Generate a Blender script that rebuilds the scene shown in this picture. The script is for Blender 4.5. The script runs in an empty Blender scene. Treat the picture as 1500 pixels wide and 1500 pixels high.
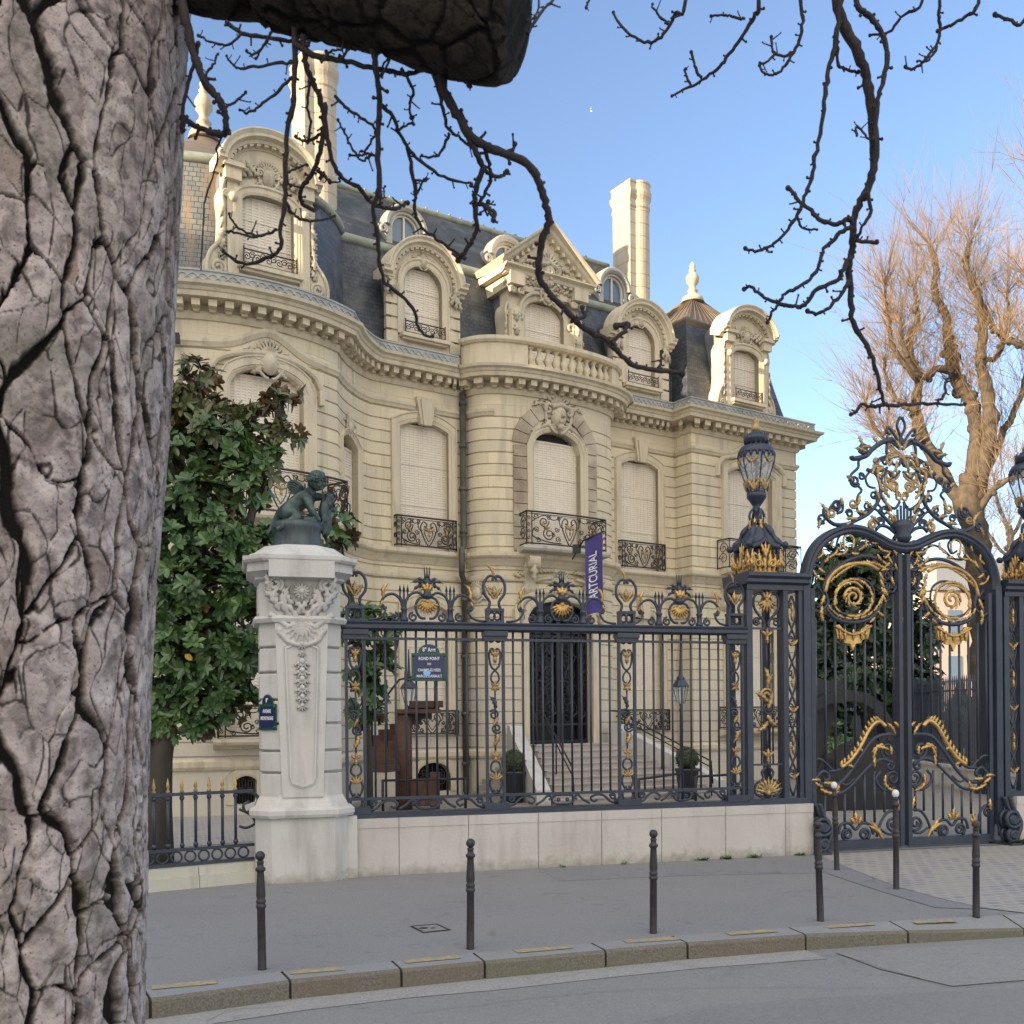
import bpy, bmesh, math, random
from mathutils import Vector, Matrix, noise
random.seed(7)
S = bpy.context.scene
COL = S.collection
PI = math.pi
# ---------------------------------------------------------------- camera geometry
FPX, CX, CY, HC, ROLL = 1500.0, 750.0, 1050.0, 2.2, 0.0085
def ray(px, py):
    dx, dy = px - CX, py - CY
    u = dx*math.cos(ROLL) - dy*math.sin(ROLL)
    v = dx*math.sin(ROLL) + dy*math.cos(ROLL)
    return u/FPX, -v/FPX
def at(px, py, Y):
    a, b = ray(px, py)
    return Vector((a*Y, Y, HC + b*Y))
def ground(px, py, z=0.0):
    a, b = ray(px, py)
    Y = (z - HC)/b
    return Vector((a*Y, Y, z))
# ---------------------------------------------------------------- mesh builder
BASE = {}
class MB:
    def __init__(s):
        s.v = []; s.f = []; s.uv = None; s.mi = []; s.cur = 0; s.smooth = []; s.sm = False
    def add(s, verts, faces):
        o = len(s.v)
        s.v.extend([tuple(p) for p in verts])
        for f in faces:
            s.f.append(tuple(i + o for i in f)); s.mi.append(s.cur); s.smooth.append(s.sm)
    def hexa(s, p):       # 8 corners: bottom 4 ccw, top 4 ccw
        s.add(p, [(3,2,1,0), (4,5,6,7), (0,1,5,4), (1,2,6,5), (2,3,7,6), (3,0,4,7)])
    def fbox(s, F, x0, x1, z0, z1, d0, d1, nx=1):
        for i in range(nx):
            a = x0 + (x1-x0)*i/nx; b = x0 + (x1-x0)*(i+1)/nx
            s.hexa([F(a,z0,d1), F(b,z0,d1), F(b,z0,d0), F(a,z0,d0), F(a,z1,d1), F(b,z1,d1), F(b,z1,d0), F(a,z1,d0)])
    def box(s, c, sx, sy, sz, rz=0):
        ca, sa = math.cos(rz), math.sin(rz)
        P = []
        for z in (-sz/2, sz/2):
            for x, y in ((-sx/2,-sy/2), (sx/2,-sy/2), (sx/2,sy/2), (-sx/2,sy/2)):
                P.append((c[0]+x*ca-y*sa, c[1]+x*sa+y*ca, c[2]+z))
        s.hexa(P)
    def tube(s, pts, r, n=6, cap=True):
        pts = [Vector(p) for p in pts]
        m = len(pts)
        if m < 2: return
        rs = r if isinstance(r, (list, tuple)) else [r]*m
        t0 = (pts[1]-pts[0]).normalized()
        up = Vector((0,0,1)) if abs(t0.z) < .9 else Vector((1,0,0))
        a = t0.cross(up).normalized()
        o = len(s.v)
        for i, p in enumerate(pts):
            t = (pts[min(i+1,m-1)] - pts[max(i-1,0)])
            if t.length < 1e-9: t = t0
            t.normalize()
            a = (a - t*a.dot(t))
            if a.length < 1e-6: a = t.orthogonal()
            a.normalize(); b = t.cross(a)
            for k in range(n):
                q = 2*PI*(k+.5)/n
                s.v.append(tuple(p + (a*math.cos(q) + b*math.sin(q))*rs[i]))
        for i in range(m-1):
            for k in range(n):
                k2 = (k+1) % n
                s.f.append((o+i*n+k, o+i*n+k2, o+(i+1)*n+k2, o+(i+1)*n+k)); s.mi.append(s.cur); s.smooth.append(n > 4)
        if cap:
            s.f.append(tuple(o+k for k in reversed(range(n)))); s.mi.append(s.cur); s.smooth.append(False)
            s.f.append(tuple(o+(m-1)*n+k for k in range(n))); s.mi.append(s.cur); s.smooth.append(False)
    def lathe(s, c, prof, n=20, sx=1, sy=1, rz=0, a0=0, smooth=True):
        o = len(s.v); m = len(prof)
        for r, z in prof:
            for k in range(n):
                q = 2*PI*k/n + a0
                x, y = r*math.cos(q)*sx, r*math.sin(q)*sy
                s.v.append((c[0]+x*math.cos(rz)-y*math.sin(rz), c[1]+x*math.sin(rz)+y*math.cos(rz), c[2]+z))
        for i in range(m-1):
            for k in range(n):
                k2 = (k+1) % n
                s.f.append((o+i*n+k, o+i*n+k2, o+(i+1)*n+k2, o+(i+1)*n+k)); s.mi.append(s.cur); s.smooth.append(smooth)
        s.f.append(tuple(o+k for k in reversed(range(n)))); s.mi.append(s.cur); s.smooth.append(False)
        s.f.append(tuple(o+(m-1)*n+k for k in range(n))); s.mi.append(s.cur); s.smooth.append(False)
    def loft(s, rings, cap=True, smooth=False):
        o = len(s.v); n = len(rings[0])
        for R in rings: s.v.extend([tuple(p) for p in R])
        for i in range(len(rings)-1):
            for k in range(n):
                k2 = (k+1) % n
                s.f.append((o+i*n+k, o+i*n+k2, o+(i+1)*n+k2, o+(i+1)*n+k)); s.mi.append(s.cur); s.smooth.append(smooth)
        if cap:
            s.f.append(tuple(o+k for k in reversed(range(n)))); s.mi.append(s.cur); s.smooth.append(False)
            q = o+(len(rings)-1)*n
            s.f.append(tuple(q+k for k in range(n))); s.mi.append(s.cur); s.smooth.append(False)
    def ball(s, c, r, n=10, m=6, sx=1, sy=1, sz=1):
        prof = [(max(.001, math.sin(PI*i/m))*r, -math.cos(PI*i/m)*r*sz) for i in range(m+1)]
        s.lathe(c, prof, n, sx, sy)
    def sweep(s, F, pts, prof, closed=False, smooth=False):
        m = len(pts); o = len(s.v); n = len(prof)
        for i, (x, z) in enumerate(pts):
            if closed: p0, p1 = pts[i-1], pts[(i+1) % m]
            else: p0, p1 = pts[max(i-1,0)], pts[min(i+1,m-1)]
            if 0 < i < m-1 or closed:
                ax, az = x-p0[0], z-p0[1]; bx, bz = p1[0]-x, p1[1]-z
                la = math.hypot(ax,az) or 1; lb = math.hypot(bx,bz) or 1
                n1 = (-az/la, ax/la); n2 = (-bz/lb, bx/lb)
                nx, nz = n1[0]+n2[0], n1[1]+n2[1]; l = math.hypot(nx,nz) or 1
                nx, nz = nx/l, nz/l
                k = 1/max(.5, nx*n1[0]+nz*n1[1])
            else:
                dx, dz = p1[0]-p0[0], p1[1]-p0[1]; l = math.hypot(dx,dz) or 1
                nx, nz, k = -dz/l, dx/l, 1
            for a, d in prof:
                s.v.append(tuple(F(x+nx*a*k, z+nz*a*k, d)))
        for i in range(m if closed else m-1):
            i2 = (i+1) % m
            for j in range(n-1):
                s.f.append((o+i*n+j, o+i2*n+j, o+i2*n+j+1, o+i*n+j+1)); s.mi.append(s.cur); s.smooth.append(smooth)
        if not closed:
            s.f.append(tuple(o+j for j in reversed(range(n)))); s.mi.append(s.cur); s.smooth.append(False)
            s.f.append(tuple(o+(m-1)*n+j for j in range(n))); s.mi.append(s.cur); s.smooth.append(False)
    def t2(s, F, pts, r, d=0, n=5):
        if isinstance(d, (list, tuple)): s.tube([F(p[0],p[1],dd) for p, dd in zip(pts, d)], r, n)
        else: s.tube([F(p[0],p[1],d) for p in pts], r, n)
    def poly(s, F, pts, d0, d1):   # extruded 2D polygon, front at d1
        n = len(pts)
        V = [F(x,z,d1) for x, z in pts] + [F(x,z,d0) for x, z in pts]
        s.add(V, [tuple(range(n)), tuple(reversed(range(n,2*n)))] + [(i, i+n, (i+1)%n+n, (i+1)%n) for i in range(n)])
    def leaf(s, F, x, z, ang, L, W, d=0, lift=.28, curl=0.0, seg=7):
        # an acanthus-like raised blade lying on a plane: lifted midrib, lobed edge
        c = []; q = ang; px, pz = x, z
        for i in range(seg+1):
            c.append((px, pz, q)); q += curl/seg
            px += math.cos(q)*L/seg; pz += math.sin(q)*L/seg
        V = []; Fc = []
        for i, (cx, cz, q) in enumerate(c):
            t = i/seg
            w = W*.5*(math.sin(PI*min(1, t*.84+.15))**.9)*(1.2 if i % 2 else .62)
            nx, nz = -math.sin(q), math.cos(q); sh = (.28*L/seg if i % 2 else 0)
            ex, ez = math.cos(q)*sh, math.sin(q)*sh
            V += [F(cx+nx*w+ex, cz+nz*w+ez, d+.003), F(cx, cz, d+W*lift*(.4+.6*math.sin(PI*t))), F(cx-nx*w+ex, cz-nz*w+ez, d+.003), F(cx, cz, d-.004)]
        for i in range(seg):
            a = i*4; b = a+4
            Fc += [(a,b,b+1,a+1), (a+1,b+1,b+2,a+2), (a+2,b+2,b+3,a+3), (a+3,b+3,b,a)]
        s.sm = True; s.add(V, Fc); s.sm = False
    def clusters(s, gap=.006):
        n = len(s.v); par = list(range(n))
        def fd(i):
            while par[i] != i: par[i] = par[par[i]]; i = par[i]
            return i
        for f in s.f:
            r = fd(f[0])
            for i in f[1:]: par[fd(i)] = r
        isl = {}
        for k, f in enumerate(s.f): isl.setdefault(fd(f[0]), []).append(k)
        bb = []
        for r, fs in isl.items():
            P = [s.v[i] for k in fs for i in s.f[k]]
            bb.append([[min(q[c] for q in P)-gap for c in range(3)], [max(q[c] for q in P)+gap for c in range(3)], fs])
        ch = True
        while ch:
            ch = False; out = []
            for B in bb:
                for O in out:
                    if all(B[0][c] <= O[1][c] and O[0][c] <= B[1][c] for c in range(3)):
                        O[0] = [min(O[0][c], B[0][c]) for c in range(3)]; O[1] = [max(O[1][c], B[1][c]) for c in range(3)]; O[2] = O[2]+B[2]; ch = True
                        break
                else: out.append(B)
            bb = out
        return [b[2] for b in bb]
    def build_each(s, name, m, parent, gap=.006):
        first = None
        for fs in s.clusters(gap):
            q = MB(); mp = {}
            for k in fs:
                f = []
                for i in s.f[k]:
                    if i not in mp: mp[i] = len(q.v); q.v.append(s.v[i])
                    f.append(mp[i])
                q.f.append(tuple(f)); q.mi.append(s.mi[k]); q.smooth.append(s.smooth[k])
            o = q.build(name, m, parent); first = first or o
        return first
    def build(s, name, m, parent=None, label=None):
        o = Vector((0,0,0))
        if parent is not None: o = BASE[parent.name]
        me = bpy.data.meshes.new(name)
        me.from_pydata([(x-o.x, y-o.y, z-o.z) for x, y, z in s.v], [], s.f)
        ms = m if isinstance(m, (list, tuple)) else [m]
        for q in ms: me.materials.append(q)
        if len(ms) > 1: me.polygons.foreach_set('material_index', s.mi)
        me.polygons.foreach_set('use_smooth', s.smooth)
        if s.uv:
            ul = me.uv_layers.new(name='UVMap')
            dat = []
            for f in s.f:
                for i in f: dat.extend(s.uv[i])
            ul.data.foreach_set('uv', dat)
        me.update()
        ob = bpy.data.objects.new(name, me); COL.objects.link(ob)
        if parent is not None:
            ob.parent = parent; BASE[ob.name] = o
        else: BASE[ob.name] = Vector((0,0,0))
        if label: ob['label'] = label
        return ob
def thing(name, label, cat, loc, group=None):
    o = bpy.data.objects.new(name, None); COL.objects.link(o); o.location = loc
    o.empty_display_size = .2
    o['label'] = label; o['category'] = cat
    if group: o['group'] = group
    BASE[o.name] = Vector(loc)
    return o
def tag(o, label, cat, group=None):
    o['label'] = label; o['category'] = cat
    if group: o['group'] = group
    return o
def struct(o): o['kind'] = 'structure'; return o
def copy_tree(o, loc=None, label=None, parent=None):
    c = o.copy(); COL.objects.link(c)
    if parent is not None: c.parent = parent
    if loc is not None: c.location = loc
    if label: c['label'] = label
    for ch in list(o.children): copy_tree(ch, parent=c)
    return c
def arcpts(cx, cz, rx, rz, a0, a1, n):
    return [(cx+rx*math.cos(math.radians(a0+(a1-a0)*i/n)), cz+rz*math.sin(math.radians(a0+(a1-a0)*i/n))) for i in range(n+1)]
def spiral(cx, cz, r0, r1, a0, turns, n=None):
    n = n or max(8, int(abs(turns)*16))
    return [(cx+(r0+(r1-r0)*(i/n)**.8)*math.cos(math.radians(a0+360*turns*i/n)), cz+(r0+(r1-r0)*(i/n)**.8)*math.sin(math.radians(a0+360*turns*i/n))) for i in range(n+1)]
def smooth(pts, k=4):
    # Catmull-Rom through the points
    out = []; n = len(pts); D = len(pts[0])
    for i in range(n-1):
        p0, p1, p2, p3 = pts[max(i-1,0)], pts[i], pts[i+1], pts[min(i+2,n-1)]
        for j in range(k):
            t = j/k
            out.append(tuple(.5*((2*p1[c]) + (p2[c]-p0[c])*t + (2*p0[c]-5*p1[c]+4*p2[c]-p3[c])*t*t + (3*p1[c]-p0[c]-3*p2[c]+p3[c])*t**3) for c in range(D)))
    out.append(tuple(pts[-1]))
    return out
# ---------------------------------------------------------------- materials
def new_mat(name):
    m = bpy.data.materials.new(name); m.use_nodes = True
    nt = m.node_tree
    return m, nt, nt.nodes['Principled BSDF']
def N(nt, t, **kw):
    n = nt.nodes.new(t)
    for k, v in kw.items():
        if k.startswith('i_'): n.inputs[k[2:].replace('_',' ')].default_value = v
        else: setattr(n, k, v)
    return n
def noise_fac(nt, coord, scale, lo, hi, detail=5, dist=0, rough=.6):
    n = N(nt, 'ShaderNodeTexNoise'); n.inputs['Scale'].default_value = scale; n.inputs['Detail'].default_value = detail
    n.inputs['Distortion'].default_value = dist; n.inputs['Roughness'].default_value = rough
    nt.links.new(coord, n.inputs['Vector'])
    r = N(nt, 'ShaderNodeMapRange'); r.inputs['From Min'].default_value = lo; r.inputs['From Max'].default_value = hi
    nt.links.new(n.outputs['Fac'], r.inputs['Value'])
    return r.outputs['Result'], n.outputs['Fac']
def mixc(nt, fac, a, b, mode='MIX'):
    m = N(nt, 'ShaderNodeMix', data_type='RGBA', blend_type=mode)
    for sock, val in ((m.inputs[0], fac), (m.inputs[6], a), (m.inputs[7], b)):
        if hasattr(val, 'is_output'): nt.links.new(val, sock)
        elif isinstance(val, (int, float)): sock.default_value = val
        else: sock.default_value = (*val, 1)
    return m.outputs[2]
def coords(nt, scale=(1,1,1), kind='Object'):
    tc = N(nt, 'ShaderNodeTexCoord'); mp = N(nt, 'ShaderNodeMapping'); mp.inputs['Scale'].default_value = scale
    nt.links.new(tc.outputs[kind], mp.inputs['Vector'])
    return mp.outputs['Vector']
def bump(nt, bs, h, strength, dist=.02, prev=None):
    b = N(nt, 'ShaderNodeBump'); b.inputs['Strength'].default_value = strength; b.inputs['Distance'].default_value = dist
    nt.links.new(h, b.inputs['Height'])
    if prev is not None: nt.links.new(prev, b.inputs['Normal'])
    nt.links.new(b.outputs['Normal'], bs.inputs['Normal'])
    return b.outputs['Normal']
def simple(name, c, rough=.7, metal=0, c2=None, scale=6, bs=0, bscale=40, spec=None, coat=0, stretch=(1,1,1), lo=.35, hi=.65):
    m, nt, b = new_mat(name)
    co = coords(nt, stretch)
    if c2:
        f, _ = noise_fac(nt, co, scale, lo, hi)
        nt.links.new(mixc(nt, f, c, c2), b.inputs['Base Color'])
    else: b.inputs['Base Color'].default_value = (*c, 1)
    b.inputs['Roughness'].default_value = rough; b.inputs['Metallic'].default_value = metal
    if spec is not None: b.inputs['Specular IOR Level'].default_value = spec
    if coat: b.inputs['Coat Weight'].default_value = coat
    if bs:
        _, h = noise_fac(nt, co, bscale, 0, 1)
        bump(nt, b, h, bs)
    return m
def facade_mat():
    m, nt, b = new_mat('limestone_courses')
    uv = coords(nt, kind='UV')
    br = N(nt, 'ShaderNodeTexBrick'); br.offset = .5
    for k, v in (('Scale',1), ('Mortar Size',.004), ('Mortar Smooth',.2), ('Bias',0), ('Brick Width',.98), ('Row Height',.33)): br.inputs[k].default_value = v
    br.inputs['Color1'].default_value = (.76,.66,.465,1); br.inputs['Color2'].default_value = (.62,.545,.40,1); br.inputs['Mortar'].default_value = (.26,.20,.14,1)
    nt.links.new(uv, br.inputs['Vector'])
    co = coords(nt)
    f1, _ = noise_fac(nt, co, .55, .38, .66, 6)
    c = mixc(nt, f1, br.outputs['Color'], (.60,.535,.41))
    st = coords(nt, (2.2,2.2,.22))
    f2, _ = noise_fac(nt, st, 1.6, .52, .78, 8)
    mu = N(nt, 'ShaderNodeMath', operation='MULTIPLY'); nt.links.new(f2, mu.inputs[0]); mu.inputs[1].default_value = .9
    c = mixc(nt, mu.outputs[0], c, (.36,.31,.25))
    # greyer towards the lower storey
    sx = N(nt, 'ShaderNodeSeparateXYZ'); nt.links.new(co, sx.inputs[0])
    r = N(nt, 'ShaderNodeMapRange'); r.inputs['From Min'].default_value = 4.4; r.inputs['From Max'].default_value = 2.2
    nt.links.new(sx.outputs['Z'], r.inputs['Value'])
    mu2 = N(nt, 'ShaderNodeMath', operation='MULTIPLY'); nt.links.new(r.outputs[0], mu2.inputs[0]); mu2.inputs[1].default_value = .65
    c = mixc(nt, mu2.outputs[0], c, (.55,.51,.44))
    nt.links.new(c, b.inputs['Base Color']); b.inputs['Roughness'].default_value = .85
    _, h = noise_fac(nt, co, 18, 0, 1, 8)
    bump(nt, b, h, .25, .02)
    return m
def stone(name, c, c2, grime=(.2,.18,.15), g=.5, rough=.85, bsc=22, bst=.3, vscale=.8, splash=False):
    m, nt, b = new_mat(name)
    co = coords(nt)
    f1, _ = noise_fac(nt, co, vscale, .35, .65, 6)
    k = mixc(nt, f1, c, c2)
    st = coords(nt, (3,3,.5))
    f2, _ = noise_fac(nt, st, 1.5, .5, .8, 9)
    mu = N(nt, 'ShaderNodeMath', operation='MULTIPLY'); nt.links.new(f2, mu.inputs[0]); mu.inputs[1].default_value = g
    k = mixc(nt, mu.outputs[0], k, grime)
    if splash:      # mud and moss splashed up from the pavement
        sx = N(nt, 'ShaderNodeSeparateXYZ'); nt.links.new(co, sx.inputs[0])
        _, fn = noise_fac(nt, co, 7, 0, 1, 8)
        ad = N(nt, 'ShaderNodeMath', operation='MULTIPLY_ADD'); ad.inputs[1].default_value = -.45; nt.links.new(fn, ad.inputs[0]); nt.links.new(sx.outputs['Z'], ad.inputs[2])
        r = N(nt, 'ShaderNodeMapRange'); r.inputs['From Min'].default_value = -.06; r.inputs['From Max'].default_value = -.24; r.inputs['To Max'].default_value = .65
        nt.links.new(ad.outputs[0], r.inputs['Value']); k = mixc(nt, r.outputs[0], k, (.20,.185,.15))
    nt.links.new(k, b.inputs['Base Color']); b.inputs['Roughness'].default_value = rough
    _, h = noise_fac(nt, co, bsc, 0, 1, 8)
    bump(nt, b, h, bst, .02)
    return m
def slate(name, c1, c2, bw=.2, rh=.13, rust=False):
    m, nt, b = new_mat(name)
    uv = coords(nt, kind='UV')
    br = N(nt, 'ShaderNodeTexBrick'); br.offset = .5
    for k, v in (('Scale',1), ('Mortar Size',.007), ('Mortar Smooth',.1), ('Bias',0), ('Brick Width',bw), ('Row Height',rh)): br.inputs[k].default_value = v
    br.inputs['Color1'].default_value = (*c1,1); br.inputs['Color2'].default_value = (*c2,1); br.inputs['Mortar'].default_value = (.012,.013,.016,1)
    nt.links.new(uv, br.inputs['Vector'])
    co = coords(nt)
    f, _ = noise_fac(nt, co, 1.6, .5, .75, 8)
    k = mixc(nt, f, br.outputs['Color'], (.13,.135,.132))
    if rust:
        st = coords(nt, (1.4,1.4,.12))
        f2, _ = noise_fac(nt, st, 1.7, .48, .62, 6)
        k = mixc(nt, f2, k, (.27,.19,.125))
    nt.links.new(k, b.inputs['Base Color']); b.inputs['Roughness'].default_value = .5
    bump(nt, b, br.outputs['Fac'], -.6, .02)
    return m
M = {}
M['wall'] = facade_mat()
M['trim'] = stone('carved_limestone', (.65,.57,.42), (.58,.515,.39), (.29,.24,.18), .7)
M['carve'] = stone('carved_limestone_grey', (.62,.55,.42), (.49,.435,.34), (.17,.145,.115), .9, vscale=2.5)
M['chim'] = stone('chimney_limestone', (.47,.42,.335), (.40,.355,.28), (.24,.21,.16), .7)
M['white'] = stone('pale_pillar_stone', (.58,.57,.55), (.52,.505,.48), (.25,.23,.2), .6, vscale=1.6, splash=True)
M['plinth'] = stone('wall_stone_pinkish', (.55,.53,.505), (.49,.455,.425), (.34,.30,.27), .8, vscale=.9, splash=True)
M['moss'] = stone('mossy_stone', (.52,.50,.45), (.46,.455,.375), (.2,.2,.12), .6)
M['shutter'] = simple('cream_shutter', (.74,.67,.56), .55, c2=(.68,.61,.51), scale=3)
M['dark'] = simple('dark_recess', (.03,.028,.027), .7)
M['slate'] = slate('blue_slate', (.034,.043,.058), (.062,.074,.092))
M['slate_pale'] = slate('weathered_slate', (.13,.145,.15), (.19,.2,.195), .17, .12, rust=True)
M['slate_top'] = slate('olive_slate', (.05,.052,.05), (.072,.072,.066), .3, .2)
M['zinc'] = simple('grey_zinc', (.42,.425,.415), .6, .1, c2=(.30,.31,.31), scale=2, bs=.2, bscale=12)
M['lead'] = simple('lucarne_zinc', (.40,.39,.36), .55, .2, c2=(.3,.3,.28), scale=3)
M['copper'] = simple('brown_copper', (.165,.125,.09), .65, .15, c2=(.12,.10,.08), scale=2.5)
M['verdi'] = simple('green_copper', (.30,.33,.26), .65, c2=(.2,.22,.18), scale=3)
M['glass'] = simple('window_glass', (.10,.16,.24), .06, spec=.8)
M['doorglass'] = simple('dark_door_glass', (.008,.009,.011), .3, spec=.25)
M['pipe'] = simple('dark_downpipe', (.055,.06,.055), .55, c2=(.1,.1,.085), scale=3)
M['rail'] = simple('black_ironwork', (.022,.019,.021), .5, c2=(.045,.03,.028), scale=5)
M['iron'] = simple('blue_grey_iron_paint', (.024,.034,.058), .38, c2=(.034,.045,.072), scale=4, bs=.08, bscale=60)
M['gold'] = simple('gilding', (.72,.47,.17), .42, .6, c2=(.40,.25,.10), scale=9, bs=.2, bscale=50)
M['oldgold'] = simple('worn_gilding', (.60,.40,.16), .5, .5, c2=(.26,.19,.11), scale=9, bs=.2, bscale=50)
M['bronze'] = simple('verdigris_bronze', (.075,.12,.11), .5, .35, c2=(.03,.045,.045), scale=7, bs=.25, bscale=30, lo=.4, hi=.6)
M['bronze_base'] = simple('bronze_base', (.05,.06,.07), .55, .35, c2=(.09,.12,.12), scale=4, bs=.2, bscale=25, stretch=(2,2,.5))
M['bollard'] = simple('bollard_paint', (.022,.020,.026), .45, c2=(.04,.034,.04), scale=14, bs=.25, bscale=70)
M['rust'] = simple('rusted_steel', (.105,.05,.03), .8, c2=(.06,.03,.02), scale=5, bs=.2, bscale=30)
M['black'] = simple('black_steel', (.012,.012,.014), .55, c2=(.02,.02,.022), scale=3)
M['sign_blue'] = simple('enamel_blue', (.008,.018,.085), .25)
M['sign_green'] = simple('enamel_green', (.008,.07,.035), .3)
M['letter'] = simple('enamel_white', (.75,.77,.8), .4)
M['sticker'] = simple('pale_blue_sticker', (.2,.48,.8), .5)
M['purple'] = simple('purple_banner', (.075,.06,.26), .75, c2=(.055,.045,.2), scale=4)
M['navy'] = simple('navy_banner', (.02,.027,.1), .8)
M['leaf'] = None
M['step'] = stone('step_stone', (.46,.41,.37), (.40,.36,.33), (.25,.2,.17), .4)
M['pot'] = simple('dark_planter', (.035,.04,.042), .5)
M['lampglass'] = None
# ================================================================ MANSION
FA = math.radians(33.5)
FB = Vector((-2.33, 28.0)); FD_ = Vector((math.cos(FA), math.sin(FA))); FN_ = Vector((math.sin(FA), -math.cos(FA)))
def so(s, off): return FB + FD_*s + FN_*off
_path = [(-8.8,-7.0), (-8.8,-.28)]
for i in range(1, 27):
    a = -1.0144 + (1.0144+.4965)*i/26
    _path.append((-5.15+4.3*math.sin(a), -2.55+4.3*math.cos(a)))
_cc = smooth([(-3.1,1.23), (-2.78,.80), (-2.35,.36), (-1.9,.0), (-1.5,-.2)], 4)
_path += _cc[1:]
_path += [(-.8,-.2), (0,-.2), (.7,-.2), (1.44,-.2)]
for i in range(1, 36):
    q = PI - PI*i/35
    cx_ = math.cos(q); sx_ = max(0, math.sin(q))
    e = 2/2.5
    _path.append((3.94+2.5*math.copysign(abs(cx_)**e, cx_), -.2+1.12*sx_**e))
_path += [(7.2,-.2), (8.2,-.2), (9.35,-.2), (9.35,.6), (10.4,.6), (11.6,.6), (12.8,.6), (14.25,.6), (14.25,-.6), (14.25,-8)]
PATH = [so(*p) for p in _path]
PL = [0.0]
for i in range(1, len(PATH)): PL.append(PL[-1] + (PATH[i]-PATH[i-1]).length)
PN = []
for i in range(len(PATH)):
    def nn(a, b):
        t = (PATH[b]-PATH[a]).normalized(); return Vector((t.y, -t.x))
    n0 = nn(i-1, i) if i > 0 else None
    n1 = nn(i, i+1) if i < len(PATH)-1 else None
    if n0 is None: PN.append(n1)
    elif n1 is None: PN.append(n0)
    else:
        b = (n0+n1).normalized(); PN.append(b/max(.4, b.dot(n0)))
import bisect
def FW(L, z, d=0.0):
    i = min(max(bisect.bisect_right(PL, L)-1, 0), len(PL)-2)
    t = (L-PL[i])/(PL[i+1]-PL[i])
    p = PATH[i].lerp(PATH[i+1], t); n = PN[i].lerp(PN[i+1], t)
    return Vector((p.x+n.x*d, p.y+n.y*d, z))
def hit(px, py):     # where the view ray meets the front wall -> (L, z)
    a, b = ray(px, py)
    best = None
    for i in range(1, len(PATH)-2):
        p, q = PATH[i], PATH[i+1]
        g0 = p.x-a*p.y; g1 = q.x-a*q.y
        if (g0 <= 0 < g1) or (g1 < 0 <= g0):
            t = g0/(g0-g1); Y = p.y+(q.y-p.y)*t
            if best is None or Y < best[2]: best = (PL[i]+(PL[i+1]-PL[i])*t, HC+b*Y, Y)
    return best[0], best[1]
def Ls(s):           # arc length at a given s (front parts only)
    for i in range(2, len(_path)-4):
        if _path[i][0] <= s <= _path[i+1][0]: return PL[i]+(PL[i+1]-PL[i])*(s-_path[i][0])/max(1e-6, _path[i+1][0]-_path[i][0])
def hs(px, py, off): # where the view ray meets a plane parallel to the facade -> (s, z)
    a, b = ray(px, py)
    s = (a*(FB.y+FN_.y*off) - FB.x - FN_.x*off)/(FD_.x - a*FD_.y)
    Y = FB.y+FD_.y*s+FN_.y*off
    return s, HC+b*Y
def frame(s, off, ang=0.0):
    o = so(s, off); ca, sa = math.cos(ang), math.sin(ang)
    x = FD_*ca + FN_*sa; n = FN_*ca - FD_*sa
    def F(u, z, d=0.0):
        p = o + x*u + n*d
        return Vector((p.x, p.y, z))
    return F
LE = PL[-1]
i_bow0 = _path.index((1.44,-.2)); L_b0 = PL[i_bow0]; L_b1 = PL[_path.index((7.2,-.2))]-.76
L_c = PL[_path.index((9.35,-.2))]; L_p0 = PL[_path.index((9.35,.6))]; L_p1 = PL[_path.index((14.25,.6))]
L_l0 = PL[1]; L_cc0 = hit(497, 650)[0]; L_cc1 = hit(540, 650)[0]
HOUSE = thing('mansion', 'cream limestone mansion with slate mansard roof, dormers and closed shutters behind the railings', 'mansion', (so(3.9, -3).x, so(3.9, -3).y, 0))
# openings: name -> (Lleft, Lright, z0, zspring, rise)
OP = {}
def opening(k, pl, pr, py, z0, zc, rise):
    a, b = hit(pl, py)[0], hit(pr, py)[0]
    OP[k] = (a, b, z0, zc-rise, rise)
opening('A', 338, 445, 620, 6.8, 10.28, .40)
opening('N', 501, 524, 680, 7.0, 9.45, .25)
opening('B', 586, 657, 680, 6.8, 10.33, .20)
opening('C', 781, 850, 700, 6.8, 10.33, .52)
opening('D', 910, 964, 740, 6.8, 10.30, .20)
opening('E', 1066, 1131, 740, 6.8, 10.40, .28)
opening('Ag', 338, 445, 980, 1.75, 5.3, .35)
opening('Bg', 596, 657, 980, 1.75, 5.35, .2)
opening('G', 775, 868, 980, 1.42, 5.5, .45)
opening('Dg', 915, 969, 980, 1.75, 5.35, .2)
opening('Eg', 1068, 1134, 980, 1.75, 5.35, .25)
opening('Bb', 611, 660, 1120, .15, .95, .35)
opening('Ab', 345, 376, 1150, .25, .9, .1)
opening('Db', 925, 968, 1110, .25, .95, .3)
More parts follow.
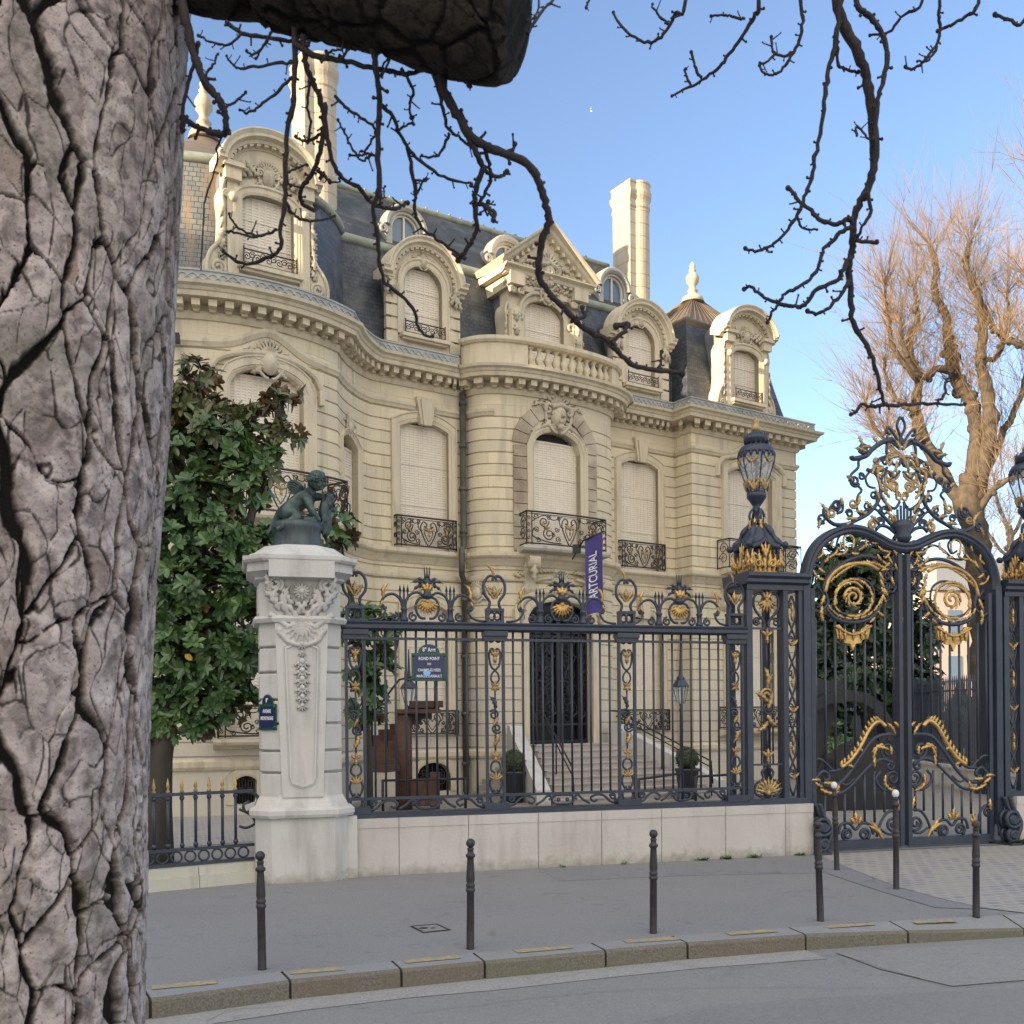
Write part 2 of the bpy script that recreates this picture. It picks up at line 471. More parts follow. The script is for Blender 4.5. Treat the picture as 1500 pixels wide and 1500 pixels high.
# ---- wall with coursed joints
zs = [-.3, 0.0]
GR = []
k = 0
z = 1.35
while z < 10.62:
    GR.append(z); z += .33
for g in GR: zs += [g-.021, g-.011, g+.011, g+.021]
zs += [11.45]
for o in OP.values(): zs += [o[2], o[3]+o[4]]
zs = sorted(set(round(q, 4) for q in zs))
xs = list(PL)
for o in OP.values(): xs += [o[0], o[1]]
xs = sorted(xs); xs = [q for i, q in enumerate(xs) if i == 0 or q-xs[i-1] > 1e-4]
w = MB(); w.uv = []
def zd(q):
    for g in GR:
        if abs(q-g) < .0115: return -.040
    return 0.0
idx = {}
for i, L in enumerate(xs):
    for j, q in enumerate(zs):
        idx[i, j] = len(w.v); w.v.append(tuple(FW(L, q, zd(q)))); w.uv.append((L, q-1.35+.33*20))
for i in range(len(xs)-1):
    Lm = (xs[i]+xs[i+1])/2
    for j in range(len(zs)-1):
        qm = (zs[j]+zs[j+1])/2
        if any(o[0] < Lm < o[1] and o[2] < qm < o[3]+o[4] for o in OP.values()): continue
        w.f.append((idx[i,j], idx[i+1,j], idx[i+1,j+1], idx[i,j+1])); w.mi.append(0); w.smooth.append(False)
def archz(o, L):
    x = (L-(o[0]+o[1])/2)/((o[1]-o[0])/2)
    return o[3]+o[4]*math.sqrt(max(0, 1-x*x)) if o[4] > .3 else o[3]+o[4]*(1-x*x)
REV = .34
def addq(a, b, c, d):
    n = len(w.v)
    for p in (a, b, c, d):
        w.v.append(tuple(FW(*p))); w.uv.append((p[0], p[1]))
    w.f.append((n, n+1, n+2, n+3)); w.mi.append(0); w.smooth.append(False)
for key, o in OP.items():
    a, b, z0, z1, rise = o; zt = z1+rise; n = 12
    for i in range(n):
        p, q = a+(b-a)*i/n, a+(b-a)*(i+1)/n
        zp, zq = archz(o, p), archz(o, q)
        addq((p,zp,0), (q,zq,0), (q,zt,0), (p,zt,0))
        addq((p,zp,0), (p,zp,-REV), (q,zq,-REV), (q,zq,0))
    addq((a,z0,0), (a,z0,-REV), (a,z1,-REV), (a,z1,0))
    addq((b,z0,0), (b,z1,0), (b,z1,-REV), (b,z0,-REV))
    addq((a,z0,0), (b,z0,0), (b,z0,-REV), (a,z0,-REV))
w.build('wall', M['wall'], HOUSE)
def hmould(mb, L0, L1, prof, step=.3):
    cut = [L0] + [q for q in PL if L0+1e-3 < q < L1-1e-3] + [L1]
    rings = [[FW(L, zz, d) for d, zz in prof] for L in cut]
    mb.loft(rings)
# ---- string courses, base, cornice
t = MB()
hmould(t, .5, LE-.5, [(-.1,6.0), (.05,6.0), (.07,6.05), (.07,6.13), (.0,6.17), (-.1,6.17)])
hmould(t, .5, LE-.5, [(-.1,6.42), (.03,6.42), (.08,6.5), (.16,6.6), (.24,6.64), (.27,6.68), (.27,6.78), (-.1,6.83)])
hmould(t, .5, LE-.5, [(-.1,1.05), (.06,1.05), (.1,1.12), (.1,1.24), (.03,1.30), (-.1,1.30)])
t.build('string_course', M['trim'], HOUSE)
t = MB()
um = [(-.1,10.62), (.025,10.62), (.05,10.68), (.08,10.72), (.08,10.79), (-.1,10.82)]
oA, oB, oD, oE, oC = OP['A'], OP['B'], OP['D'], OP['E'], OP['C']
for a, b in ((1.0, oA[0]-.55), (oA[1]+.55, (oB[0]+oB[1])/2-.30), ((oB[0]+oB[1])/2+.30, L_b0-.02), (L_b0+.1, L_b0+.95), (L_b1, (oD[0]+oD[1])/2-.3), ((oD[0]+oD[1])/2+.3, oE[0]-.4), (oE[1]+.4, LE-.5)):
    hmould(t, a, b, um)
for o in (oA, oE):
    c = (o[0]+o[1])/2; hw = (o[1]-o[0])/2+.55 if o is oA else (o[1]-o[0])/2+.4
    pts = [(c-hw+2*hw*i/24, 10.70+.42*math.exp(-((i-12)/6.0)**2*1.2)) for i in range(25)]
    t.sweep(FW, pts, [(-.08,-.05), (-.08,.03), (.02,.09), (.1,.09), (.12,-.05)])
t.build_each('upper_moulding', M['trim'], HOUSE)
c = MB()
hmould(c, .5, LE-.5, [(-.1,11.22), (.05,11.22), (.09,11.30), (.10,11.38), (.03,11.40), (.03,11.56), (.50,11.58), (.52,11.68), (.55,11.70), (.58,11.76), (.66,11.80), (.68,11.87), (-.3,11.90)])
c.build('cornice', M['trim'], HOUSE)
c = MB()
q = 1.2
while q < LE-1:
    near = min(abs(q-L_c), abs(q-L_p0), abs(q-L_p1))
    if near > .14:
        c.fbox(FW, q-.085, q+.085, 11.41, 11.565, .02, .40)
        c.fbox(FW, q-.065, q+.065, 11.35, 11.415, .02, .22)
    q += .335
c.build('modillion_row', M['trim'], HOUSE)
gz = MB()
gp = [(-.4,11.88), (.40,11.88), (.44,11.92), (.44,12.14), (.47,12.15), (.47,12.19), (.30,12.19), (.30,12.05), (-.4,12.05)]
for a, b in ((.6, L_b0-.12), (L_b1+.1, LE-.6)):
    hmould(gz, a, b, gp)
    for ph in (0, PI):
        pts = []; n = int((b-a)/.045)
        for i in range(n+1):
            L = a+(b-a)*i/n
            pts.append(FW(L, 12.03+.065*math.sin(L*16+ph), .452))
        gz.tube(pts, .016, 4)
    q = a
    while q < b:
        gz.tube([FW(q, 12.03, .43), FW(q, 12.03, .475)], .035, 6); q += .3927
gz.build('ornamental_gutter', M['zinc'], HOUSE)
# ---- downpipe
dp = MB()
Lp = L_b0-.05
dp.tube([FW(Lp, .1, .14), FW(Lp, 6.0, .14), FW(Lp, 6.15, .4), FW(Lp, 6.85, .4), FW(Lp, 7.0, .16), FW(Lp, 11.3, .16)], .085, 10)
for zz in (.9, 2.3, 3.9, 5.5, 7.4, 8.6, 9.8, 11.0): dp.tube([FW(Lp, zz-.05, .15), FW(Lp, zz+.05, .15)], .11, 10)
dp.build('downpipe', M['pipe'], HOUSE)
# ---- window surrounds, shutters
def arch_line(o, n=16, base=None):
    a, b, z0, z1, rise = o
    z0 = base if base is not None else z0
    pts = [(b, z0), (b, z1)]
    pts += [(b-(b-a)*i/n, archz(o, b-(b-a)*i/n)) for i in range(1, n)]
    return pts + [(a, z1), (a, z0)]
def surround(o, wd=.26, out=.05, base=None):
    t = MB()
    # the sweep runs right jamb -> arch -> left jamb, so its left-hand normal points inwards
    t.sweep(FW, arch_line(o, base=base), [(.0,-.3), (.0,.02), (-.05,out*.7), (-.08,out*.7), (-.09,out), (-wd+.05,out), (-wd+.03,out+.03), (-wd,out+.03), (-wd,-.02)])
    return t
def shutter(F, a, b, z0, zt, d, panels=8):
    t = MB(); panels = int(round(panels*1.4))
    pw = (b-a)/panels; n = int((zt-z0)/.066); st = pw*.17
    for p in range(panels):
        x0, x1 = a+pw*p+st, a+pw*(p+1)-st
        V = []; Fc = []; sh = .5*(p % 2)
        for i in range(n):
            q0 = z0+(zt-z0)*(i)/n; q1 = z0+(zt-z0)*(i+1)/n
            o = len(V)
            V += [F(x0,q0,d+.016), F(x1,q0,d+.016), F(x1,q1-.010,d+.003), F(x0,q1-.010,d+.003), F(x1,q1,d+.016), F(x0,q1,d+.016)]
            Fc += [(o,o+1,o+2,o+3), (o+3,o+2,o+4,o+5)]
        t.add(V, Fc)
        t.fbox(F, a+pw*p-st, x0, z0, zt, d-.02, d+.019)
    t.fbox(F, b-st, b, z0, zt, d-.02, d+.022)
    t.fbox(F, a, b, z0, z0+.07, d-.02, d+.034, 3); t.fbox(F, a, b, zt-.05, zt, d-.02, d+.034, 3)
    for f_ in (.36, .68): t.fbox(F, a, b, z0+(zt-z0)*f_-.012, z0+(zt-z0)*f_+.012, d-.02, d+.033, 3)
    t.fbox(F, a, b, z0, zt, d-.05, d-.02, 3)
    return t
def lambrequin(F, a, b, z0, z1, d):
    t = MB(); t.fbox(F, a, b, z0, z1, d-.04, d, 4)
    return t
def keystone(o, zb, zt, w0, w1, out=.14):
    t = MB(); c = (o[0]+o[1])/2
    V = [(c-w0,zb), (c+w0,zb), (c+w1,zt), (c-w1,zt)]
    t.poly(FW, V, -.02, out)
    t.poly(FW, [(c-w0*.62,zb-.03), (c+w0*.62,zb-.03), (c+w1*.62,zt-.08), (c-w1*.62,zt-.08)], out-.02, out+.05)
    return t
def scallop_cartouche(F, cx, zc, sz, m, parent, name='carved_cartouche', face=False):
    # shell, scrolls and leaves carved in relief over an opening
    t = MB()
    for i in range(9):
        a = math.radians(18+18*i)
        t.leaf(F, cx, zc+.05*sz, a, .52*sz, .15*sz, .06*sz, .5)
    for sgn in (-1, 1):
        t.t2(F, [(cx+sgn*(x), z_) for x, z_ in spiral(.34*sz, zc-.02*sz, .02*sz, .17*sz, 90, 1.4)], .045*sz, .09*sz)
        t.t2(F, [(cx+sgn*x, z_) for x, z_ in smooth([(.36*sz,zc+.14*sz), (.42*sz,zc-.25*sz), (.2*sz,zc-.55*sz), (.05*sz,zc-.62*sz)], 4)], .05*sz, .07*sz)
        t.leaf(F, cx+sgn*.25*sz, zc-.3*sz, math.radians(-90+sgn*35), .4*sz, .2*sz, .05*sz, .4, sgn*.6)
        t.leaf(F, cx+sgn*.35*sz, zc+.1*sz, math.radians(90-sgn*70), .5*sz, .2*sz, .04*sz, .4, -sgn*.9)
    t.sm = True
    prof = [(.001,.20), (.1,.19), (.2,.12), (.26,0)]
    o = len(t.v); n = 14
    for r, dd in prof:
        for k_ in range(n):
            a = 2*PI*k_/n; t.v.append(tuple(F(cx+r*sz*math.cos(a), zc-.15*sz+r*1.35*sz*math.sin(a), .05*sz+dd*sz)))
    for i in range(3):
        for k_ in range(n):
            t.f.append((o+i*n+k_, o+i*n+(k_+1)%n, o+(i+1)*n+(k_+1)%n, o+(i+1)*n+k_)); t.mi.append(0); t.smooth.append(True)
    t.sm = False
    if face:
        for dx, dz, r in ((-.09,0,.045), (.09,0,.045)): t.ball(F(cx+dx*sz, zc+dz*sz-.08*sz, .20*sz), r*sz, 8, 5)
        t.tube([F(cx, zc-.06*sz, .24*sz), F(cx, zc-.24*sz, .29*sz)], [.035*sz,.06*sz], 6)
        t.ball(F(cx, zc-.34*sz, .22*sz), .07*sz, 8, 5); t.ball(F(cx, zc-.47*sz, .17*sz), .1*sz, 8, 5)
        for i in range(7): t.ball(F(cx+(i-3)*.075*sz, zc+.12*sz-.02*sz*abs(i-3), .19*sz), .07*sz, 7, 5)
    return t.build(name, m, parent)
WINL = {}
def window(key, panels=8, wd=.26, out=.05, shut=None, base=None):
    o = OP[key]
    win = surround(o, wd, out, base).build('window', M['trim'], HOUSE)
    zt = (shut if shut is not None else o[3]+o[4]*(.5 if key == 'C' else .7))
    shutter(FW, o[0], o[1], o[2], zt, -.2, panels).build('shutter', M['shutter'], win)
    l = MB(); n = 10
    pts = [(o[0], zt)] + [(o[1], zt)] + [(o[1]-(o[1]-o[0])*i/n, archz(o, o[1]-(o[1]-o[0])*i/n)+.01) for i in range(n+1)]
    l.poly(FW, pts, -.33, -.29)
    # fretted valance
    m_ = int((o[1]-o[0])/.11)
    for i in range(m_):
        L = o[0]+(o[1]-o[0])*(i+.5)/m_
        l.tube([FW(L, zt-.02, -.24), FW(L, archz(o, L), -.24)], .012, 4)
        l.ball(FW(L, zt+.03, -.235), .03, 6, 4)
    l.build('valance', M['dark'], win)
    WINL[key] = win
    return win
window('A', 9, .30, .09); window('B', 8, .28, .05); window('C', 8, .22, .07); window('D', 8, .28, .05); window('E', 9, .3, .09)
window('Ag', 9, .28, .06); window('Bg', 8, .26, .05); window('Dg', 8, .26, .05); window('Eg', 9, .28, .06)
o = OP['N']; wn = surround(o, .16, .05).build('window', M['trim'], HOUSE); shutter(FW, o[0], o[1], o[2], o[3], -.2, 2).build('shutter', M['shutter'], wn)
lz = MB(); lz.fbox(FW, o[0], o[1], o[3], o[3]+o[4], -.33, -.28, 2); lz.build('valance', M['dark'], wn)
scallop_cartouche(FW, (o[0]+o[1])/2, o[3]+o[4]+.28, .5, M['carve'], HOUSE)
# outer hood on A and E, quoined arch round C
for key in ('A', 'E'):
    o = OP[key]; t = MB()
    a, b, z0, z1, r = o
    o2 = (a-.42, b+.42, z1-.15, z1+.2, r+.08)
    t.sweep(FW, arch_line(o2), [(.0,.0), (.0,.1), (-.05,.14), (-.12,.14), (-.14,.0)])
    t.build('hood_mould', M['trim'], HOUSE)
    scallop_cartouche(FW, (a+b)/2, z1+r+.28, .8 if key == 'A' else .75, M['carve'], HOUSE)
for key in ('B', 'D'):
    keystone(OP[key], 10.24, 10.98, .17, .30).build('keystone', M['trim'], HOUSE)
for key in ('Bg', 'Dg'):
    keystone(OP[key], 5.3, 5.95, .17, .28).build('keystone', M['trim'], HOUSE)
o = OP['C']; t = MB()
cL = (o[0]+o[1])/2; hw = (o[1]-o[0])/2
for i in range(11):
    a0 = math.radians(3+174*i/11); a1 = math.radians(3+174*(i+1)/11-1.2)
    r0, r1 = hw+.22, hw+.66; k2 = .9
    t.poly(FW, [(cL+r0*math.cos(a0), o[3]+r0*k2*math.sin(a0)), (cL+r1*math.cos(a0), o[3]+r1*k2*math.sin(a0)), (cL+r1*math.cos(a1), o[3]+r1*k2*math.sin(a1)), (cL+r0*math.cos(a1), o[3]+r0*k2*math.sin(a1))], -.02, .07)
zz = 6.87
while zz < o[3]-.1:
    for sg in (-1, 1):
        x0, x1 = cL+sg*(hw+.22), cL+sg*(hw+.62)
        t.fbox(FW, min(x0,x1), max(x0,x1), zz, zz+.305, -.02, .07, 2)
    zz += .33
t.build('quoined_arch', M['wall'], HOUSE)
scallop_cartouche(FW, cL, o[3]+o[4]+.62, 1.05, M['carve'], HOUSE, 'mask_keystone', True)
# ---- iron balconies
def iron_panel(t, g, F, x0, x1, z0, z1, d=0, gold=True):
    w_ = x1-x0; h = z1-z0; r = .018
    t.t2(F, [(x0+(w_)*i/6, z1) for i in range(7)], .028, d); t.t2(F, [(x0+w_*i/6, z0+.04) for i in range(7)], .022, d)
    t.t2(F, [(x0+w_*i/6, z1-.06) for i in range(7)], .012, d)
    for x in (x0, x0+.14, x1-.14, x1):
        if w_ > .6 or x in (x0, x1): t.t2(F, [(x,z0), (x,z1)], .016, d)
    if w_ < .6:
        c = (x0+x1)/2
        t.t2(F, spiral(c, z0+h*.35, .02, min(w_*.4,h*.2), 0, 1.5), r*.8, d); t.t2(F, spiral(c, z0+h*.7, .02, min(w_*.4,h*.2), 180, -1.5), r*.8, d)
        return
    c = (x0+x1)/2
    for sg in (-1, 1):
        m = lambda L: [(c+sg*x, q) for x, q in L]
        # lyre in the middle
        t.t2(F, m(smooth([(.02,z0+.06), (.10,z0+h*.2), (.22,z0+h*.5), (.25,z0+h*.7), (.16,z0+h*.86), (.06,z0+h*.78), (.09,z0+h*.68), (.14,z0+h*.72)], 4)), r, d)
        k_ = w_/2-.14
        t.t2(F, m(spiral(.25+(k_-.25)*.45, z0+h*.34, .02, h*.2, 200, 1.7)), r, d)
        t.t2(F, m(spiral(.25+(k_-.25)*.62, z0+h*.70, .02, h*.16, 20, -1.6)), r, d)
        t.t2(F, m(smooth([(.27,z0+.08), (.25+(k_-.25)*.5,z0+.1), (k_-.03,z0+h*.25), (k_-.05,z0+h*.5)], 4)), r, d)
        t.t2(F, m(smooth([(.2,z0+h*.55), (.3,z0+h*.62), (.36,z0+h*.9)], 4)), r*.8, d)
        kk = k_-.25
        for (fx, fz, fr, a0, tn) in ((.15,.2,.09,90,1.4), (.18,.5,.08,-60,-1.4), (.12,.85,.07,180,1.3), (.45,.85,.08,0,1.4), (.8,.14,.08,150,-1.4), (.88,.86,.09,200,1.4), (.85,.48,.08,30,-1.5), (.55,.54,.07,260,1.4), (.3,.33,.07,10,1.3)):
            t.t2(F, m(spiral(.25+kk*fx, z0+h*fz, .012, h*fr, a0, tn)), r*.75, d)
        t.t2(F, m(smooth([(.0,z0+h*.2), (.08,z0+h*.34), (.13,z0+h*.52), (.06,z0+h*.66), (0,z0+h*.56)], 4)), r*.7, d)
        t.t2(F, m(smooth([(.25,z0+h*.9), (.25+kk*.3,z0+h*.78), (.25+kk*.62,z0+h*.9), (k_,z0+h*.7)], 4)), r*.75, d)
        for q in (.2, .4, .6, .8): t.t2(F, m(spiral(w_/2-.07, z0+h*q, .008, .05, 0, 1.3, 10)), .011, d)
        if gold:
            g.leaf(F, c+sg*.04, z0+h*.55, math.radians(90-sg*60), .16, .09, d+.02, .4)
            g.leaf(F, c+sg*(.25+(k_-.25)*.5), z0+h*.45, math.radians(90-sg*20), .18, .08, d+.02, .4, .6)
            g.leaf(F, c+sg*(.25+(k_-.25)*.7), z0+h*.6, math.radians(90+sg*40), .14, .06, d+.02, .4)
    if gold:
        for a in (60, 90, 120, -90): g.leaf(F, c, z0+h*.5, math.radians(a), .13, .07, d+.03, .4)
def balcony(key, z0, z1, over, dep, gold=True, slab=None):
    o = OP[key]; a, b = o[0]-over, o[1]+over
    t = MB(); g = MB()
    if b-a > 2.6:
        k_ = (b-a)/3
        iron_panel(t, g, FW, a, a+.55, z0, z1, dep, gold); iron_panel(t, g, FW, a+.55, b-.55, z0, z1, dep, gold); iron_panel(t, g, FW, b-.55, b, z0, z1, dep, gold)
    else: iron_panel(t, g, FW, a, b, z0, z1, dep, gold)
    for x in (a, b):
        Fs = lambda u, q, d=0, x=x: FW(x+d, q, u)
        iron_panel(t, g, Fs, .02, dep, z0, z1, 0, False)
    ob = t.build('balcony', M['rail'], HOUSE)
    if g.v: g.build('gilded_leaf_work', M['oldgold'], ob)
    if slab:
        s_ = MB(); n = 8
        hm = [(0,z0-.26), (.1,z0-.26), (dep*.5,z0-.2), (dep+.06,z0-.16), (dep+.1,z0-.1), (dep+.1,z0-.03), (0,z0-.03)]
        rings = [[FW(a-.1+(b-a+.2)*i/n, q, d) for d, q in hm] for i in range(n+1)]
        s_.loft(rings); s_.build('balcony_slab', M['moss'] if slab == 2 else M['trim'], ob)
    return ob
balcony('A', 6.88, 7.88, .75, .62, True, 1); balcony('B', 6.84, 7.66, .22, .20)
balcony('C', 6.96, 7.88, .45, .55, True, 2); balcony('D', 6.84, 7.66, .22, .20); balcony('E', 6.92, 7.86, .5, .55, True, 1)
balcony('Ag', 1.78, 2.5, .3, .35, False, 1); balcony('Bg', 1.72, 2.38, .3, .22, False); balcony('Dg', 1.72, 2.38, .3, .22, False); balcony('Eg', 1.75, 2.45, .45, .4, False, 1)
# consoles below the big balconies
def console(L, z1, h, dep, parent=HOUSE):
    t = MB(); w_ = .15
    for x in (L-w_, L+w_):
        Fs = lambda u, q, d=0, x=x: FW(x+d, q, u)
        t.t2(Fs, spiral(dep*.62, z1-dep*.38, .03, dep*.33, 90, -1.4), .03, 0)
        t.t2(Fs, spiral(dep*.22, z1-h*.85, .02, dep*.18, -90, -1.4), .025, 0)
    prof = smooth([(0,z1), (dep*.95,z1), (dep,z1-dep*.4), (dep*.7,z1-dep*.75), (dep*.35,z1-h*.6), (dep*.38,z1-h*.85), (dep*.15,z1-h), (0,z1-h)], 3)
    V = [FW(L-w_, q, u) for u, q in prof] + [FW(L+w_, q, u) for u, q in prof]
    n = len(prof)
    t.add(V, [tuple(range(n)), tuple(reversed(range(n,2*n)))] + [(i, (i+1)%n, n+(i+1)%n, n+i) for i in range(n)])
    t.leaf(lambda x, q, d=0: FW(x, q, dep*.75+d), L, z1-.12, -PI/2, h*.6, .24, .04, .4)
    t.build('console', M['carve'], parent)
for key, dep in (('E', .5), ('A', .55), ('C', .5)):
    o = OP[key]
    for L in (o[0]-.2, o[1]+.2): console(L, 6.66, 1.05, dep)
o = OP['G']; t = MB()
# carved frieze above the entrance
cL = (o[0]+o[1])/2
t.sweep(FW, arch_line((o[0]-.3, o[1]+.3, o[3]-.4, o[3]+.1, o[4]+.1)), [(.0,-.02), (.0,.1), (-.06,.16), (-.16,.18), (-.2,.0)])
t.build('door_hood', M['trim'], HOUSE)
scallop_cartouche(FW, cL, 6.05, .62, M['carve'], HOUSE)
t = MB()
for sg in (-1, 1):
    for i in range(9): t.leaf(FW, cL+sg*(.35+i*.13), 6.3-.01*i*i*.3, math.radians(90-sg*70), .26, .14, .1, .45)
    t.t2(FW, [(cL+sg*x, q) for x, q in smooth([(.4,6.15), (.9,6.05), (1.25,5.9), (1.4,5.55), (1.45,5.2)], 4)], .06, .1)
    t.leaf(FW, cL+sg*1.4, 5.5, -PI/2, .7, .3, .08, .4)
t.build('carved_garland', M['carve'], HOUSE)
scallop_cartouche(FW, L_b0+.42, 5.75, .55, M['carve'], HOUSE)
# ---- entrance: glazed iron doors
o = OP['G']; dr = MB()
dr.sweep(FW, arch_line(o), [(.0,-.34), (.0,.03), (-.06,.06), (-.22,.06), (-.25,-.02)])
DOOR = dr.build('entrance_door', M['trim'], HOUSE)
g = MB(); g.fbox(FW, o[0], o[1], o[2], o[3]+o[4], -.36, -.33, 6); g.build('door_glass', M['doorglass'], DOOR)
k = MB(); a, b = o[0], o[1]; cL = (a+b)/2
for x in (a+.03, a+.36, cL-.03, cL+.03, b-.36, b-.03): k.fbox(FW, x-.03, x+.03, o[2], o[3], -.31, -.22)
for q in (o[2]+.06, o[2]+.55, o[3]-.55, o[3]-.05): k.fbox(FW, a, b, q-.035, q+.035, -.30, -.23, 6)
k.sweep(FW, arch_line((a+.02, b-.02, o[3]-.03, o[3], o[4]-.05)), [(.0,-.31), (.0,-.22), (-.06,-.22), (-.06,-.31)])
k.t2(FW, arcpts(cL, o[3]-.55, .62, .5, 0, 180, 14), .03, -.25)
for x0, x1 in ((a+.06, a+.33), (a+.39, cL-.06), (cL+.06, b-.39), (b-.33, b-.06)):
    c = (x0+x1)/2; ww = (x1-x0)
    q = o[2]+.75
    i = 0
    while q < o[3]-.65:
        k.t2(FW, spiral(c-ww*.12, q, .02, ww*.36, 40*i, 1.6), .014, -.25); k.t2(FW, spiral(c+ww*.14, q+ww*.4, .02, ww*.32, 180+50*i, -1.6), .014, -.25)
        k.leaf(FW, c, q, i*1.3, ww*.7, .1, -.25, .3, .9)
        q += ww*.72 if ww > .3 else ww*.95
        i += 1
    k.t2(FW, [(c,o[2]+.6), (c,o[3]-.6)], .012, -.25)
for i in range(12):
    x = a+.1+(b-a-.2)*i/11
    k.t2(FW, spiral(x, o[3]+.12, .01, .08, 60*i, 1.3, 12), .012, -.25)
k.build('door_ironwork', M['black'], DOOR)
# ---- basement grilles
for key in ('Bb', 'Db', 'Ab'):
    o = OP[key]; t = MB()
    t.sweep(FW, arch_line(o), [(.0,-.3), (.0,.02), (-.05,.04), (-.2,.04), (-.22,-.02)])
    wn = t.build('basement_window', M['trim'], HOUSE)
    g = MB(); g.fbox(FW, o[0], o[1], o[2], o[3]+o[4], -.34, -.3, 3); g.build('pane', M['doorglass'], wn)
    k = MB(); c = (o[0]+o[1])/2; hw = (o[1]-o[0])/2
    for i in range(7):
        x = o[0]+(o[1]-o[0])*(i+.5)/7; k.t2(FW, [(x,o[2]), (x,archz(o,x))], .013, -.1)
    for sg in (-1, 1):
        k.t2(FW, [(c+sg*x, q) for x, q in spiral(hw*.5, o[2]+.3, .02, hw*.36, 0, 1.6)], .014, -.09)
        k.t2(FW, [(c+sg*x, q) for x, q in spiral(hw*.45, o[3]+.02, .02, hw*.3, 120, -1.5)], .014, -.09)
    k.build('grille', M['rail'], wn)
# ================================================================ ROOFS, DORMERS, CHIMNEYS
def strip(mb, rows, uvs):   # grid of world points with uv
    o = len(mb.v); n = len(rows[0])
    for R, U in zip(rows, uvs):
        for p, u in zip(R, U): mb.v.append(tuple(p)); mb.uv.append(u)
    for i in range(len(rows)-1):
        for j in range(n-1):
            mb.f.append((o+i*n+j, o+i*n+j+1, o+(i+1)*n+j+1, o+(i+1)*n+j)); mb.mi.append(mb.cur); mb.smooth.append(False)
def P3(s, off, z): p = so(s, off); return Vector((p.x, p.y, z))
R = MB(); R.uv = []
ss = [-2.6+i*.5 for i in range(26)]
prof = [(-.5,11.95), (-.62,12.5), (-.85,13.4), (-1.12,14.4), (-1.45,15.4)]
ln = [0, .6, 1.5, 2.55, 3.6]
strip(R, [[P3(s, o_, z_) for s in ss] for o_, z_ in prof], [[(s, l) for s in ss] for l in ln])
R.build('lower_mansard', M['slate'], HOUSE)
R = MB(); R.uv = []
strip(R, [[P3(s, -1.62, 15.58) for s in ss], [P3(s, -4.2, 18.4) for s in ss], [P3(s, -7.5, 15.4) for s in ss], [P3(s, -8, 11.0) for s in ss]], [[(s, 0) for s in ss], [(s, 3.8) for s in ss], [(s, 8) for s in ss], [(s, 12) for s in ss]])
R.build('upper_roof', M['slate_top'], HOUSE)
t = MB(); t.tube([P3(s, -1.5, 15.5) for s in ss], .15, 10); t.tube([P3(s, -4.2, 18.42) for s in ss], .10, 8)
for i in range(24): t.ball(P3(-1+i*.43, -4.2, 18.54), .05, 6, 4)
rr = t.build('roof_roll', M['verdi'], HOUSE)
# left pavilion
R = MB(); R.uv = []
n = 30; rows = []; uv = []
for t_, z_ in ((0,11.95), (.28,12.7), (.52,13.5), (.76,14.5), (1,15.35)):
    e = t_**.75
    row = []; ur = []
    for i in range(n+1):
        f = i/n
        ab = math.radians(-68+(42+68)*f); at_ = math.radians(-68+(57+68)*f)
        b_ = (-5.15+3.98*math.sin(ab), -2.55+3.98*math.cos(ab)); c_ = (-5.13+3.67*math.sin(at_), -2.84+3.67*math.cos(at_))
        row.append(P3(b_[0]+(c_[0]-b_[0])*e, b_[1]+(c_[1]-b_[1])*e, z_)); ur.append((f*8, t_*3.6))
    rows.append(row); uv.append(ur)
strip(R, rows, uv)
side = [[r[-1], Vector((*so(-2.0, -5), r[-1].z))] for r in rows]
strip(R, side, [[(0, t_), (4, t_)] for t_ in (0, .9, 1.8, 2.7, 3.6)])
side = [[Vector((*so(-8.8, -6), r[0].z)), r[0]] for r in rows]
strip(R, side, [[(0, t_), (4, t_)] for t_ in (0, .9, 1.8, 2.7, 3.6)])
R.build('bow_mansard', M['slate'], HOUSE)
# weathered patch of pale slates on the bow's left flank (visible beside the trunk)
R = MB(); R.uv = []
strip(R, [[r[i] + Vector((*(r[i].xy-so(-5.15,-2.8)).normalized()*.012, 0)) for i in range(0, 15)] for r in rows], [[u[i] for i in range(0, 15)] for u in uv])
R.build('weathered_slating', M['slate_pale'], HOUSE)
top = rows[-1]
R = MB(); R.uv = []
apx = (-5.3,-2.2)
rws = [[Vector((p.x, p.y, 15.5)) for p in top]]
for f, z_ in ((.15,15.8), (.5,16.5), (.8,17.1), (.97,17.55)):
    rws.append([Vector((*(p.xy.lerp(so(*apx), f)), z_)) for p in top])
strip(R, rws, [[(i*.3, k_) for i in range(n+1)] for k_ in range(5)])
R.build('bow_cap', M['copper'], HOUSE)
t = MB(); t.tube(top, .13, 8)
t.tube([top[-1], Vector((*so(-1.9,-1.5), 15.5))], .13, 8)
t.build('roof_roll', M['verdi'], HOUSE)
def finial(s, off, z0, h, m):
    t = MB(); c = P3(s, off, z0)
    t.lathe(c, [(.42,-.1), (.36,.08), (.18,.2), (.14,.28), (.20,.32), (.13,.38), (.12,.5), (.22,.62), (.24,.78), (.16,.92), (.09,.98), (.14,1.04), (.08,1.1), (.11,1.2), (.02,1.34)], 14)
    s_ = h/1.34
    t.v = [(x, y, c.z+(q-c.z)*s_) for x, y, q in t.v]
    return t.build('finial', m, HOUSE)
finial(-5.3, -2.2, 17.5, 1.55, M['chim'])
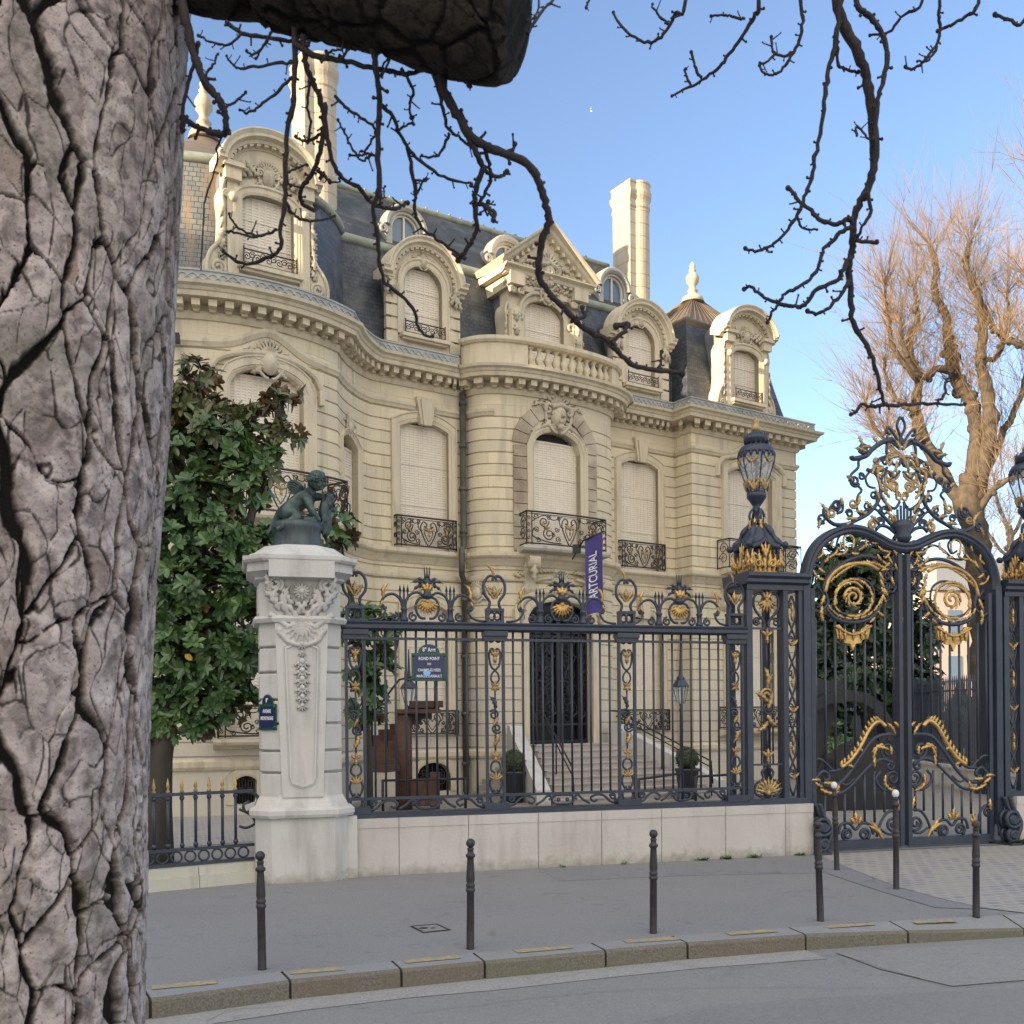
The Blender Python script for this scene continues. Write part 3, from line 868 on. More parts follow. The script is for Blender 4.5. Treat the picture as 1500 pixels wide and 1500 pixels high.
# right pavilion
R = MB(); R.uv = []
b0, b1, f0, f1 = 9.5, 14.35, .30, -6.0
c0, c1, g0, g1 = 10.25, 13.75, -.55, -5.2
def ring(e, z_):
    a, b, f, g = b0+(c0-b0)*e, b1+(c1-b1)*e, f0+(g0-f0)*e, f1+(g1-f1)*e
    return [P3(a, g, z_), P3(a, f, z_), P3(b, f, z_), P3(b, g, z_), P3(a, g, z_)]
lv = ((0,11.95), (.3,12.8), (.55,13.6), (.8,14.5), (1,15.25))
strip(R, [ring(e, q) for e, q in lv], [[(0,i*.85), (5.5,i*.85), (9.5,i*.85), (15,i*.85), (20,i*.85)] for i in range(5)])
R.build('pavilion_mansard', M['slate'], HOUSE)
R = MB(); R.uv = []
apx = so(11.7, -1.75)
r0 = ring(.97, 15.45); rws = [[Vector((p.x,p.y,15.25)) for p in ring(1.0,15.25)], [p+Vector((0,0,.1)) for p in ring(.94,15.3)], r0]
for f, z_ in ((.22,15.75), (.5,16.15), (.75,16.5), (.93,16.82)): rws.append([Vector((*(p.xy.lerp(apx, f)), z_)) for p in r0])
strip(R, rws, [[(i*4, k_) for i in range(5)] for k_ in range(len(rws))])
R.build('pavilion_cap', M['copper'], HOUSE)
t = MB()
for k_ in range(4):
    a, b = r0[k_], r0[k_+1]
    for i in range(12):
        p = a.lerp(b, (i+.5)/12); t.tube([p, Vector((*p.xy.lerp(apx, .5), 16.17)), Vector((*p.xy.lerp(apx, .9), 16.8))], .02, 4)
t.build('standing_seam', M['copper'], HOUSE)
finial(11.7, -1.75, 16.75, 1.35, M['chim'])
M['dormerzinc'] = simple('dormer_roof_zinc', (.20,.215,.225), .5, .25, c2=(.15,.155,.155), scale=2)
# ---- dormers
def semi(cx, cz, rx, rz, n=18): return [(cx+rx*math.cos(PI*i/n), cz+rz*math.sin(PI*i/n)) for i in range(n+1)]
def dormer(F, hw, z0, z1, rise, wz0, whw, wz1, wr, depth, kind, sill=True):
    # body: front wall with arched opening, cheeks, vaulted top
    t = MB()
    o = (-whw, whw, wz0, wz1, wr)
    n = 16
    out = [(hw, z0), (hw, z1)] + [(hw*math.cos(PI*i/n), z1+rise*math.sin(PI*i/n)) for i in range(1, n)] + [(-hw, z1), (-hw, z0)]
    inn = [(whw, z0), (whw, wz1)] + [(whw*math.cos(PI*i/n), wz1+wr*math.sin(PI*i/n)) for i in range(1, n)] + [(-whw, wz1), (-whw, z0)]
    m = len(out)
    V = [F(x,q,0) for x, q in out] + [F(x,q,0) for x, q in inn] + [F(x,q,-depth) for x, q in out] + [F(x,q,-.3) for x, q in inn]
    fc = []
    k0 = len(V)
    V += [F(x,q,-.45) for x, q in out]
    for i in range(m-1):
        fc += [(i, i+1, m+i+1, m+i), (k0+i, k0+i+1, i+1, i), (m+i, m+i+1, 3*m+i+1, 3*m+i)]
    t.add(V, fc)
    t.cur = 1; t.add([F(x*.97,q-.02,-.40) for x, q in out]+[F(x*.97,q-.02,-depth) for x, q in out], [(m+i, m+i+1, i+1, i) for i in range(m-1)]); t.cur = 0
    t.fbox(F, -whw, whw, z0, wz0, -.3, -.02)
    D = t.build('dormer', [M['trim'], M['dormerzinc']], HOUSE)
    win = MB()
    win.sweep(F, [(whw, wz0)] + [(whw, wz1)] + [(whw*math.cos(PI*i/n), wz1+wr*math.sin(PI*i/n)) for i in range(1, n)] + [(-whw, wz1), (-whw, wz0)], [(.0,-.28), (.0,.02), (-.05,.045), (-.15,.045), (-.17,.08), (-.22,.08), (-.22,-.02)])
    if sill: win.fbox(F, -whw-.16, whw+.16, wz0-.10, wz0, 0, .22); win.fbox(F, -whw-.1, whw+.1, wz0-.16, wz0-.10, 0, .14)
    W = win.build('window_surround', M['trim'], D)
    sh = shutter(F, -whw, whw, wz0, wz1+wr*.92, -.2, 6)
    # trim the shutter's head to the arch with a curtain of slats below the curve
    keep = [i for i, f in enumerate(sh.f)]
    sh.build('shutter', M['shutter'], D)
    return D, o
def hood(F, D, hw, zc, rise, out=.28, ears=.0, th=.16, a0=0, brackets=True):
    t = MB(); n = 22
    pts = [(hw*math.cos(math.radians(a0)+(PI-2*math.radians(a0))*i/n), zc+rise*math.sin(math.radians(a0)+(PI-2*math.radians(a0))*i/n)) for i in range(n+1)]
    if ears: pts = [(hw+ears, pts[0][1])] + pts + [(-hw-ears, pts[-1][1])]
    # normal points inward for this direction; profile 'a' negative goes outward
    t.sweep(F, pts, [(.14,-.06), (.14,.03), (.06,.06), (.06,out*.55), (.0,out*.62), (-.04,out), (-.10,out), (-th,out+.06), (-th-.03,out+.06), (-th-.04,-.42), (.0,-.42)])
    t.build('arched_hood', M['trim'], D)
    b = MB(); m = int(PI*(hw+rise)/2/.17)
    for i in range(m):
        a = math.radians(a0)+(PI-2*math.radians(a0))*(i+.5)/m
        c, s_ = math.cos(a), math.sin(a)
        for rr_ in (1,):
            x, q = (hw-.02)*c, zc+(rise-.02)*s_
            tx, tz = -s_, c
            V = []
            for dd in (.05, out*.5):
                for u, v_ in ((-.05,-.09), (.05,-.09), (.05,0), (-.05,0)): V.append(F(x+tx*u+c*v_, q+tz*u+s_*v_, dd))
            b.hexa(V)
    b.build('dentil_row', M['trim'], D)
def iron_sill(F, D, hw, z0, h, d=.14):
    t = MB()
    t.t2(F, [(-hw,z0), (hw,z0)], .014, d); t.t2(F, [(-hw,z0+h), (hw,z0+h)], .018, d)
    for x in (-hw, hw): t.t2(F, [(x,z0-.05), (x,z0+h+.06)], .018, d)
    for i in range(5):
        x = -hw+(i+.5)*hw*2/5
        t.t2(F, spiral(x-.05, z0+h*.45, .01, h*.32, 0, 1.5, 14), .012, d); t.t2(F, spiral(x+.07, z0+h*.6, .01, h*.28, 180, -1.4, 12), .012, d)
    t.build('sill_railing', M['rail'], D)
def volutes(F, D, hw, z0, z1, sz=1.0):
    t = MB()
    for sg in (-1, 1):
        m = lambda L: [(sg*x, q) for x, q in L]
        h = z1-z0
        edge = smooth([(hw,z1), (hw+.1*sz,z1-.1*h), (hw+.06*sz,z1-.3*h), (hw+.12*sz,z0+.45*h), (hw+.38*sz,z0+.3*h), (hw+.46*sz,z0+.16*h), (hw+.36*sz,z0), (hw,z0)], 4)
        t.poly(F, m(edge) if sg > 0 else list(reversed(m(edge))), -.55, .02)
        t.t2(F, m(edge[:-1]), .05*sz, .03)
        t.t2(F, m(spiral(hw+.2*sz, z0+.17*h, .03, .17*sz, 0, 1.6)), .045*sz, .04)
        t.t2(F, m(spiral(hw+.0, z1-.14*h, .02, .1*sz, 90, -1.4)), .04*sz, .05)
        for i in range(5): t.leaf(F, sg*(hw+.06*sz), z1-.25*h-i*.1*h, math.radians(-90+sg*18), .3*sz, .2*sz, .03, .4)
    t.build_each('side_volute', M['carve'], D)
def pilaster_boss(F, D, x, z0, z1):
    pass
# recess dormers
for nm, pl, pr, py in (('l', 590, 649, 460), ('r', 918, 958, 520)):
    s0, _ = hs(pl, py, -.38); s1, _ = hs(pr, py, -.38)
    F = frame((s0+s1)/2, -.38); whw = .60
    D, o = dormer(F, .98, 11.95, 14.15, .98, 12.72, whw, 14.15, .55, 2.2, 'round')
    hood(F, D, 1.02, 14.22, 1.02, .28, ears=.30)
    iron_sill(F, D, whw+.02, 12.76, .30)
    q = MB()
    for zz in (12.1, 12.45, 12.8, 13.15, 13.5, 13.85):
        for sg in (-1, 1): q.fbox(F, sg*.99-.17, sg*.99+.17, zz, zz+.29, -.1, .05)
    q.build_each('quoin', M['trim'], D)
    q = MB()
    for sg in (-1, 1):
        for i in range(3): q.leaf(F, sg*1.0, 14.15-.04*i, math.radians(-90+sg*(i-1)*25), .45, .22, .08, .5)
        q.t2(F, [(sg*x, z_) for x, z_ in spiral(1.02, 14.2, .02, .12, 0, 1.4)], .05, .1)
    q.build_each('carved_bracket', M['carve'], D)
    scallop_cartouche(F, 0, 14.88, .44, M['carve'], D)
# pavilion dormers
def big_dormer(s, off, ang, hw, whw, sz):
    F = frame(s, off, ang)
    D, o = dormer(F, hw, 11.95, 14.78, .72, 12.62, whw, 14.12, .22, 2.6, 'segment')
    hood(F, D, hw+.02, 14.78, .75, .34, ears=.22, th=.18)
    iron_sill(F, D, whw+.02, 12.66, .30)
    volutes(F, D, hw, 12.0, 14.5, sz)
    t = MB()
    for sg in (-1, 1):
        t.fbox(F, sg*(hw-.14)-.13, sg*(hw-.14)+.13, 12.3, 14.45, 0, .07)
        t.fbox(F, sg*(hw-.12)-.19, sg*(hw-.12)+.19, 14.45, 14.72, 0, .2)
        t.fbox(F, sg*(hw-.12)-.24, sg*(hw-.12)+.24, 14.72, 14.82, 0, .28)
        t.ball(F(sg*(hw-.14), 14.1, .09), .11, 8, 5)
    t.build_each('pilaster', M['trim'], D)
    scallop_cartouche(F, 0, 14.86, .58, M['carve'], D)
    t = MB()
    for sg in (-1, 1):
        for i in range(4): t.leaf(F, sg*(.25+.14*i), 14.75-.05*i, math.radians(90-sg*65), .4, .2, .05, .5, sg*.5)
    t.build_each('carved_foliage', M['carve'], D)
    return F, D
s0 = hs(392, 350, 1.6)[0]
big_dormer(s0, 1.66, 0.0, 1.0, .62, 1.0)
s0 = hs(1091, 545, .45)[0]
big_dormer(s0, .50, 0.0, .98, .60, .8)
# pedimented centre
s0 = hs(797, 460, -.3)[0]
F = frame(s0, -.3)
D, o = dormer(F, 1.28, 11.6, 14.7, .25, 12.0, .72, 14.15, .42, 3.0, 'ped', False)
t = MB()
for sg in (-1, 1):
    t.fbox(F, sg*1.12-.2, sg*1.12+.2, 11.7, 14.2, 0, .12); t.fbox(F, sg*1.12-.16, sg*1.12+.16, 12.0, 14.1, .10, .17)
    t.fbox(F, sg*1.16-.26, sg*1.16+.26, 14.75, 15.12, -.05, .34)
t.fbox(F, -1.42, 1.42, 14.7, 15.12, -2.5, .14)
t.build_each('pilaster', M['trim'], D)
t = MB()
for sg in (-1, 1):
    for i in range(5): t.leaf(F, sg*1.12+(i-2)*.06, 14.55, math.radians(90-(i-2)*24), .32, .14, .14, .5)
    t.t2(F, [(sg*1.12+x, q) for x, q in spiral(-.14, 14.62, .02, .1, 90, 1.4)], .05, .2); t.t2(F, [(sg*1.12+x, q) for x, q in spiral(.14, 14.62, .02, .1, 90, -1.4)], .05, .2)
    for i in range(3): t.leaf(F, sg*1.12, 14.1-.42*i, -PI/2, .42, .26, .16, .5)
    t.t2(F, [(sg*1.12+x, q) for x, q in spiral(0, 12.35, .03, .16, 0, 1.6)], .05, .18)
t.build_each('carved_capital', M['carve'], D)
volutes(F, D, 1.32, 11.9, 14.3, .8)
t = MB()
cor = [(-1.0,0), (-1.0,-.05), (.02,-.05)]
V0 = lambda: None
# raking and level cornices
hwp = 1.62; zb = 15.12; zp = 16.62
t.sweep(F, [(hwp,zb), (-hwp,zb)], [(.0,-2.4), (.06,.16), (.02,.30), (-.06,.34), (-.12,.46), (-.16,.46), (-.16,-2.4)])
t.sweep(F, [(hwp+.05,zb+.18), (0,zp), (-hwp-.05,zb+.18)], [(.12,-.1), (.12,.16), (.02,.32), (-.05,.36), (-.10,.5), (-.16,.52), (-.18,-2.6)])
t.poly(F, [(-hwp,zb+.14), (hwp,zb+.14), (0,zp-.05)], -2.3, .12)
t.build('pediment', M['trim'], D)
t = MB(); mrow = 14
for i in range(mrow):
    x = -hwp+.12+(2*hwp-.24)*i/(mrow-1); t.fbox(F, x-.055, x+.055, zb-.09, zb, .1, .28)
for i in range(8):
    for sg in (-1, 1):
        f = (i+.6)/8.4; x = sg*hwp*(1-f); q = zb+.2+(zp-zb-.2)*f-.22
        t.fbox(F, x-.05, x+.05, q, q+.1, .1, .28)
t.build('dentil_row', M['trim'], D)
F3 = lambda x, z, d=0: F(x, z, d+.14)
scallop_cartouche(F3, .0, 15.5, 1.0, M['carve'], D, 'crest_cartouche', True)
scallop_cartouche(F3, .0, 14.78, .55, M['carve'], D, 'mask_cartouche', True)
t = MB()
for sg in (-1, 1):
    for i in range(6): t.leaf(F, sg*(.45+.15*i), 15.38-.0*i, math.radians(90-sg*60), .36-.03*i, .2, .14, .5, -sg*.6)
    for i in range(5): t.leaf(F, sg*(.25+.17*i), 14.95-.02*i, math.radians(90-sg*80), .3, .2, .14, .5, sg*.7)
    t.t2(F, [(sg*x, q) for x, q in smooth([(.1,14.75), (.5,14.7), (.85,14.4), (.95,14.0)], 4)], .06, .1)
    t.t2(F, [(sg*x, q) for x, q in spiral(.92, 13.95, .03, .12, 90, -1.4)], .05, .1)
t.build_each('carved_foliage', M['carve'], D)
# ---- bow balustrade
t = MB()
Lb0, Lb1 = L_b0+.02, L_b1
hmould(t, Lb0, Lb1, [(-.1,11.86), (.3,11.86), (.3,12.02), (-.1,12.02)]); hmould(t, Lb0, Lb1, [(-.1,12.58), (.3,12.58), (.36,12.64), (.36,12.74), (-.12,12.76)])
la = hit(768, 530)[0]; lb = hit(886, 545)[0]
hmould(t, Lb0, la, [(-.05,12.0), (.25,12.0), (.25,12.6), (-.05,12.6)]); hmould(t, lb, Lb1, [(-.05,12.0), (.25,12.0), (.25,12.6), (-.05,12.6)])
B = t.build('balustrade', M['trim'], HOUSE)
bp = [(.10,0), (.10,.05), (.06,.08), (.065,.11), (.115,.2), (.12,.27), (.07,.38), (.05,.46), (.055,.49), (.085,.52), (.10,.54), (.10,.58)]
nb = 11
for i in range(nb):
    t = MB(); c = FW(la+(lb-la)*(i+.5)/nb, 12.01, .1)
    t.lathe(c, bp, 10); t.build('baluster', M['trim'], B)
# ---- zinc lucarnes
for px, py in ((588, 305), (737, 355), (892, 402)):
    s0, z0 = hs(px, py, -2.2)
    F = frame(s0, -1.95); zb = 16.1; hw = .62
    t = MB(); n = 14
    out = [(hw, zb-.35), (hw, zb+.35)] + [(hw*math.cos(PI*i/n), zb+.35+hw*math.sin(PI*i/n)) for i in range(1, n)] + [(-hw, zb+.35), (-hw, zb-.35)]
    hw2 = .44
    inn = [(hw2, zb-.2), (hw2, zb+.35)] + [(hw2*math.cos(PI*i/n), zb+.35+hw2*math.sin(PI*i/n)) for i in range(1, n)] + [(-hw2, zb+.35), (-hw2, zb-.2)]
    m = len(out)
    V = [F(x,q,0) for x, q in out] + [F(x,q,0) for x, q in inn] + [F(x,q,-2.6) for x, q in out] + [F(x,q,-.12) for x, q in inn]
    fc = []
    for i in range(m-1): fc += [(i, i+1, m+i+1, m+i), (2*m+i, 2*m+i+1, i+1, i), (m+i, m+i+1, 3*m+i+1, 3*m+i)]
    t.add(V, fc); t.fbox(F, -hw, hw, zb-.35, zb-.2, -.15, .02)
    t.sweep(F, out[1:-1], [(.1,-.02), (.1,.05), (.03,.12), (-.05,.12), (-.1,.05), (-.1,-.3)])
    for sg in (-1, 1): t.t2(F, [(sg*x, q) for x, q in spiral(hw+.12, zb+.18, .02, .13, 90, 1.4)], .05, .06)
    D = t.build('lucarne', M['lead'], HOUSE)
    g = MB(); g.fbox(F, -hw2, hw2, zb-.2, zb+.35+hw2, -.2, -.16); g.build('pane', M['glass'], D)
    g = MB(); g.fbox(F, -.025, .025, zb-.2, zb+.35+hw2, -.16, -.10)
    g.sweep(F, inn, [(.0,-.16), (.0,-.09), (.05,-.09), (.05,-.16)]); g.fbox(F, -hw2, hw2, zb-.2, zb-.14, -.16, -.09); g.build('sash', M['shutter'], D)
# ---- chimneys
def chimney(s, off, z0, z1, hx, hy, ang=0):
    # a square flue on the left joined to a round, banded one on the right
    c = so(s, off)
    def sq(k_, z_):
        a, b = hx*.52, hy
        return [Vector((*(c+FD_*(x*(1 if x > 0 else 1)-hx*.42)-FN_*y), z_)) for x, y in ((-a*k_,-b*k_), (a*.9,-b*k_), (a*.9,b*k_), (-a*k_,b*k_))]
    def rd(k_, z_):
        r = hy*.86*k_
        return [Vector((*(c+FD_*(hx*.22+r*math.cos(2*PI*i/24))+FN_*(hy*.46+r*math.sin(2*PI*i/24))), z_)) for i in range(24)]
    H = z1-z0
    pr = [(1.12,z0), (1.12,z0+.06*H), (1,z0+.08*H)]
    q = z0+.08*H
    while q < z1-1.25:
        pr += [(1,q+.42), (.97,q+.427), (.97,q+.443), (1,q+.45)]; q += .45
    pr += [(1,z1-.95), (1.07,z1-.9), (1.07,z1-.8), (1.02,z1-.78), (1.04,z1-.66), (1.17,z1-.52), (1.21,z1-.42), (1.21,z1-.34), (1.1,z1-.3), (1.08,z1-.1), (1.13,z1-.06), (1.13,z1), (.8,z1+.02)]
    t = MB(); t.loft([sq(k_, q_) for k_, q_ in pr]); t.loft([rd(k_, q_+.006) for k_, q_ in pr], smooth=False)
    t.build('chimney', M['chim'], HOUSE)
s0 = hs(461, 200, -3.4)[0]; chimney(s0, -3.4, 16.0, 21.3, .54, .5)
s0 = hs(925, 330, -3.6)[0]; chimney(s0, -3.6, 16.6, 21.15, .50, .48)
# ---- entrance steps, cheek walls, handrails
oG = OP['G']; cG = (oG[0]+oG[1])/2; pG = FW(cG, 0, 0)
sG = (pG.xy-FB).dot(FD_); oGf = (pG.xy-FB).dot(FN_)
F = frame(sG, oGf, 0.0)
t = MB(); ns = 9
for i in range(ns):
    z1 = 1.42-i*.158; d1 = .75+i*.34; hw = 1.5+i*.15
    t.fbox(F, -hw, hw, z1-.158 if i < ns-1 else -.05, z1, -.6, d1)
    t.fbox(F, -hw, hw, z1-.035, z1+.002, d1-.2, d1+.03)
t.build('entrance_steps', M['step'], HOUSE)
for sg in (-1, 1):
    t = MB(); rings = []
    for i in range(13):
        f = i/12; d = .1+3.2*f; x = sg*(1.58+1.25*f); zt = 1.95-1.55*f**1.1 if f > .12 else 1.95
        rings.append([F(x, -.1, d), F(x+sg*.38, -.1, d-.05), F(x+sg*.38, zt, d-.05), F(x, zt, d)])
    t.loft(rings); t.build('stair_cheek', M['white'], HOUSE)
    h = MB()
    x = sg*1.3; x2 = sg*2.35; xm = sg*1.82
    h.tube([F(x, 2.35, .5), F(x, 2.35, .8), F(x2, .95, 3.55), F(x2, .35, 3.6)], .024, 6); h.tube([F(x, 2.20, .8), F(x2, .80, 3.5)], .018, 6)
    h.tube([F(x, 2.35, .5), F(x, 1.4, .5)], .02, 6); h.tube([F(xm, 1.65, 2.15), F(xm, .7, 2.15)], .02, 6); h.tube([F(x2, .95, 3.55), F(x2, 0, 3.55)], .02, 6)
    h.build('handrail', M['black'], HOUSE)
# small floodlight on the bow
t = MB(); L, z_ = hit(258, 498)
t.tube([FW(L, z_, 0), FW(L, z_, .25)], .03, 6); t.fbox(FW, L-.12, L+.12, z_-.16, z_+.04, .2, .36)
t.build('floodlight', M['black'], HOUSE)
# ================================================================ FENCE, GATE, PIERS
GA = math.radians(15.3)
G0 = Vector((-2.29, 14.3)); GD = Vector((math.cos(GA), math.sin(GA))); GN = Vector((math.sin(GA), -math.cos(GA)))
def FF(u, z, d=0.0):
    p = G0 + GD*u + GN*d
    return Vector((p.x, p.y, z))
def fp(px, py, d=0.0):
    a, b = ray(px, py)
    P = G0 + GN*d
    u = (a*P.y-P.x)/(GD.x-a*GD.y)
    return u, HC+b*(P.y+GD.y*u)
def fps(L): return [fp(*p) for p in L]
U0 = fp(505, 1240)[0]; U1 = fp(1184, 1215)[0]
WH = .80
# low wall
t = MB()
joints = [U0]+[fp(x, 1240)[0] for x in (582, 683, 784, 876, 963, 1056, 1143)]+[U1]
for a, b in zip(joints, joints[1:]):
    t.fbox(FF, a+.005, b-.005, -.1, WH-.13, -.45, .16); 
    t.fbox(FF, a+.005, b-.005, WH-.13, WH, -.45, .17)
t.fbox(FF, U0, U1, -.1, WH-.02, -.40, .13)
lw = t.build('low_wall', M['plinth'])
tag(lw, 'low wall of pale pinkish stone slabs carrying the long iron railing', 'wall')
UG0 = U1; UR = fp(1479, 1205)[0]
t = MB()
for a, b in ((UR, UR+1.1), (UR+1.1, UR+2.4), (UR+2.4, UR+3.7), (UR+3.7, UR+5.2)):
    t.fbox(FF, a+.005, b-.005, -.1, WH-.13, -.45, .16); t.fbox(FF, a+.005, b-.005, WH-.13, WH, -.45, .17)
t.fbox(FF, UR, UR+5.2, -.1, WH-.02, -.40, .14)
tag(t.build('low_wall', M['plinth']), 'short end of pale stone wall at the right of the double gate', 'wall')
# --- ornaments
def lyre(t, g, F, u, z, s=1.0, d=0):
    for sg in (-1, 1):
        t.t2(F, [(u+sg*x*s, z+q*s) for x, q in smooth([(.09,0), (.07,.10), (.15,.22), (.155,.36), (.09,.46), (.02,.47), (.03,.41)], 4)], .022*s, d)
    for a in (55, 90, 125): g.leaf(F, u, z+.14*s, math.radians(a), .22*s, .065*s, d, .3)
    g.leaf(F, u-.02*s, z+.47*s, math.radians(70), .22*s, .06*s, d, .3, 1.6)
    g.leaf(F, u, z+.3*s, math.radians(-90), .14*s, .1*s, d, .4)
def trident(t, F, u, z0, z1, d=0):
    t.t2(F, [(u,z0), (u,z1)], [.024,.014], d); zc = z1-.17
    t.lathe(F(u, z0, d), [(.06,0), (.06,.04), (.04,.07), (.04,.16), (.055,.18), (.03,.22)], 8)
    t.t2(F, [(u-.055,z1-.02), (u-.055,zc+.05), (u-.03,zc), (u,zc-.02), (u+.03,zc), (u+.055,zc+.05), (u+.055,z1-.02)], .014, d)
    for x in (-.055, 0, .055): t.tube([F(u+x, z1-.04, d), F(u+x, z1+.05, d)], [.022,.002], 5)
    for sg in (-1, 1): t.t2(F, [(u+sg*x, q) for x, q in spiral(.13, z0+.07, .012, .065, 200, -1.3, 14)], .017, d)
def shell(g, F, u, z, r, d=0, a0=200, a1=340, n=9):
    for i in range(n):
        a = math.radians(a0+(a1-a0)*i/(n-1)); g.leaf(F, u, z, a, r, r*.34, d, .5)
    g.ball(F(u, z, d), r*.2, 8, 5)
def crest(t, g, u, z):
    F = FF
    for sg in (-1, 1):
        m = lambda L: [(u+sg*x, z+q) for x, q in L]
        t.t2(F, m(smooth([(.03,.05), (.10,.06), (.155,.14), (.165,.24), (.12,.33), (.03,.36)], 4)), .02)
        t.t2(F, m(smooth([(.05,.36), (.14,.42), (.25,.38), (.31,.27), (.32,.08)], 4)), .02)
        t.t2(F, m(smooth([(.34,.12), (.38,.30), (.48,.39), (.60,.36), (.665,.26), (.64,.18), (.58,.2)], 4)), .021)
        t.t2(F, m(smooth([(.66,.27), (.60,.16), (.68,.05), (.85,.02)], 4)), .018)
        trident(t, F, u+sg*.335, z, z+.48)
        g.leaf(F, u+sg*.62, z+.34, math.radians(90-sg*30), .24, .065, .01, .3, sg*1.5)
        g.leaf(F, u+sg*.64, z+.30, math.radians(-90+sg*20), .10, .05, .01, .3)
        for a, L in ((20, .24), (50, .26), (75, .2)): t.leaf(F, u, z+.52, math.radians(90-sg*(90-a)), L, .055, .0, .4, -sg*1.3)
    shell(g, F, u, z+.29, .19, .02)
    for a in (60, 90, 120): g.leaf(F, u, z+.42, math.radians(a), .15, .1, .02, .5)
    t.lathe(F(u, z+.33, 0), [(.05,0), (.09,.04), (.05,.09), (.03,.2), (.05,.24), (.02,.3)], 8)
    for x in (-.04, 0, .04): t.tube([F(u+x*.6, z+.6, 0), F(u+x, z+.78, 0)], [.016,.008], 5)
FENCE = thing('iron_railing', 'long blue-grey iron railing with gilded crests, standing on the low stone wall', 'railing', FF(U0, WH))
ZT = 3.54; ZM = fp(700, 937)[1]; ZB = fp(750, 1164)[1]
UE = fp(1092, 1000)[0]
t = MB()
t.sweep(FF, [(U0-.02, ZT-.06), (UE, ZT-.06)], [(-.05,-.05), (-.05,.05), (-.02,.09), (.03,.09), (.06,.11), (.08,.09), (.08,-.08), (-.05,-.05)])
t.build('top_rail', M['iron'], FENCE)
t = MB(); t.fbox(FF, U0, UE, ZM-.018, ZM+.018, -.02, .02); t.fbox(FF, U0, UE, ZB-.02, ZB+.02, -.02, .02); t.fbox(FF, U0, UE, WH, WH+.05, -.12, .12); t.fbox(FF, U0, UE, WH+.05, WH+.08, -.09, .09)
t.build('cross_rail', M['iron'], FENCE)
posts = [fp(x, 1050)[0] for x in (521, 725.5, 918.5, 1077)]
PW = .125
nb = 0
for k in range(len(posts)-1):
    a, b = posts[k]+PW, posts[k+1]-PW
    n = int(round((b-a)/.148))
    for i in range(1, n):
        t = MB(); u = a+(b-a)*i/n
        t.tube([FF(u, ZB, 0), FF(u, ZT-.1, 0)], .0165, 6)
        t.build('bar', M['iron'], FENCE); nb += 1
for u in posts:
    t = MB(); g = MB()
    for sg in (-1, 1): t.fbox(FF, u+sg*PW-.02, u+sg*PW+.02, WH+.06, ZT-.1, -.025, .025)
    t.fbox(FF, u-PW-.06, u+PW+.06, WH+.06, WH+.16, -.1, .1); t.fbox(FF, u-PW-.05, u+PW+.05, ZT-.17, ZT-.1, -.1, .1)
    t.fbox(FF, u-PW-.05, u+PW+.05, ZT-.24, ZT-.17, -.06, .06)
    # collar above the rail
    t.fbox(FF, u-.13, u+.13, ZT+.02, ZT+.05, -.06, .06); t.fbox(FF, u-.13, u+.13, ZT+.19, ZT+.23, -.07, .07)
    for x in (-.11, .11): t.fbox(FF, u+x-.02, u+x+.02, ZT+.05, ZT+.19, -.05, .05)
    t.t2(FF, arcpts(u-.04, ZT+.12, .05, .055, 0, 360, 10), .015); t.t2(FF, arcpts(u+.04, ZT+.12, .05, .055, 0, 360, 10), .015)
    lyre(t, g, FF, u, ZT+.23)
    # infill from the top down
    for sg in (-1, 1):
        m = lambda L: [(u+sg*x, q) for x, q in L]
        t.t2(FF, m(spiral(.045, ZM-.0, .012, .055, 90, 1.2, 12)), .015)
        t.t2(FF, m(smooth([(0,ZM-.44), (.06,ZM-.38), (.085,ZM-.24), (.07,ZM-.15), (.03,ZM-.13), (.02,ZM-.18)], 4)), .017)
        t.t2(FF, m(smooth([(0,ZM-.44), (.05,ZM-.5), (.06,ZM-.58), (.02,ZM-.63)], 4)), .015)
        t.t2(FF, m(smooth([(0,ZB+.5), (.06,ZB+.46), (.07,ZB+.37), (.02,ZB+.32), (.06,ZB+.26), (.09,ZB+.16), (.05,ZB+.05), (.02,ZB+.08)], 4)), .017)
    for a in (55, 90, 125, -90): g.leaf(FF, u, ZM-.24, math.radians(a), .11, .07, .01, .5)
    for a in (40, 140, 90, -90, -40, -140): g.leaf(FF, u, ZM-.68, math.radians(a), .085, .055, .01, .5)
    t.t2(FF, [(u,ZM-.7), (u,ZM-1.12)], .014); t.t2(FF, [(u,ZB+1.0), (u,ZB+.62)], .014)
    # S scroll amid the post
    zc = (ZM-1.12+ZB+1.0)/2
    t.t2(FF, spiral(u-.02, zc+.1, .012, .075, 0, 1.4), .017); t.t2(FF, spiral(u+.02, zc-.1, .012, .075, 180, 1.4), .017)
    t.leaf(FF, u, zc+.18, math.radians(75), .22, .07, .0, .4, 1.2)
    g.leaf(FF, u+.03, zc-.18, math.radians(-80), .2, .08, .02, .4, -1.0); g.leaf(FF, u-.03, zc-.05, math.radians(60), .14, .07, .02, .4)
    for a in (30, 60, 90, 120, 150): g.leaf(FF, u, ZB+.22, math.radians(a), .12, .05, .01, .5)
    for a in (40, 140, 90, -90): g.leaf(FF, u, ZB+.56, math.radians(a), .09, .055, .01, .5)
    t.t2(FF, arcpts(u, (WH+.16+ZB)/2+.01, .085, .085, 0, 360, 16), .019)
    p = t.build('openwork_post', M['iron'], FENCE); g.build_each('gilded_ornament', M['oldgold'], p)
for k, px in enumerate((626, 823, 995)):
    u = fp(px, 900)[0]; t = MB(); g = MB()
    crest(t, g, u, ZT+.02)
    p = t.build('crest', M['iron'], FENCE); g.build_each('gilded_ornament', M['gold'], p)
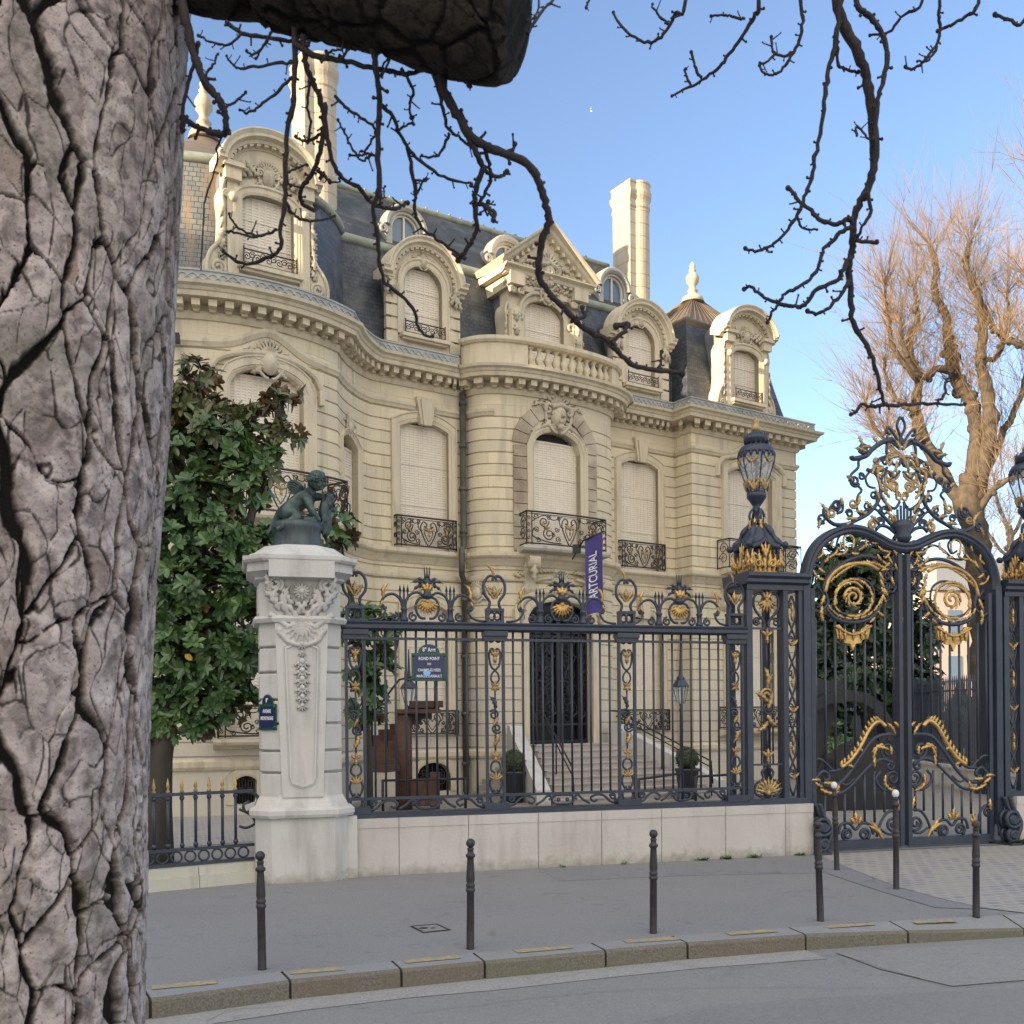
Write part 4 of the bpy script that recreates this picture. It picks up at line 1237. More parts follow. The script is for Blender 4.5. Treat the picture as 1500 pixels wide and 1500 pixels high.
for k in range(3):
    a, b = posts[k]+PW+.03, posts[k+1]-PW-.03; t = MB(); c = (a+b)/2; zc = (WH+.08+ZB)/2; h = (ZB-WH-.1)
    for sg in (-1, 1):
        m = lambda L: [(c+sg*x, q) for x, q in L]
        hw = (b-a)/2
        t.t2(FF, m(smooth([(hw-.02,zc-h*.42), (hw*.86,zc-h*.3), (hw*.75,zc+h*.2), (hw*.62,zc+h*.38), (hw*.5,zc+h*.1), (hw*.55,zc-h*.25), (hw*.62,zc-h*.1)], 4)), .019)
        t.t2(FF, m(smooth([(hw*.48,zc-h*.4), (hw*.36,zc-h*.05), (hw*.27,zc+h*.36), (hw*.2,zc+h*.2), (hw*.25,zc)], 4)), .019)
        t.t2(FF, m(smooth([(0,zc+h*.42), (hw*.15,zc+h*.36), (hw*.2,zc), (hw*.14,zc-h*.36), (0,zc-h*.42)], 4)), .018)
        t.t2(FF, m(spiral(hw*.9, zc+h*.15, .015, h*.3, 0, 1.5, 16)), .016)
        t.t2(FF, m(spiral(hw*.08, zc, .01, h*.16, 180, 1.4, 12)), .013)
    t.build('scroll_band', M['iron'], FENCE)
# ---------------------------------------------------------------- gate piers with lanterns
def loc(px, py): return fp(px, py)
def pier(uL, name_label, full=True):
    """open ironwork pier: uL .. uL+W, .7 deep"""
    W = fp(1178, 1000)[0]-fp(1092, 1000)[0]
    ztop = fp(1130, 846)[1]
    root = thing('gate_pier', name_label, 'gate pier', FF(uL+W/2, WH), 'gate piers')
    t = MB()
    mid = uL + fp(1149, 1000)[0]-fp(1092, 1000)[0] if full == 1 else uL + W - (fp(1149, 1000)[0]-fp(1092, 1000)[0])
    for u, hw in ((uL+.05, .05), (mid, .042), (uL+W-.06, .06)):
        for d0, d1 in ((-.05,.06), (-.62,-.51)):
            t.fbox(FF, u-hw, u+hw, (WH+.08), ztop-.1, d0, d1)
    t.fbox(FF, uL-.03, uL+W+.03, WH, WH+.09, -.66, .1)
    t.build('post', M['iron'], root)
    t = MB()
    t.sweep(FF, [(uL-.03, ztop-.12), (uL+W+.03, ztop-.12)], [(.0,-.66), (.0,.1), (.03,.15), (.08,.15), (.12,.2), (.17,.2), (.19,.14), (.19,-.7), (.0,-.66)])
    t.fbox(FF, uL, uL+W, ztop-.2, ztop-.12, -.62, .08)
    t.build('entablature', M['iron'], root)
    wide = (uL+.1, mid-.04) if full == 1 else (mid+.04, uL+W-.12)
    nar = (mid+.04, uL+W-.12) if full == 1 else (uL+.1, mid-.04)
    for dd in (0.0,):
        t = MB(); g = MB(); c = (wide[0]+wide[1])/2; hw = (wide[1]-wide[0])/2
        F = lambda u, z, d=0, dd=dd: FF(u, z, d+dd)
        zt = ztop-.2
        for x in (-.1, .1): t.t2(F, [(c+x, WH+.62), (c+x, zt-.62)], .015)
        for zz in (WH+.62, zt-.6): t.fbox(F, wide[0], wide[1], zz-.015, zz+.015, -.02, .02)
        for sg in (-1, 1):
            m = lambda L: [(c+sg*x, q) for x, q in L]
            t.t2(F, m(smooth([(.05,zt-.62), (.04,zt-.5), (.2,zt-.3), (.21,zt-.12), (.12,zt-.05), (.05,zt-.1), (.08,zt-.16)], 4)), .022)
            t.t2(F, m(spiral(.17, zt-.5, .015, .07, 0, 1.4, 14)), .017)
            t.t2(F, m(smooth([(.03,WH+.58), (.1,WH+.5), (.08,WH+.4), (.2,WH+.32), (.22,WH+.18), (.1,WH+.12)], 4)), .022)
        shell(g, F, c, zt-.16, .2, .02, 205, 335, 7)
        for a in (60, 90, 120): g.leaf(F, c, zt-.16, math.radians(a), .16, .08, .02, .5)
        shell(g, F, c, WH+.18, .25, .02, 15, 165, 9)
        for a in (40, 140, 90, -90): g.leaf(F, c, zt-.72, math.radians(a), .13, .08, .02, .5)
        for a in (40, 140, 90, -90): g.leaf(F, c, WH+.74, math.radians(a), .14, .08, .02, .5)
        t.t2(F, [(c,zt-.8), (c,zt-1.35)], .015); t.t2(F, [(c,WH+.8), (c,WH+1.2)], .015)
        zc = (zt-1.35+WH+1.2)/2
        g.t2(F, spiral(c, zc+.1, .02, .12, 0, 1.6), .024, .01); t.t2(F, spiral(c+.02, zc-.1, .02, .1, 180, 1.6), .02)
        for a, z_, cu in ((100, zc+.2, -1), (70, zc+.3, 1), (-80, zc-.2, 1), (-110, zc-.3, -1), (45, zc-.1, 1), (120, zc, .8)): g.leaf(F, c, z_, math.radians(a), .26, .1, .02, .4, cu)
        # narrow lattice panel
        c2 = (nar[0]+nar[1])/2; hw = (nar[1]-nar[0])/2-.02
        for ph in (0, PI):
            pts = [(c2+hw*math.sin(ph+PI*(i/8)), WH+.12+(zt-WH-.2)*i/48) for i in range(49)]
            t.t2(F, pts, .018)
        for i in range(6):
            z_ = WH+.12+(zt-WH-.2)*(i+.5)/6
            t.t2(F, spiral(c2-.02, z_+.1, .01, hw*.7, 90*i, 1.3, 12), .014)
            for a in ((90, -90) if i % 2 else (45, 135)): g.leaf(F, c2, z_, math.radians(a), .15, .07, .02, .5)
        p = t.build('openwork_panel', M['iron'], root); g.build_each('gilded_ornament', M['oldgold'], p)
    # gilded cresting
    mc = uL + (fp(1122, 820)[0]-fp(1092, 820)[0]) + .02 if full == 1 else uL + .80
    zb = ztop+.07; g = MB(); t = MB()
    hb = .235
    def side(F):
        for i in range(7):
            x = -hb+2*hb*i/6; g.leaf(F, x, zb, PI/2+.18*((i-3)/3)*-1, .37-.07*(i % 2), .12, 0, .3)
        for sg in (-1, 1):
            for i in range(2): g.t2(F, [(sg*x, q) for x, q in spiral(.12+.14*i, zb+.15, .015, .07, 90, 1.4, 14)], .02, .03)
        F2 = F
        g.fbox(F2, -hb, hb, zb, zb+.03, -.02, .03)
    C0 = FF(mc, 0, -.28)
    Fs_ = []
    for k in range(4):
        q = GA+k*PI/2
        dx = Vector((math.cos(q), math.sin(q))); dn = Vector((math.sin(q), -math.cos(q)))
        Fs_.append(lambda u, z, d=0, dx=dx, dn=dn: Vector((C0.x+dx.x*u+dn.x*(d+hb), C0.y+dx.y*u+dn.y*(d+hb), z)))
    for F in Fs_: side(F)
    for k in range(4):
        F = Fs_[k]
        t.fbox(F, -hb-.03, -hb+.03, zb, zb+.48, -.03, .03)
    cap = t.build_each('cap_frame', M['iron'], root, 0)
    g.build('gilded_cresting', M['gold'], cap)
    # pagoda canopy of four swept ribs
    t = MB(); g = MB()
    zr = zb+.40
    rings = []
    def sq(h, z, e=0): return [Vector((C0.x+math.cos(GA+PI/4+k*PI/2)*h*1.414, C0.y+math.sin(GA+PI/4+k*PI/2)*h*1.414, z)) for k in range(4)]
    def oct_(h, z):
        out = []
        for k in range(4):
            a = GA-PI/2+k*PI/2
            dx = Vector((math.cos(a+PI/2), math.sin(a+PI/2))); dn = Vector((math.cos(a), math.sin(a)))
            for u, r, dz in ((-.8,1,.0), (-.35,.94,.05), (0,.9,.16), (.35,.94,.05), (.8,1,.0)):
                p = C0.xy + dx*u*h + dn*h*r
                out.append(Vector((p.x, p.y, z+dz*(h/.4))))
        return out
    for h, z in ((.28,zr-.02), (.30,zr), (.30,zr+.05), (.25,zr+.08), (.21,zr+.15), (.16,zr+.26), (.11,zr+.36), (.05,zr+.42)): rings.append(oct_(h, z))
    t.loft(rings)
    for k in range(4):
        a = GA+PI/4+k*PI/2
        pts = smooth([(.45,zr+.04), (.41,zr+.05), (.33,zr+.11), (.26,zr+.21), (.18,zr+.34), (.08,zr+.43)], 3)
        t.tube([(C0.x+math.cos(a)*r*1.0, C0.y+math.sin(a)*r*1.0, z) for r, z in pts], [.045+.012*math.sin(i*1.3) for i in range(len(pts))], 8)
        t.ball((C0.x+math.cos(a)*.45, C0.y+math.sin(a)*.45, zr+.045), .055, 8, 5)
    t.build('canopy', M['iron'], root)
    for F in Fs_:
        F2 = lambda u, z, d=0, F=F: F(u, z, d-.0)
        for a in (70, 90, 110): g.leaf(F2, 0, zr-.14, math.radians(a), .24, .07, .03, .3)
    for k in range(8):
        a = GA+k*PI/4
        Fl = lambda u, z, d=0, a=a: Vector((C0.x+math.cos(a)*(.06+d)-math.sin(a)*u, C0.y+math.sin(a)*(.06+d)+math.cos(a)*u, z))
        g.leaf(Fl, 0, zr+.34, PI/2, .17, .07, .06, .3); g.leaf(Fl, 0, zr+.44, -PI/2, .18, .075, .06, .3, .3)
    g.build_each('gilded_leaf', M['gold'], root)
    return root, C0, zr+.42
def lantern(C0, z0, label):
    s = 1.0
    root = thing('lantern', label, 'lantern', (C0.x, C0.y, z0), 'lanterns on the gate piers')
    zt = fp(1121, 622)[1]; H = zt-z0
    t = MB(); c = Vector((C0.x, C0.y, z0))
    for k in range(2):
        a = GA+k*PI/2
        F = lambda u, z, d=0, a=a: Vector((c.x+math.cos(a)*u-math.sin(a)*d, c.y+math.sin(a)*u+math.cos(a)*d, z))
        t.t2(F, arcpts(0, z0+.13, .13, .14, 0, 360, 18), .022)
    t.lathe((c.x,c.y,z0), [(.07,0), (.05,.08), (.04,.18), (.08,.24), (.05,.28), (.09,.34), (.13,.40), (.16,.44), (.16,.50), (.14,.52)], 14)
    t.build('stem', M['iron'], root)
    zb = z0+.52; zg = z0+H*.80; gh = zg-zb
    pr = [(.125,0), (.16,.15), (.225,.4), (.28,.65), (.29,.80), (.265,.93), (.19,1.0)]
    g = MB(); g.lathe((c.x,c.y,zb), [(r-.012, z*gh) for r, z in pr], 24); g.build('glass', M['lampglass'], root)
    t = MB()
    for k in range(6):
        a = GA+.3+k*PI/3
        t.tube([(c.x+math.cos(a)*r, c.y+math.sin(a)*r, zb+z*gh) for r, z in smooth(pr, 3)], .011, 5)
    t.lathe((c.x,c.y,zb+gh*.86), [(.29,0), (.294,.02), (.28,.06), (.24,.12), (.19,.14)], 20)
    for k in range(18):
        a = k*PI/9
        Fl = lambda u, z, d=0, a=a: Vector((c.x+math.cos(a)*(.285+d)-math.sin(a)*u, c.y+math.sin(a)*(.285+d)+math.cos(a)*u, z))
        t.leaf(Fl, 0, zb+gh*.88, -PI/2, .09, .06, 0, .3)
    # burner inside
    t.tube([c+Vector((0,0,.5)), c+Vector((0,0,.9))], .02, 6); t.ball(c+Vector((0,0,.98)), .05, 8, 6)
    t.build('glazing_frame', M['iron'], root)
    t = MB()
    z1 = zg-.02
    t.lathe((c.x,c.y,z1), [(.2,0), (.16,.05), (.155,.10), (.2,.15), (.2,.2), (.14,.22), (.12,.26), (.05,.3)], 18)
    for k in range(12):
        a = k*PI/6; t.tube([(c.x+math.cos(a)*.17, c.y+math.sin(a)*.17, z1+.08), (c.x+math.cos(a)*.19, c.y+math.sin(a)*.19, z1+.24)], [.025,.012], 5)
    t.build('coronet', M['iron'], root)
    g = MB()
    g.lathe((c.x,c.y,z1+.28), [(.05,0), (.085,.05), (.06,.1), (.035,.13), (.05,.17), (.015,.24)], 12)
    for k in range(6):
        a = GA+.3+k*PI/3+PI/6
        Fl = lambda u, z, d=0, a=a: Vector((c.x+math.cos(a)*d-math.sin(a)*u, c.y+math.sin(a)*d+math.cos(a)*u, z))
        for sg in (-1, 1): g.leaf(Fl, 0, zb+gh*.62, math.radians(90-sg*55), .15, .06, .272, .3, sg*.5)
        for a2 in (60, 90, 120): g.leaf(Fl, 0, zb+.02, math.radians(a2), .2, .09, .17, .3)
    g.build_each('gilded_ornament', M['oldgold'], root, .002)
    return root
m_, nt, b = new_mat('lantern_glass')
b.inputs['Base Color'].default_value = (.72,.8,.86,1); b.inputs['Roughness'].default_value = .08
b.inputs['Alpha'].default_value = .3; b.inputs['Specular IOR Level'].default_value = .8
M['lampglass'] = m_
uP = fp(1092, 1000)[0]
pr_, C0, zt_ = pier(uP, 'blue-grey openwork iron gate pier with gilded cresting, between the long railing and the gate', 1)
lantern(C0, zt_-.02, 'pear-shaped glazed lantern with gold finial on top of the pier left of the gate')
uQ = fp(1468, 1000)[0]
pr_, C0, zt_ = pier(uQ, 'openwork iron gate pier right of the double gate, under the half-hidden lantern', 2)
lantern(C0, zt_-.02, 'dark glazed lantern half out of view on the pier right of the gate')
# fence continuing to the right of the second pier
W_ = fp(1178, 1000)[0]-fp(1092, 1000)[0]
t = MB(); r2 = thing('iron_railing', 'iron railing on the wall right of the gate, beyond the second pier', 'railing', FF(uQ+W_, WH))
t.fbox(FF, uQ+W_, uQ+W_+3.5, ZT-.1, ZT, -.08, .08); t.fbox(FF, uQ+W_, uQ+W_+3.5, WH, WH+.06, -.1, .1); t.fbox(FF, uQ+W_, uQ+W_+3.5, ZB-.02, ZB+.02, -.02, .02)
t.build('rail', M['iron'], r2); t = MB()
for i in range(22): u = uQ+W_+.1+i*.155; t.tube([FF(u, ZB, 0), FF(u, ZT-.08, 0)], .0165, 6)
t.build('bar_panel', M['iron'], r2)
# ---------------------------------------------------------------- gate
GATE = thing('double_gate', 'tall double gate of blue-grey iron with gilded scrolls under a heart-shaped arch', 'gate', FF(fp(1323, 1240)[0], 0))
uc = fp(1323, 1000)[0]
def mir(L): return [(2*uc-u, z) for u, z in L]
def both(fn):
    fn(lambda L: L); fn(mir)
# frame: jambs, arch
t = MB()
uj = fp(1180, 1100)[0]
for q in (lambda L: L, mir):
    x = q([(uj,0)])[0][0]; t.fbox(FF, x-.06, x+.06, .02, fp(1182, 850)[1], -.09, .09); t.lathe(FF(x, 0, 0), [(.14,0), (.14,.12), (.1,.16), (.1,.3), (.08,.34)], 12)
arch = fps([(1180,856), (1183,832), (1193,806), (1212,787), (1238,777), (1262,779), (1284,789), (1303,799), (1323,803)])
arch = smooth(arch, 4)
full = arch + list(reversed(mir(arch)))[1:]
t.sweep(FF, full, [(-.07,-.07), (-.07,.06), (-.035,.09), (.0,.075), (.03,.10), (.065,.10), (.085,.06), (.085,-.07), (-.07,-.07)], smooth=False)
t.build('gate_arch', M['iron'], GATE)
# leaves
barx = [1194, 1208, 1222.5, 1237, 1251.5, 1266, 1280.5, 1295, 1308]
def top_of_bar(px):  # follows the big disc
    return {1194:905, 1208:908, 1222.5:905, 1237:905, 1251.5:906, 1266:905, 1280.5:902, 1295:880, 1308:870}[px]
def low_of_bar(px): return {1194:1122, 1208:1135, 1222.5:1128, 1237:1128, 1251.5:1108, 1266:1085, 1280.5:1075, 1295:1074, 1308:1076}[px]
def leaf_of(q, lab):
    L = MB()
    z0 = .05
    st = q([fp(1317, 1000)])[0][0]; hg = q([fp(1190, 1000)])[0][0]
    L.fbox(FF, st-.036, st+.036, z0, fp(1317, 812)[1], -.05, .06)
    L.fbox(FF, hg-.035, hg+.035, z0, fp(1190, 862)[1], -.04, .04)
    a, b = min(st,hg), max(st,hg)
    L.fbox(FF, a, b, z0, z0+.13, -.05, .05)
    leaf = L.build('gate_leaf', M['iron'], GATE)
    B = MB()
    for px in barx:
        u0, z1 = q([fp(px, top_of_bar(px))])[0]; z2 = fp(px, low_of_bar(px))[1]
        B.tube([FF(u0, z2, 0), FF(u0, z1, 0)], .021, 6)
    for px, y0, y1 in ((1194,1158,1232), (1208,1165,1232), (1222.5,1163,1200), (1237,1163,1215), (1251.5,1153,1205), (1266,1135,1205), (1280.5,1130,1205), (1295,1140,1190), (1308,1150,1190)):
        u0, z1 = q([fp(px, y0)])[0]; B.tube([FF(u0, z1, 0), FF(u0, fp(px, y1)[1], 0)], .021, 6)
    B.build('bar_panel', M['iron'], leaf)
    s = MB()
    def st_(L_, r=.024, k=4, d=0): s.t2(FF, q(smooth(fps(L_), k)), r, d, 6)
    # dark scrolls, upper
    st_([(1190,892), (1200,896), (1212,885), (1210,872), (1206,860), (1216,840), (1238,823), (1262,815), (1283,818), (1297,828)], .03)
    st_([(1197,858), (1206,872), (1203,886), (1196,890)], .022)
    st_([(1212,893), (1222,905), (1245,912), (1270,908), (1285,895), (1290,880)], .034)
    st_([(1218,885), (1230,897), (1250,901), (1270,895), (1280,878), (1277,858), (1262,848), (1243,850), (1228,862)], .02)
    st_([(1225,800), (1230,785), (1245,783), (1252,793), (1247,805), (1238,800)], .018)
    st_([(1225,800), (1228,812), (1245,812), (1260,800), (1275,795), (1290,805), (1302,818), (1310,812), (1308,800)], .02)
    st_([(1185,838), (1192,828), (1200,832), (1196,842), (1188,840)], .022); st_([(1200,832), (1212,815), (1228,808)], .02)
    st_([(1297,830), (1305,835), (1313,832)], .03); st_([(1298,860), (1306,868), (1313,860), (1308,850)], .022); st_([(1288,868), (1296,872), (1302,866), (1297,858)], .02)
    for cx, cy, r0, a0, tn in ((1300,842,9,0,1.6), (1308,806,8,90,1.4), (1296,858,8,200,1.5), (1306,828,7,40,1.4)):
        u, z = fp(cx, cy); s.t2(FF, q(spiral(u, z, .015, r0*.0112, a0, tn)), .02)
    # lower assembly
    st_([(1188,1128), (1190,1115), (1200,1112), (1210,1118), (1222,1130), (1232,1126)], .022)
    st_([(1194,1152), (1196,1140), (1205,1130), (1213,1134), (1213,1142), (1206,1143)], .032)
    st_([(1213,1130), (1232,1126), (1248,1105), (1262,1085), (1275,1068), (1288,1058)], .028)
    st_([(1194,1138), (1206,1150), (1226,1150), (1244,1132), (1262,1105), (1280,1082), (1298,1076), (1312,1077)], .032)
    st_([(1197,1148), (1212,1161), (1235,1160), (1255,1142), (1275,1121), (1292,1112), (1308,1118)], .026)
    st_([(1228,1145), (1240,1150), (1252,1140)], .018)
    for cx, cy, r0, a0, tn in ((1300,1100,12,100,1.5), (1308,1140,12,60,1.6), (1304,1122,7,0,1.3)):
        u, z = fp(cx, cy); s.t2(FF, q(spiral(u, z, .02, r0*.0112, a0, tn)), .026)
    st_([(1290,1130), (1283,1140), (1288,1152), (1300,1158), (1312,1152)], .026)
    # bottom scrolls
    for cx, cy, r0, a0, tn in ((1241,1222,9,60,1.5), (1266,1222,9,120,-1.5), (1196,1200,8,60,1.5), (1308,1207,12,140,1.7)):
        u, z = fp(cx, cy); s.t2(FF, q(spiral(u, z, .018, r0*.0112, a0, tn)), .026)
    st_([(1228,1222), (1232,1208), (1244,1206), (1253,1215), (1262,1206), (1274,1208), (1279,1222)], .026)
    st_([(1284,1226), (1290,1205), (1300,1190), (1314,1186)], .024); st_([(1192,1190), (1202,1190), (1210,1204), (1209,1226)], .024); st_([(1290,1215), (1302,1222), (1312,1220)], .022)
    s.build_each('scrollwork', M['iron'], leaf)
    g = MB()
    def gl(px, py, ang, L_, W_, cu=0, d=.03, m2=False):
        u, z = fp(px, py)
        if q is mir: u = 2*uc-u; ang = 180-ang; cu = -cu
        g.leaf(FF, u, z, math.radians(ang), L_*.95, W_*.72, d, .3, cu)
    def gs(L_, r=.022, d=.03): g.t2(FF, q(smooth(fps(L_), 4)), r, d, 6)
    # big leafy ring
    gs([(1207,868), (1213,848), (1228,833), (1248,826), (1270,827), (1285,835)], .03)
    for i in range(12):
        a = i/11; x = 1208+(1288-1208)*a; y = 866-42*math.sin(PI*(a*.62+.04)); gl(x, y, 60-90*a+20, .16, .09, -.8)
    for i in range(4): gl(1287+i*1.5, 838+i*11, -80, .17, .10, .5)
    gl(1293,862,-60,.16,.1); gl(1206,872,-100,.22,.12,-.5); gl(1203,888,-105,.24,.12,.3); gl(1202,900,-80,.14,.1); gl(1284,895,-60,.16,.1,.8); gl(1280,905,-140,.14,.08); gl(1289,885,80,.16,.08)
    u, z = fp(1249, 875); g.t2(FF, q(spiral(u, z, .02, .17, -60, 1.7)), .024, .02)
    gs([(1262,862), (1250,853), (1232,858), (1222,872), (1222,888)], .02)
    for i in range(10): gl(1249+10*math.cos(i*.63), 875-10*math.sin(i*.63), i*36+60, .11, .06, .6)
    for x, y, a in ((1228,862,200), (1222,876,240), (1222,888,-70), (1240,853,170)): gl(x, y, a, .15, .07, .7)
    # foliage under the arch
    gs([(1236,806), (1234,790), (1241,783), (1249,790), (1248,804)], .018)
    for x, y, a in ((1190,822,60), (1196,818,20), (1203,812,80), (1210,818,10), (1218,815,30), (1228,806,60), (1240,780,20), (1275,795,-20), (1285,800,-60), (1292,806,-30), (1300,815,-80), (1280,790,20), (1310,800,60), (1195,845,-40), (1190,835,-80), (1302,825,200), (1295,818,30)): gl(x, y, a, .17, .08, .7)
    for i in range(14):     # leafy rim outside the inner spiral
        a = math.radians(200-i*22); gl(1249+26*math.cos(a), 876-26*math.sin(a), math.degrees(a)-70, .17, .09, -.9)
    for i in range(9):
        a = math.radians(205+i*16); gl(1249+40*math.cos(a), 872-34*math.sin(a), math.degrees(a)+75, .13, .075, .7)
    for x, y, a in ((1215,800,50), (1222,812,-20), (1233,812,20), (1246,810,-30), (1256,806,10), (1266,802,60), (1206,824,30), (1198,832,-60), (1310,826,-90), (1305,845,-100), (1300,835,160), (1312,815,100), (1284,812,-80), (1292,822,-60)): gl(x, y, a, .16, .085, .9)
    # lambrequin pendant
    pts = [(1221,916), (1228,915), (1236,924), (1248,928), (1260,924), (1268,915), (1274,916), (1272,926), (1270,936), (1262,937), (1260,942), (1252,943), (1248,953), (1244,943), (1236,942), (1234,936), (1226,936), (1224,926)]
    P = q(fps(pts)); g.poly(FF, P if q is not mir else list(reversed(P)), -.02, .03)
    for x in (1229, 1236, 1248, 1260, 1267): gl(x, 922, -90, .2, .09, 0, .04)
    gs([(1221,917), (1236,926), (1248,930), (1260,926), (1274,917)], .02, .05)
    # gilded shoulder of the lower panel
    edge = [(1296,1064), (1288,1057), (1279,1060), (1270,1072), (1262,1088), (1252,1104), (1242,1116), (1231,1124)]
    gs(edge, .034, .02)
    for i, (x, y) in enumerate(smooth(edge, 2)): gl(x, y, 150-(i*4), .13, .10, -.3)
    for x, y, a, L_ in ((1300,1098,150,.26), (1292,1090,190,.26), (1284,1094,230,.26), (1280,1108,250,.2), (1304,1105,80,.16), (1310,1075,110,.25), (1316,1066,120,.16), (1200,1143,160,.2), (1205,1146,-20,.2), (1192,1145,-50,.2), (1200,1155,-40,.25), (1212,1162,-10,.22), (1222,1160,40,.15), (1296,1135,250,.22), (1294,1145,-70,.2), (1300,1154,-40,.16), (1248,1124,140,.12), (1262,1100,140,.12)): gl(x, y, a, L_, .1, .6)
    for x, y, a, L_ in ((1215,1229,70,.42), (1216,1225,55,.3), (1292,1229,120,.42), (1290,1222,140,.3), (1193,1196,80,.22), (1253,1206,90,.22), (1250,1206,120,.14), (1256,1206,60,.14), (1316,1188,100,.26)): gl(x, y, a, L_, .13, .2)
    g.build_each('gilded_ornament', M['gold'], leaf)
leaf_of(lambda L: L, '')
leaf_of(mir, '')
# overthrow
t = MB(); g = MB()
def os_(L_, r=.03, d=0, gold=False):
    for q in (lambda L: L, mir): (g if gold else t).t2(FF, q(smooth(fps(L_), 4)), r, d, 6)
def osp(cx, cy, r0, a0, tn, r=.024, gold=False):
    u, z = fp(cx, cy)
    for q in (lambda L: L, mir): (g if gold else t).t2(FF, q(spiral(u, z, .02, r0*.0112, a0, tn)), r, 0, 6)
def ogl(px, py, ang, L_, W_, cu=0, d=.02):
    u, z = fp(px, py)
    g.leaf(FF, u, z, math.radians(ang), L_*.95, W_*.68, d, .3, cu); g.leaf(FF, 2*uc-u, z, math.radians(180-ang), L_*.95, W_*.68, d, .3, -cu)
# palmette
for L_ in ([(1322,652), (1320,640), (1314,625), (1317,614), (1323,612)], [(1318,652), (1312,640), (1305,630), (1300,626), (1299,633), (1304,636)], [(1315,655), (1306,648), (1299,645), (1300,638)]): os_(L_, .024)
os_([(1318,658), (1306,642), (1300,650), (1299,665), (1306,678), (1316,682), (1320,672)], .026)
os_([(1305,645), (1292,648), (1278,658), (1268,668), (1250,672), (1247,668)], .04)
os_([(1268,668), (1258,675), (1257,685), (1247,695), (1244,705)], .024); osp(1252, 705, 8, 120, 1.6); osp(1264, 657, 7, 60, -1.6, .03)
os_([(1300,668), (1288,672), (1280,682), (1290,690), (1300,685)], .022); osp(1288, 690, 9, 0, 1.5, .022, True)
os_([(1270,688), (1284,695), (1290,715), (1286,735), (1272,752), (1254,762), (1240,768), (1222,768), (1208,756), (1207,745)], .034)
os_([(1262,755), (1256,748), (1256,728), (1262,718), (1252,708)], .022); osp(1250, 738, 7, 200, 1.5, .022, True); osp(1225, 740, 8, 60, -1.6, .024); osp(1204, 760, 7, 160, 1.4, .022)
os_([(1208,760), (1220,738), (1233,735), (1234,748), (1226,752)], .024)
os_([(1318,690), (1308,700), (1300,690), (1292,700), (1290,720), (1296,735), (1310,745), (1318,735)], .026)
os_([(1318,722), (1308,718), (1306,706), (1314,700)], .022, 0, True); osp(1310, 712, 8, 30, 1.6, .02, True); osp(1303, 697, 8, 90, -1.5, .022, True)
os_([(1316,770), (1305,768), (1296,758), (1288,750), (1292,745)], .03); os_([(1310,780), (1300,772), (1290,770), (1283,776)], .03); osp(1290, 765, 7, 20, 1.5, .026); osp(1278, 768, 7, 100, 1.5, .026, True)
for x, y, a, L_ in ((1318,660,100,.2), (1308,662,200,.22), (1300,668,240,.18), (1316,668,180,.22), (1268,662,150,.24), (1275,655,170,.22), (1262,652,100,.18), (1285,650,120,.16),
    (1276,695,60,.2), (1284,705,70,.22), (1289,718,85,.22), (1287,732,100,.22), (1278,746,125,.22), (1268,754,150,.24), (1256,762,160,.26), (1246,765,200,.2), (1214,757,110,.3), (1212,762,80,.2), (1202,762,230,.18),
    (1298,742,100,.24), (1305,750,110,.2), (1302,730,120,.26), (1296,720,90,.2), (1312,728,70,.2), (1310,690,60,.2), (1300,683,40,.16), (1285,690,20,.16), (1308,765,110,.26), (1314,775,90,.3), (1285,765,130,.2), (1255,740,60,.2), (1248,705,130,.16), (1232,740,80,.14)): ogl(x, y, a, L_, .11, .6)
for cx, cy, r0, a0, tn, gd in ((1296,676,6,40,1.4,0), (1312,694,6,200,1.5,1), (1300,708,6,90,-1.5,1), (1316,728,6,10,1.4,1), (1296,748,7,120,-1.4,0), (1280,725,6,250,1.4,0), (1270,742,6,60,-1.4,0), (1244,752,6,30,1.4,0), (1262,698,5,0,1.4,0), (1306,760,6,200,1.4,1), (1284,676,5,90,1.3,1), (1218,752,6,0,-1.4,1)):
    osp(cx, cy, r0, a0, tn, .02, bool(gd))
os_([(1292,745), (1284,735), (1288,722), (1300,718)], .02); os_([(1258,760), (1268,748), (1280,745), (1290,752)], .022); os_([(1275,690), (1268,700), (1272,712), (1282,715)], .02); os_([(1300,690), (1296,705), (1304,716), (1314,712)], .02, 0, True)
# central tied bundle of rods at the foot
for i in range(5):
    u, z = fp(1315+i*4, 790); t.tube([FF(u, z, .03), FF(u+(i-2)*.012, fp(1316, 735+abs(i-2)*6)[1], .03)], .022, 6)
t.lathe(FF(uc, fp(1323, 795)[1], 0), [(.1,0), (.16,.08), (.12,.14), (.2,.25), (.16,.34), (.1,.36)], 10)
p = t.build('overthrow', M['iron'], GATE); g.build_each('gilded_ornament', M['oldgold'], p)
# iron guard scrolls at the hinges
for px, lab in ((1193, 'scrolled iron guard stone at the foot of the left gate jamb'), (1468, 'scrolled iron guard stone at the foot of the right gate jamb')):
    t = MB(); u = fp(px, 1225)[0]; 
    for d in (.12, .26):
        t.t2(FF, spiral(u, .45, .03, .16, 90, 1.7), .04, d); t.t2(FF, spiral(u, .17, .02, .12, -60, -1.5), .04, d)
        t.t2(FF, smooth([(u-.02,.0), (u+.1,.2), (u+.14,.4), (u,.62), (u-.06,.8)], 4), .04, d)
    t.fbox(FF, u-.1, u+.1, 0, .05, .05, .34); t.tube([FF(u,.45,.1), FF(u,.45,.3)], .06, 8); t.tube([FF(u,.17,.1), FF(u,.17,.3)], .05, 8)
    tag(t.build('guard_scroll', M['iron']), lab, 'guard stone', 'guard scrolls of the gate')
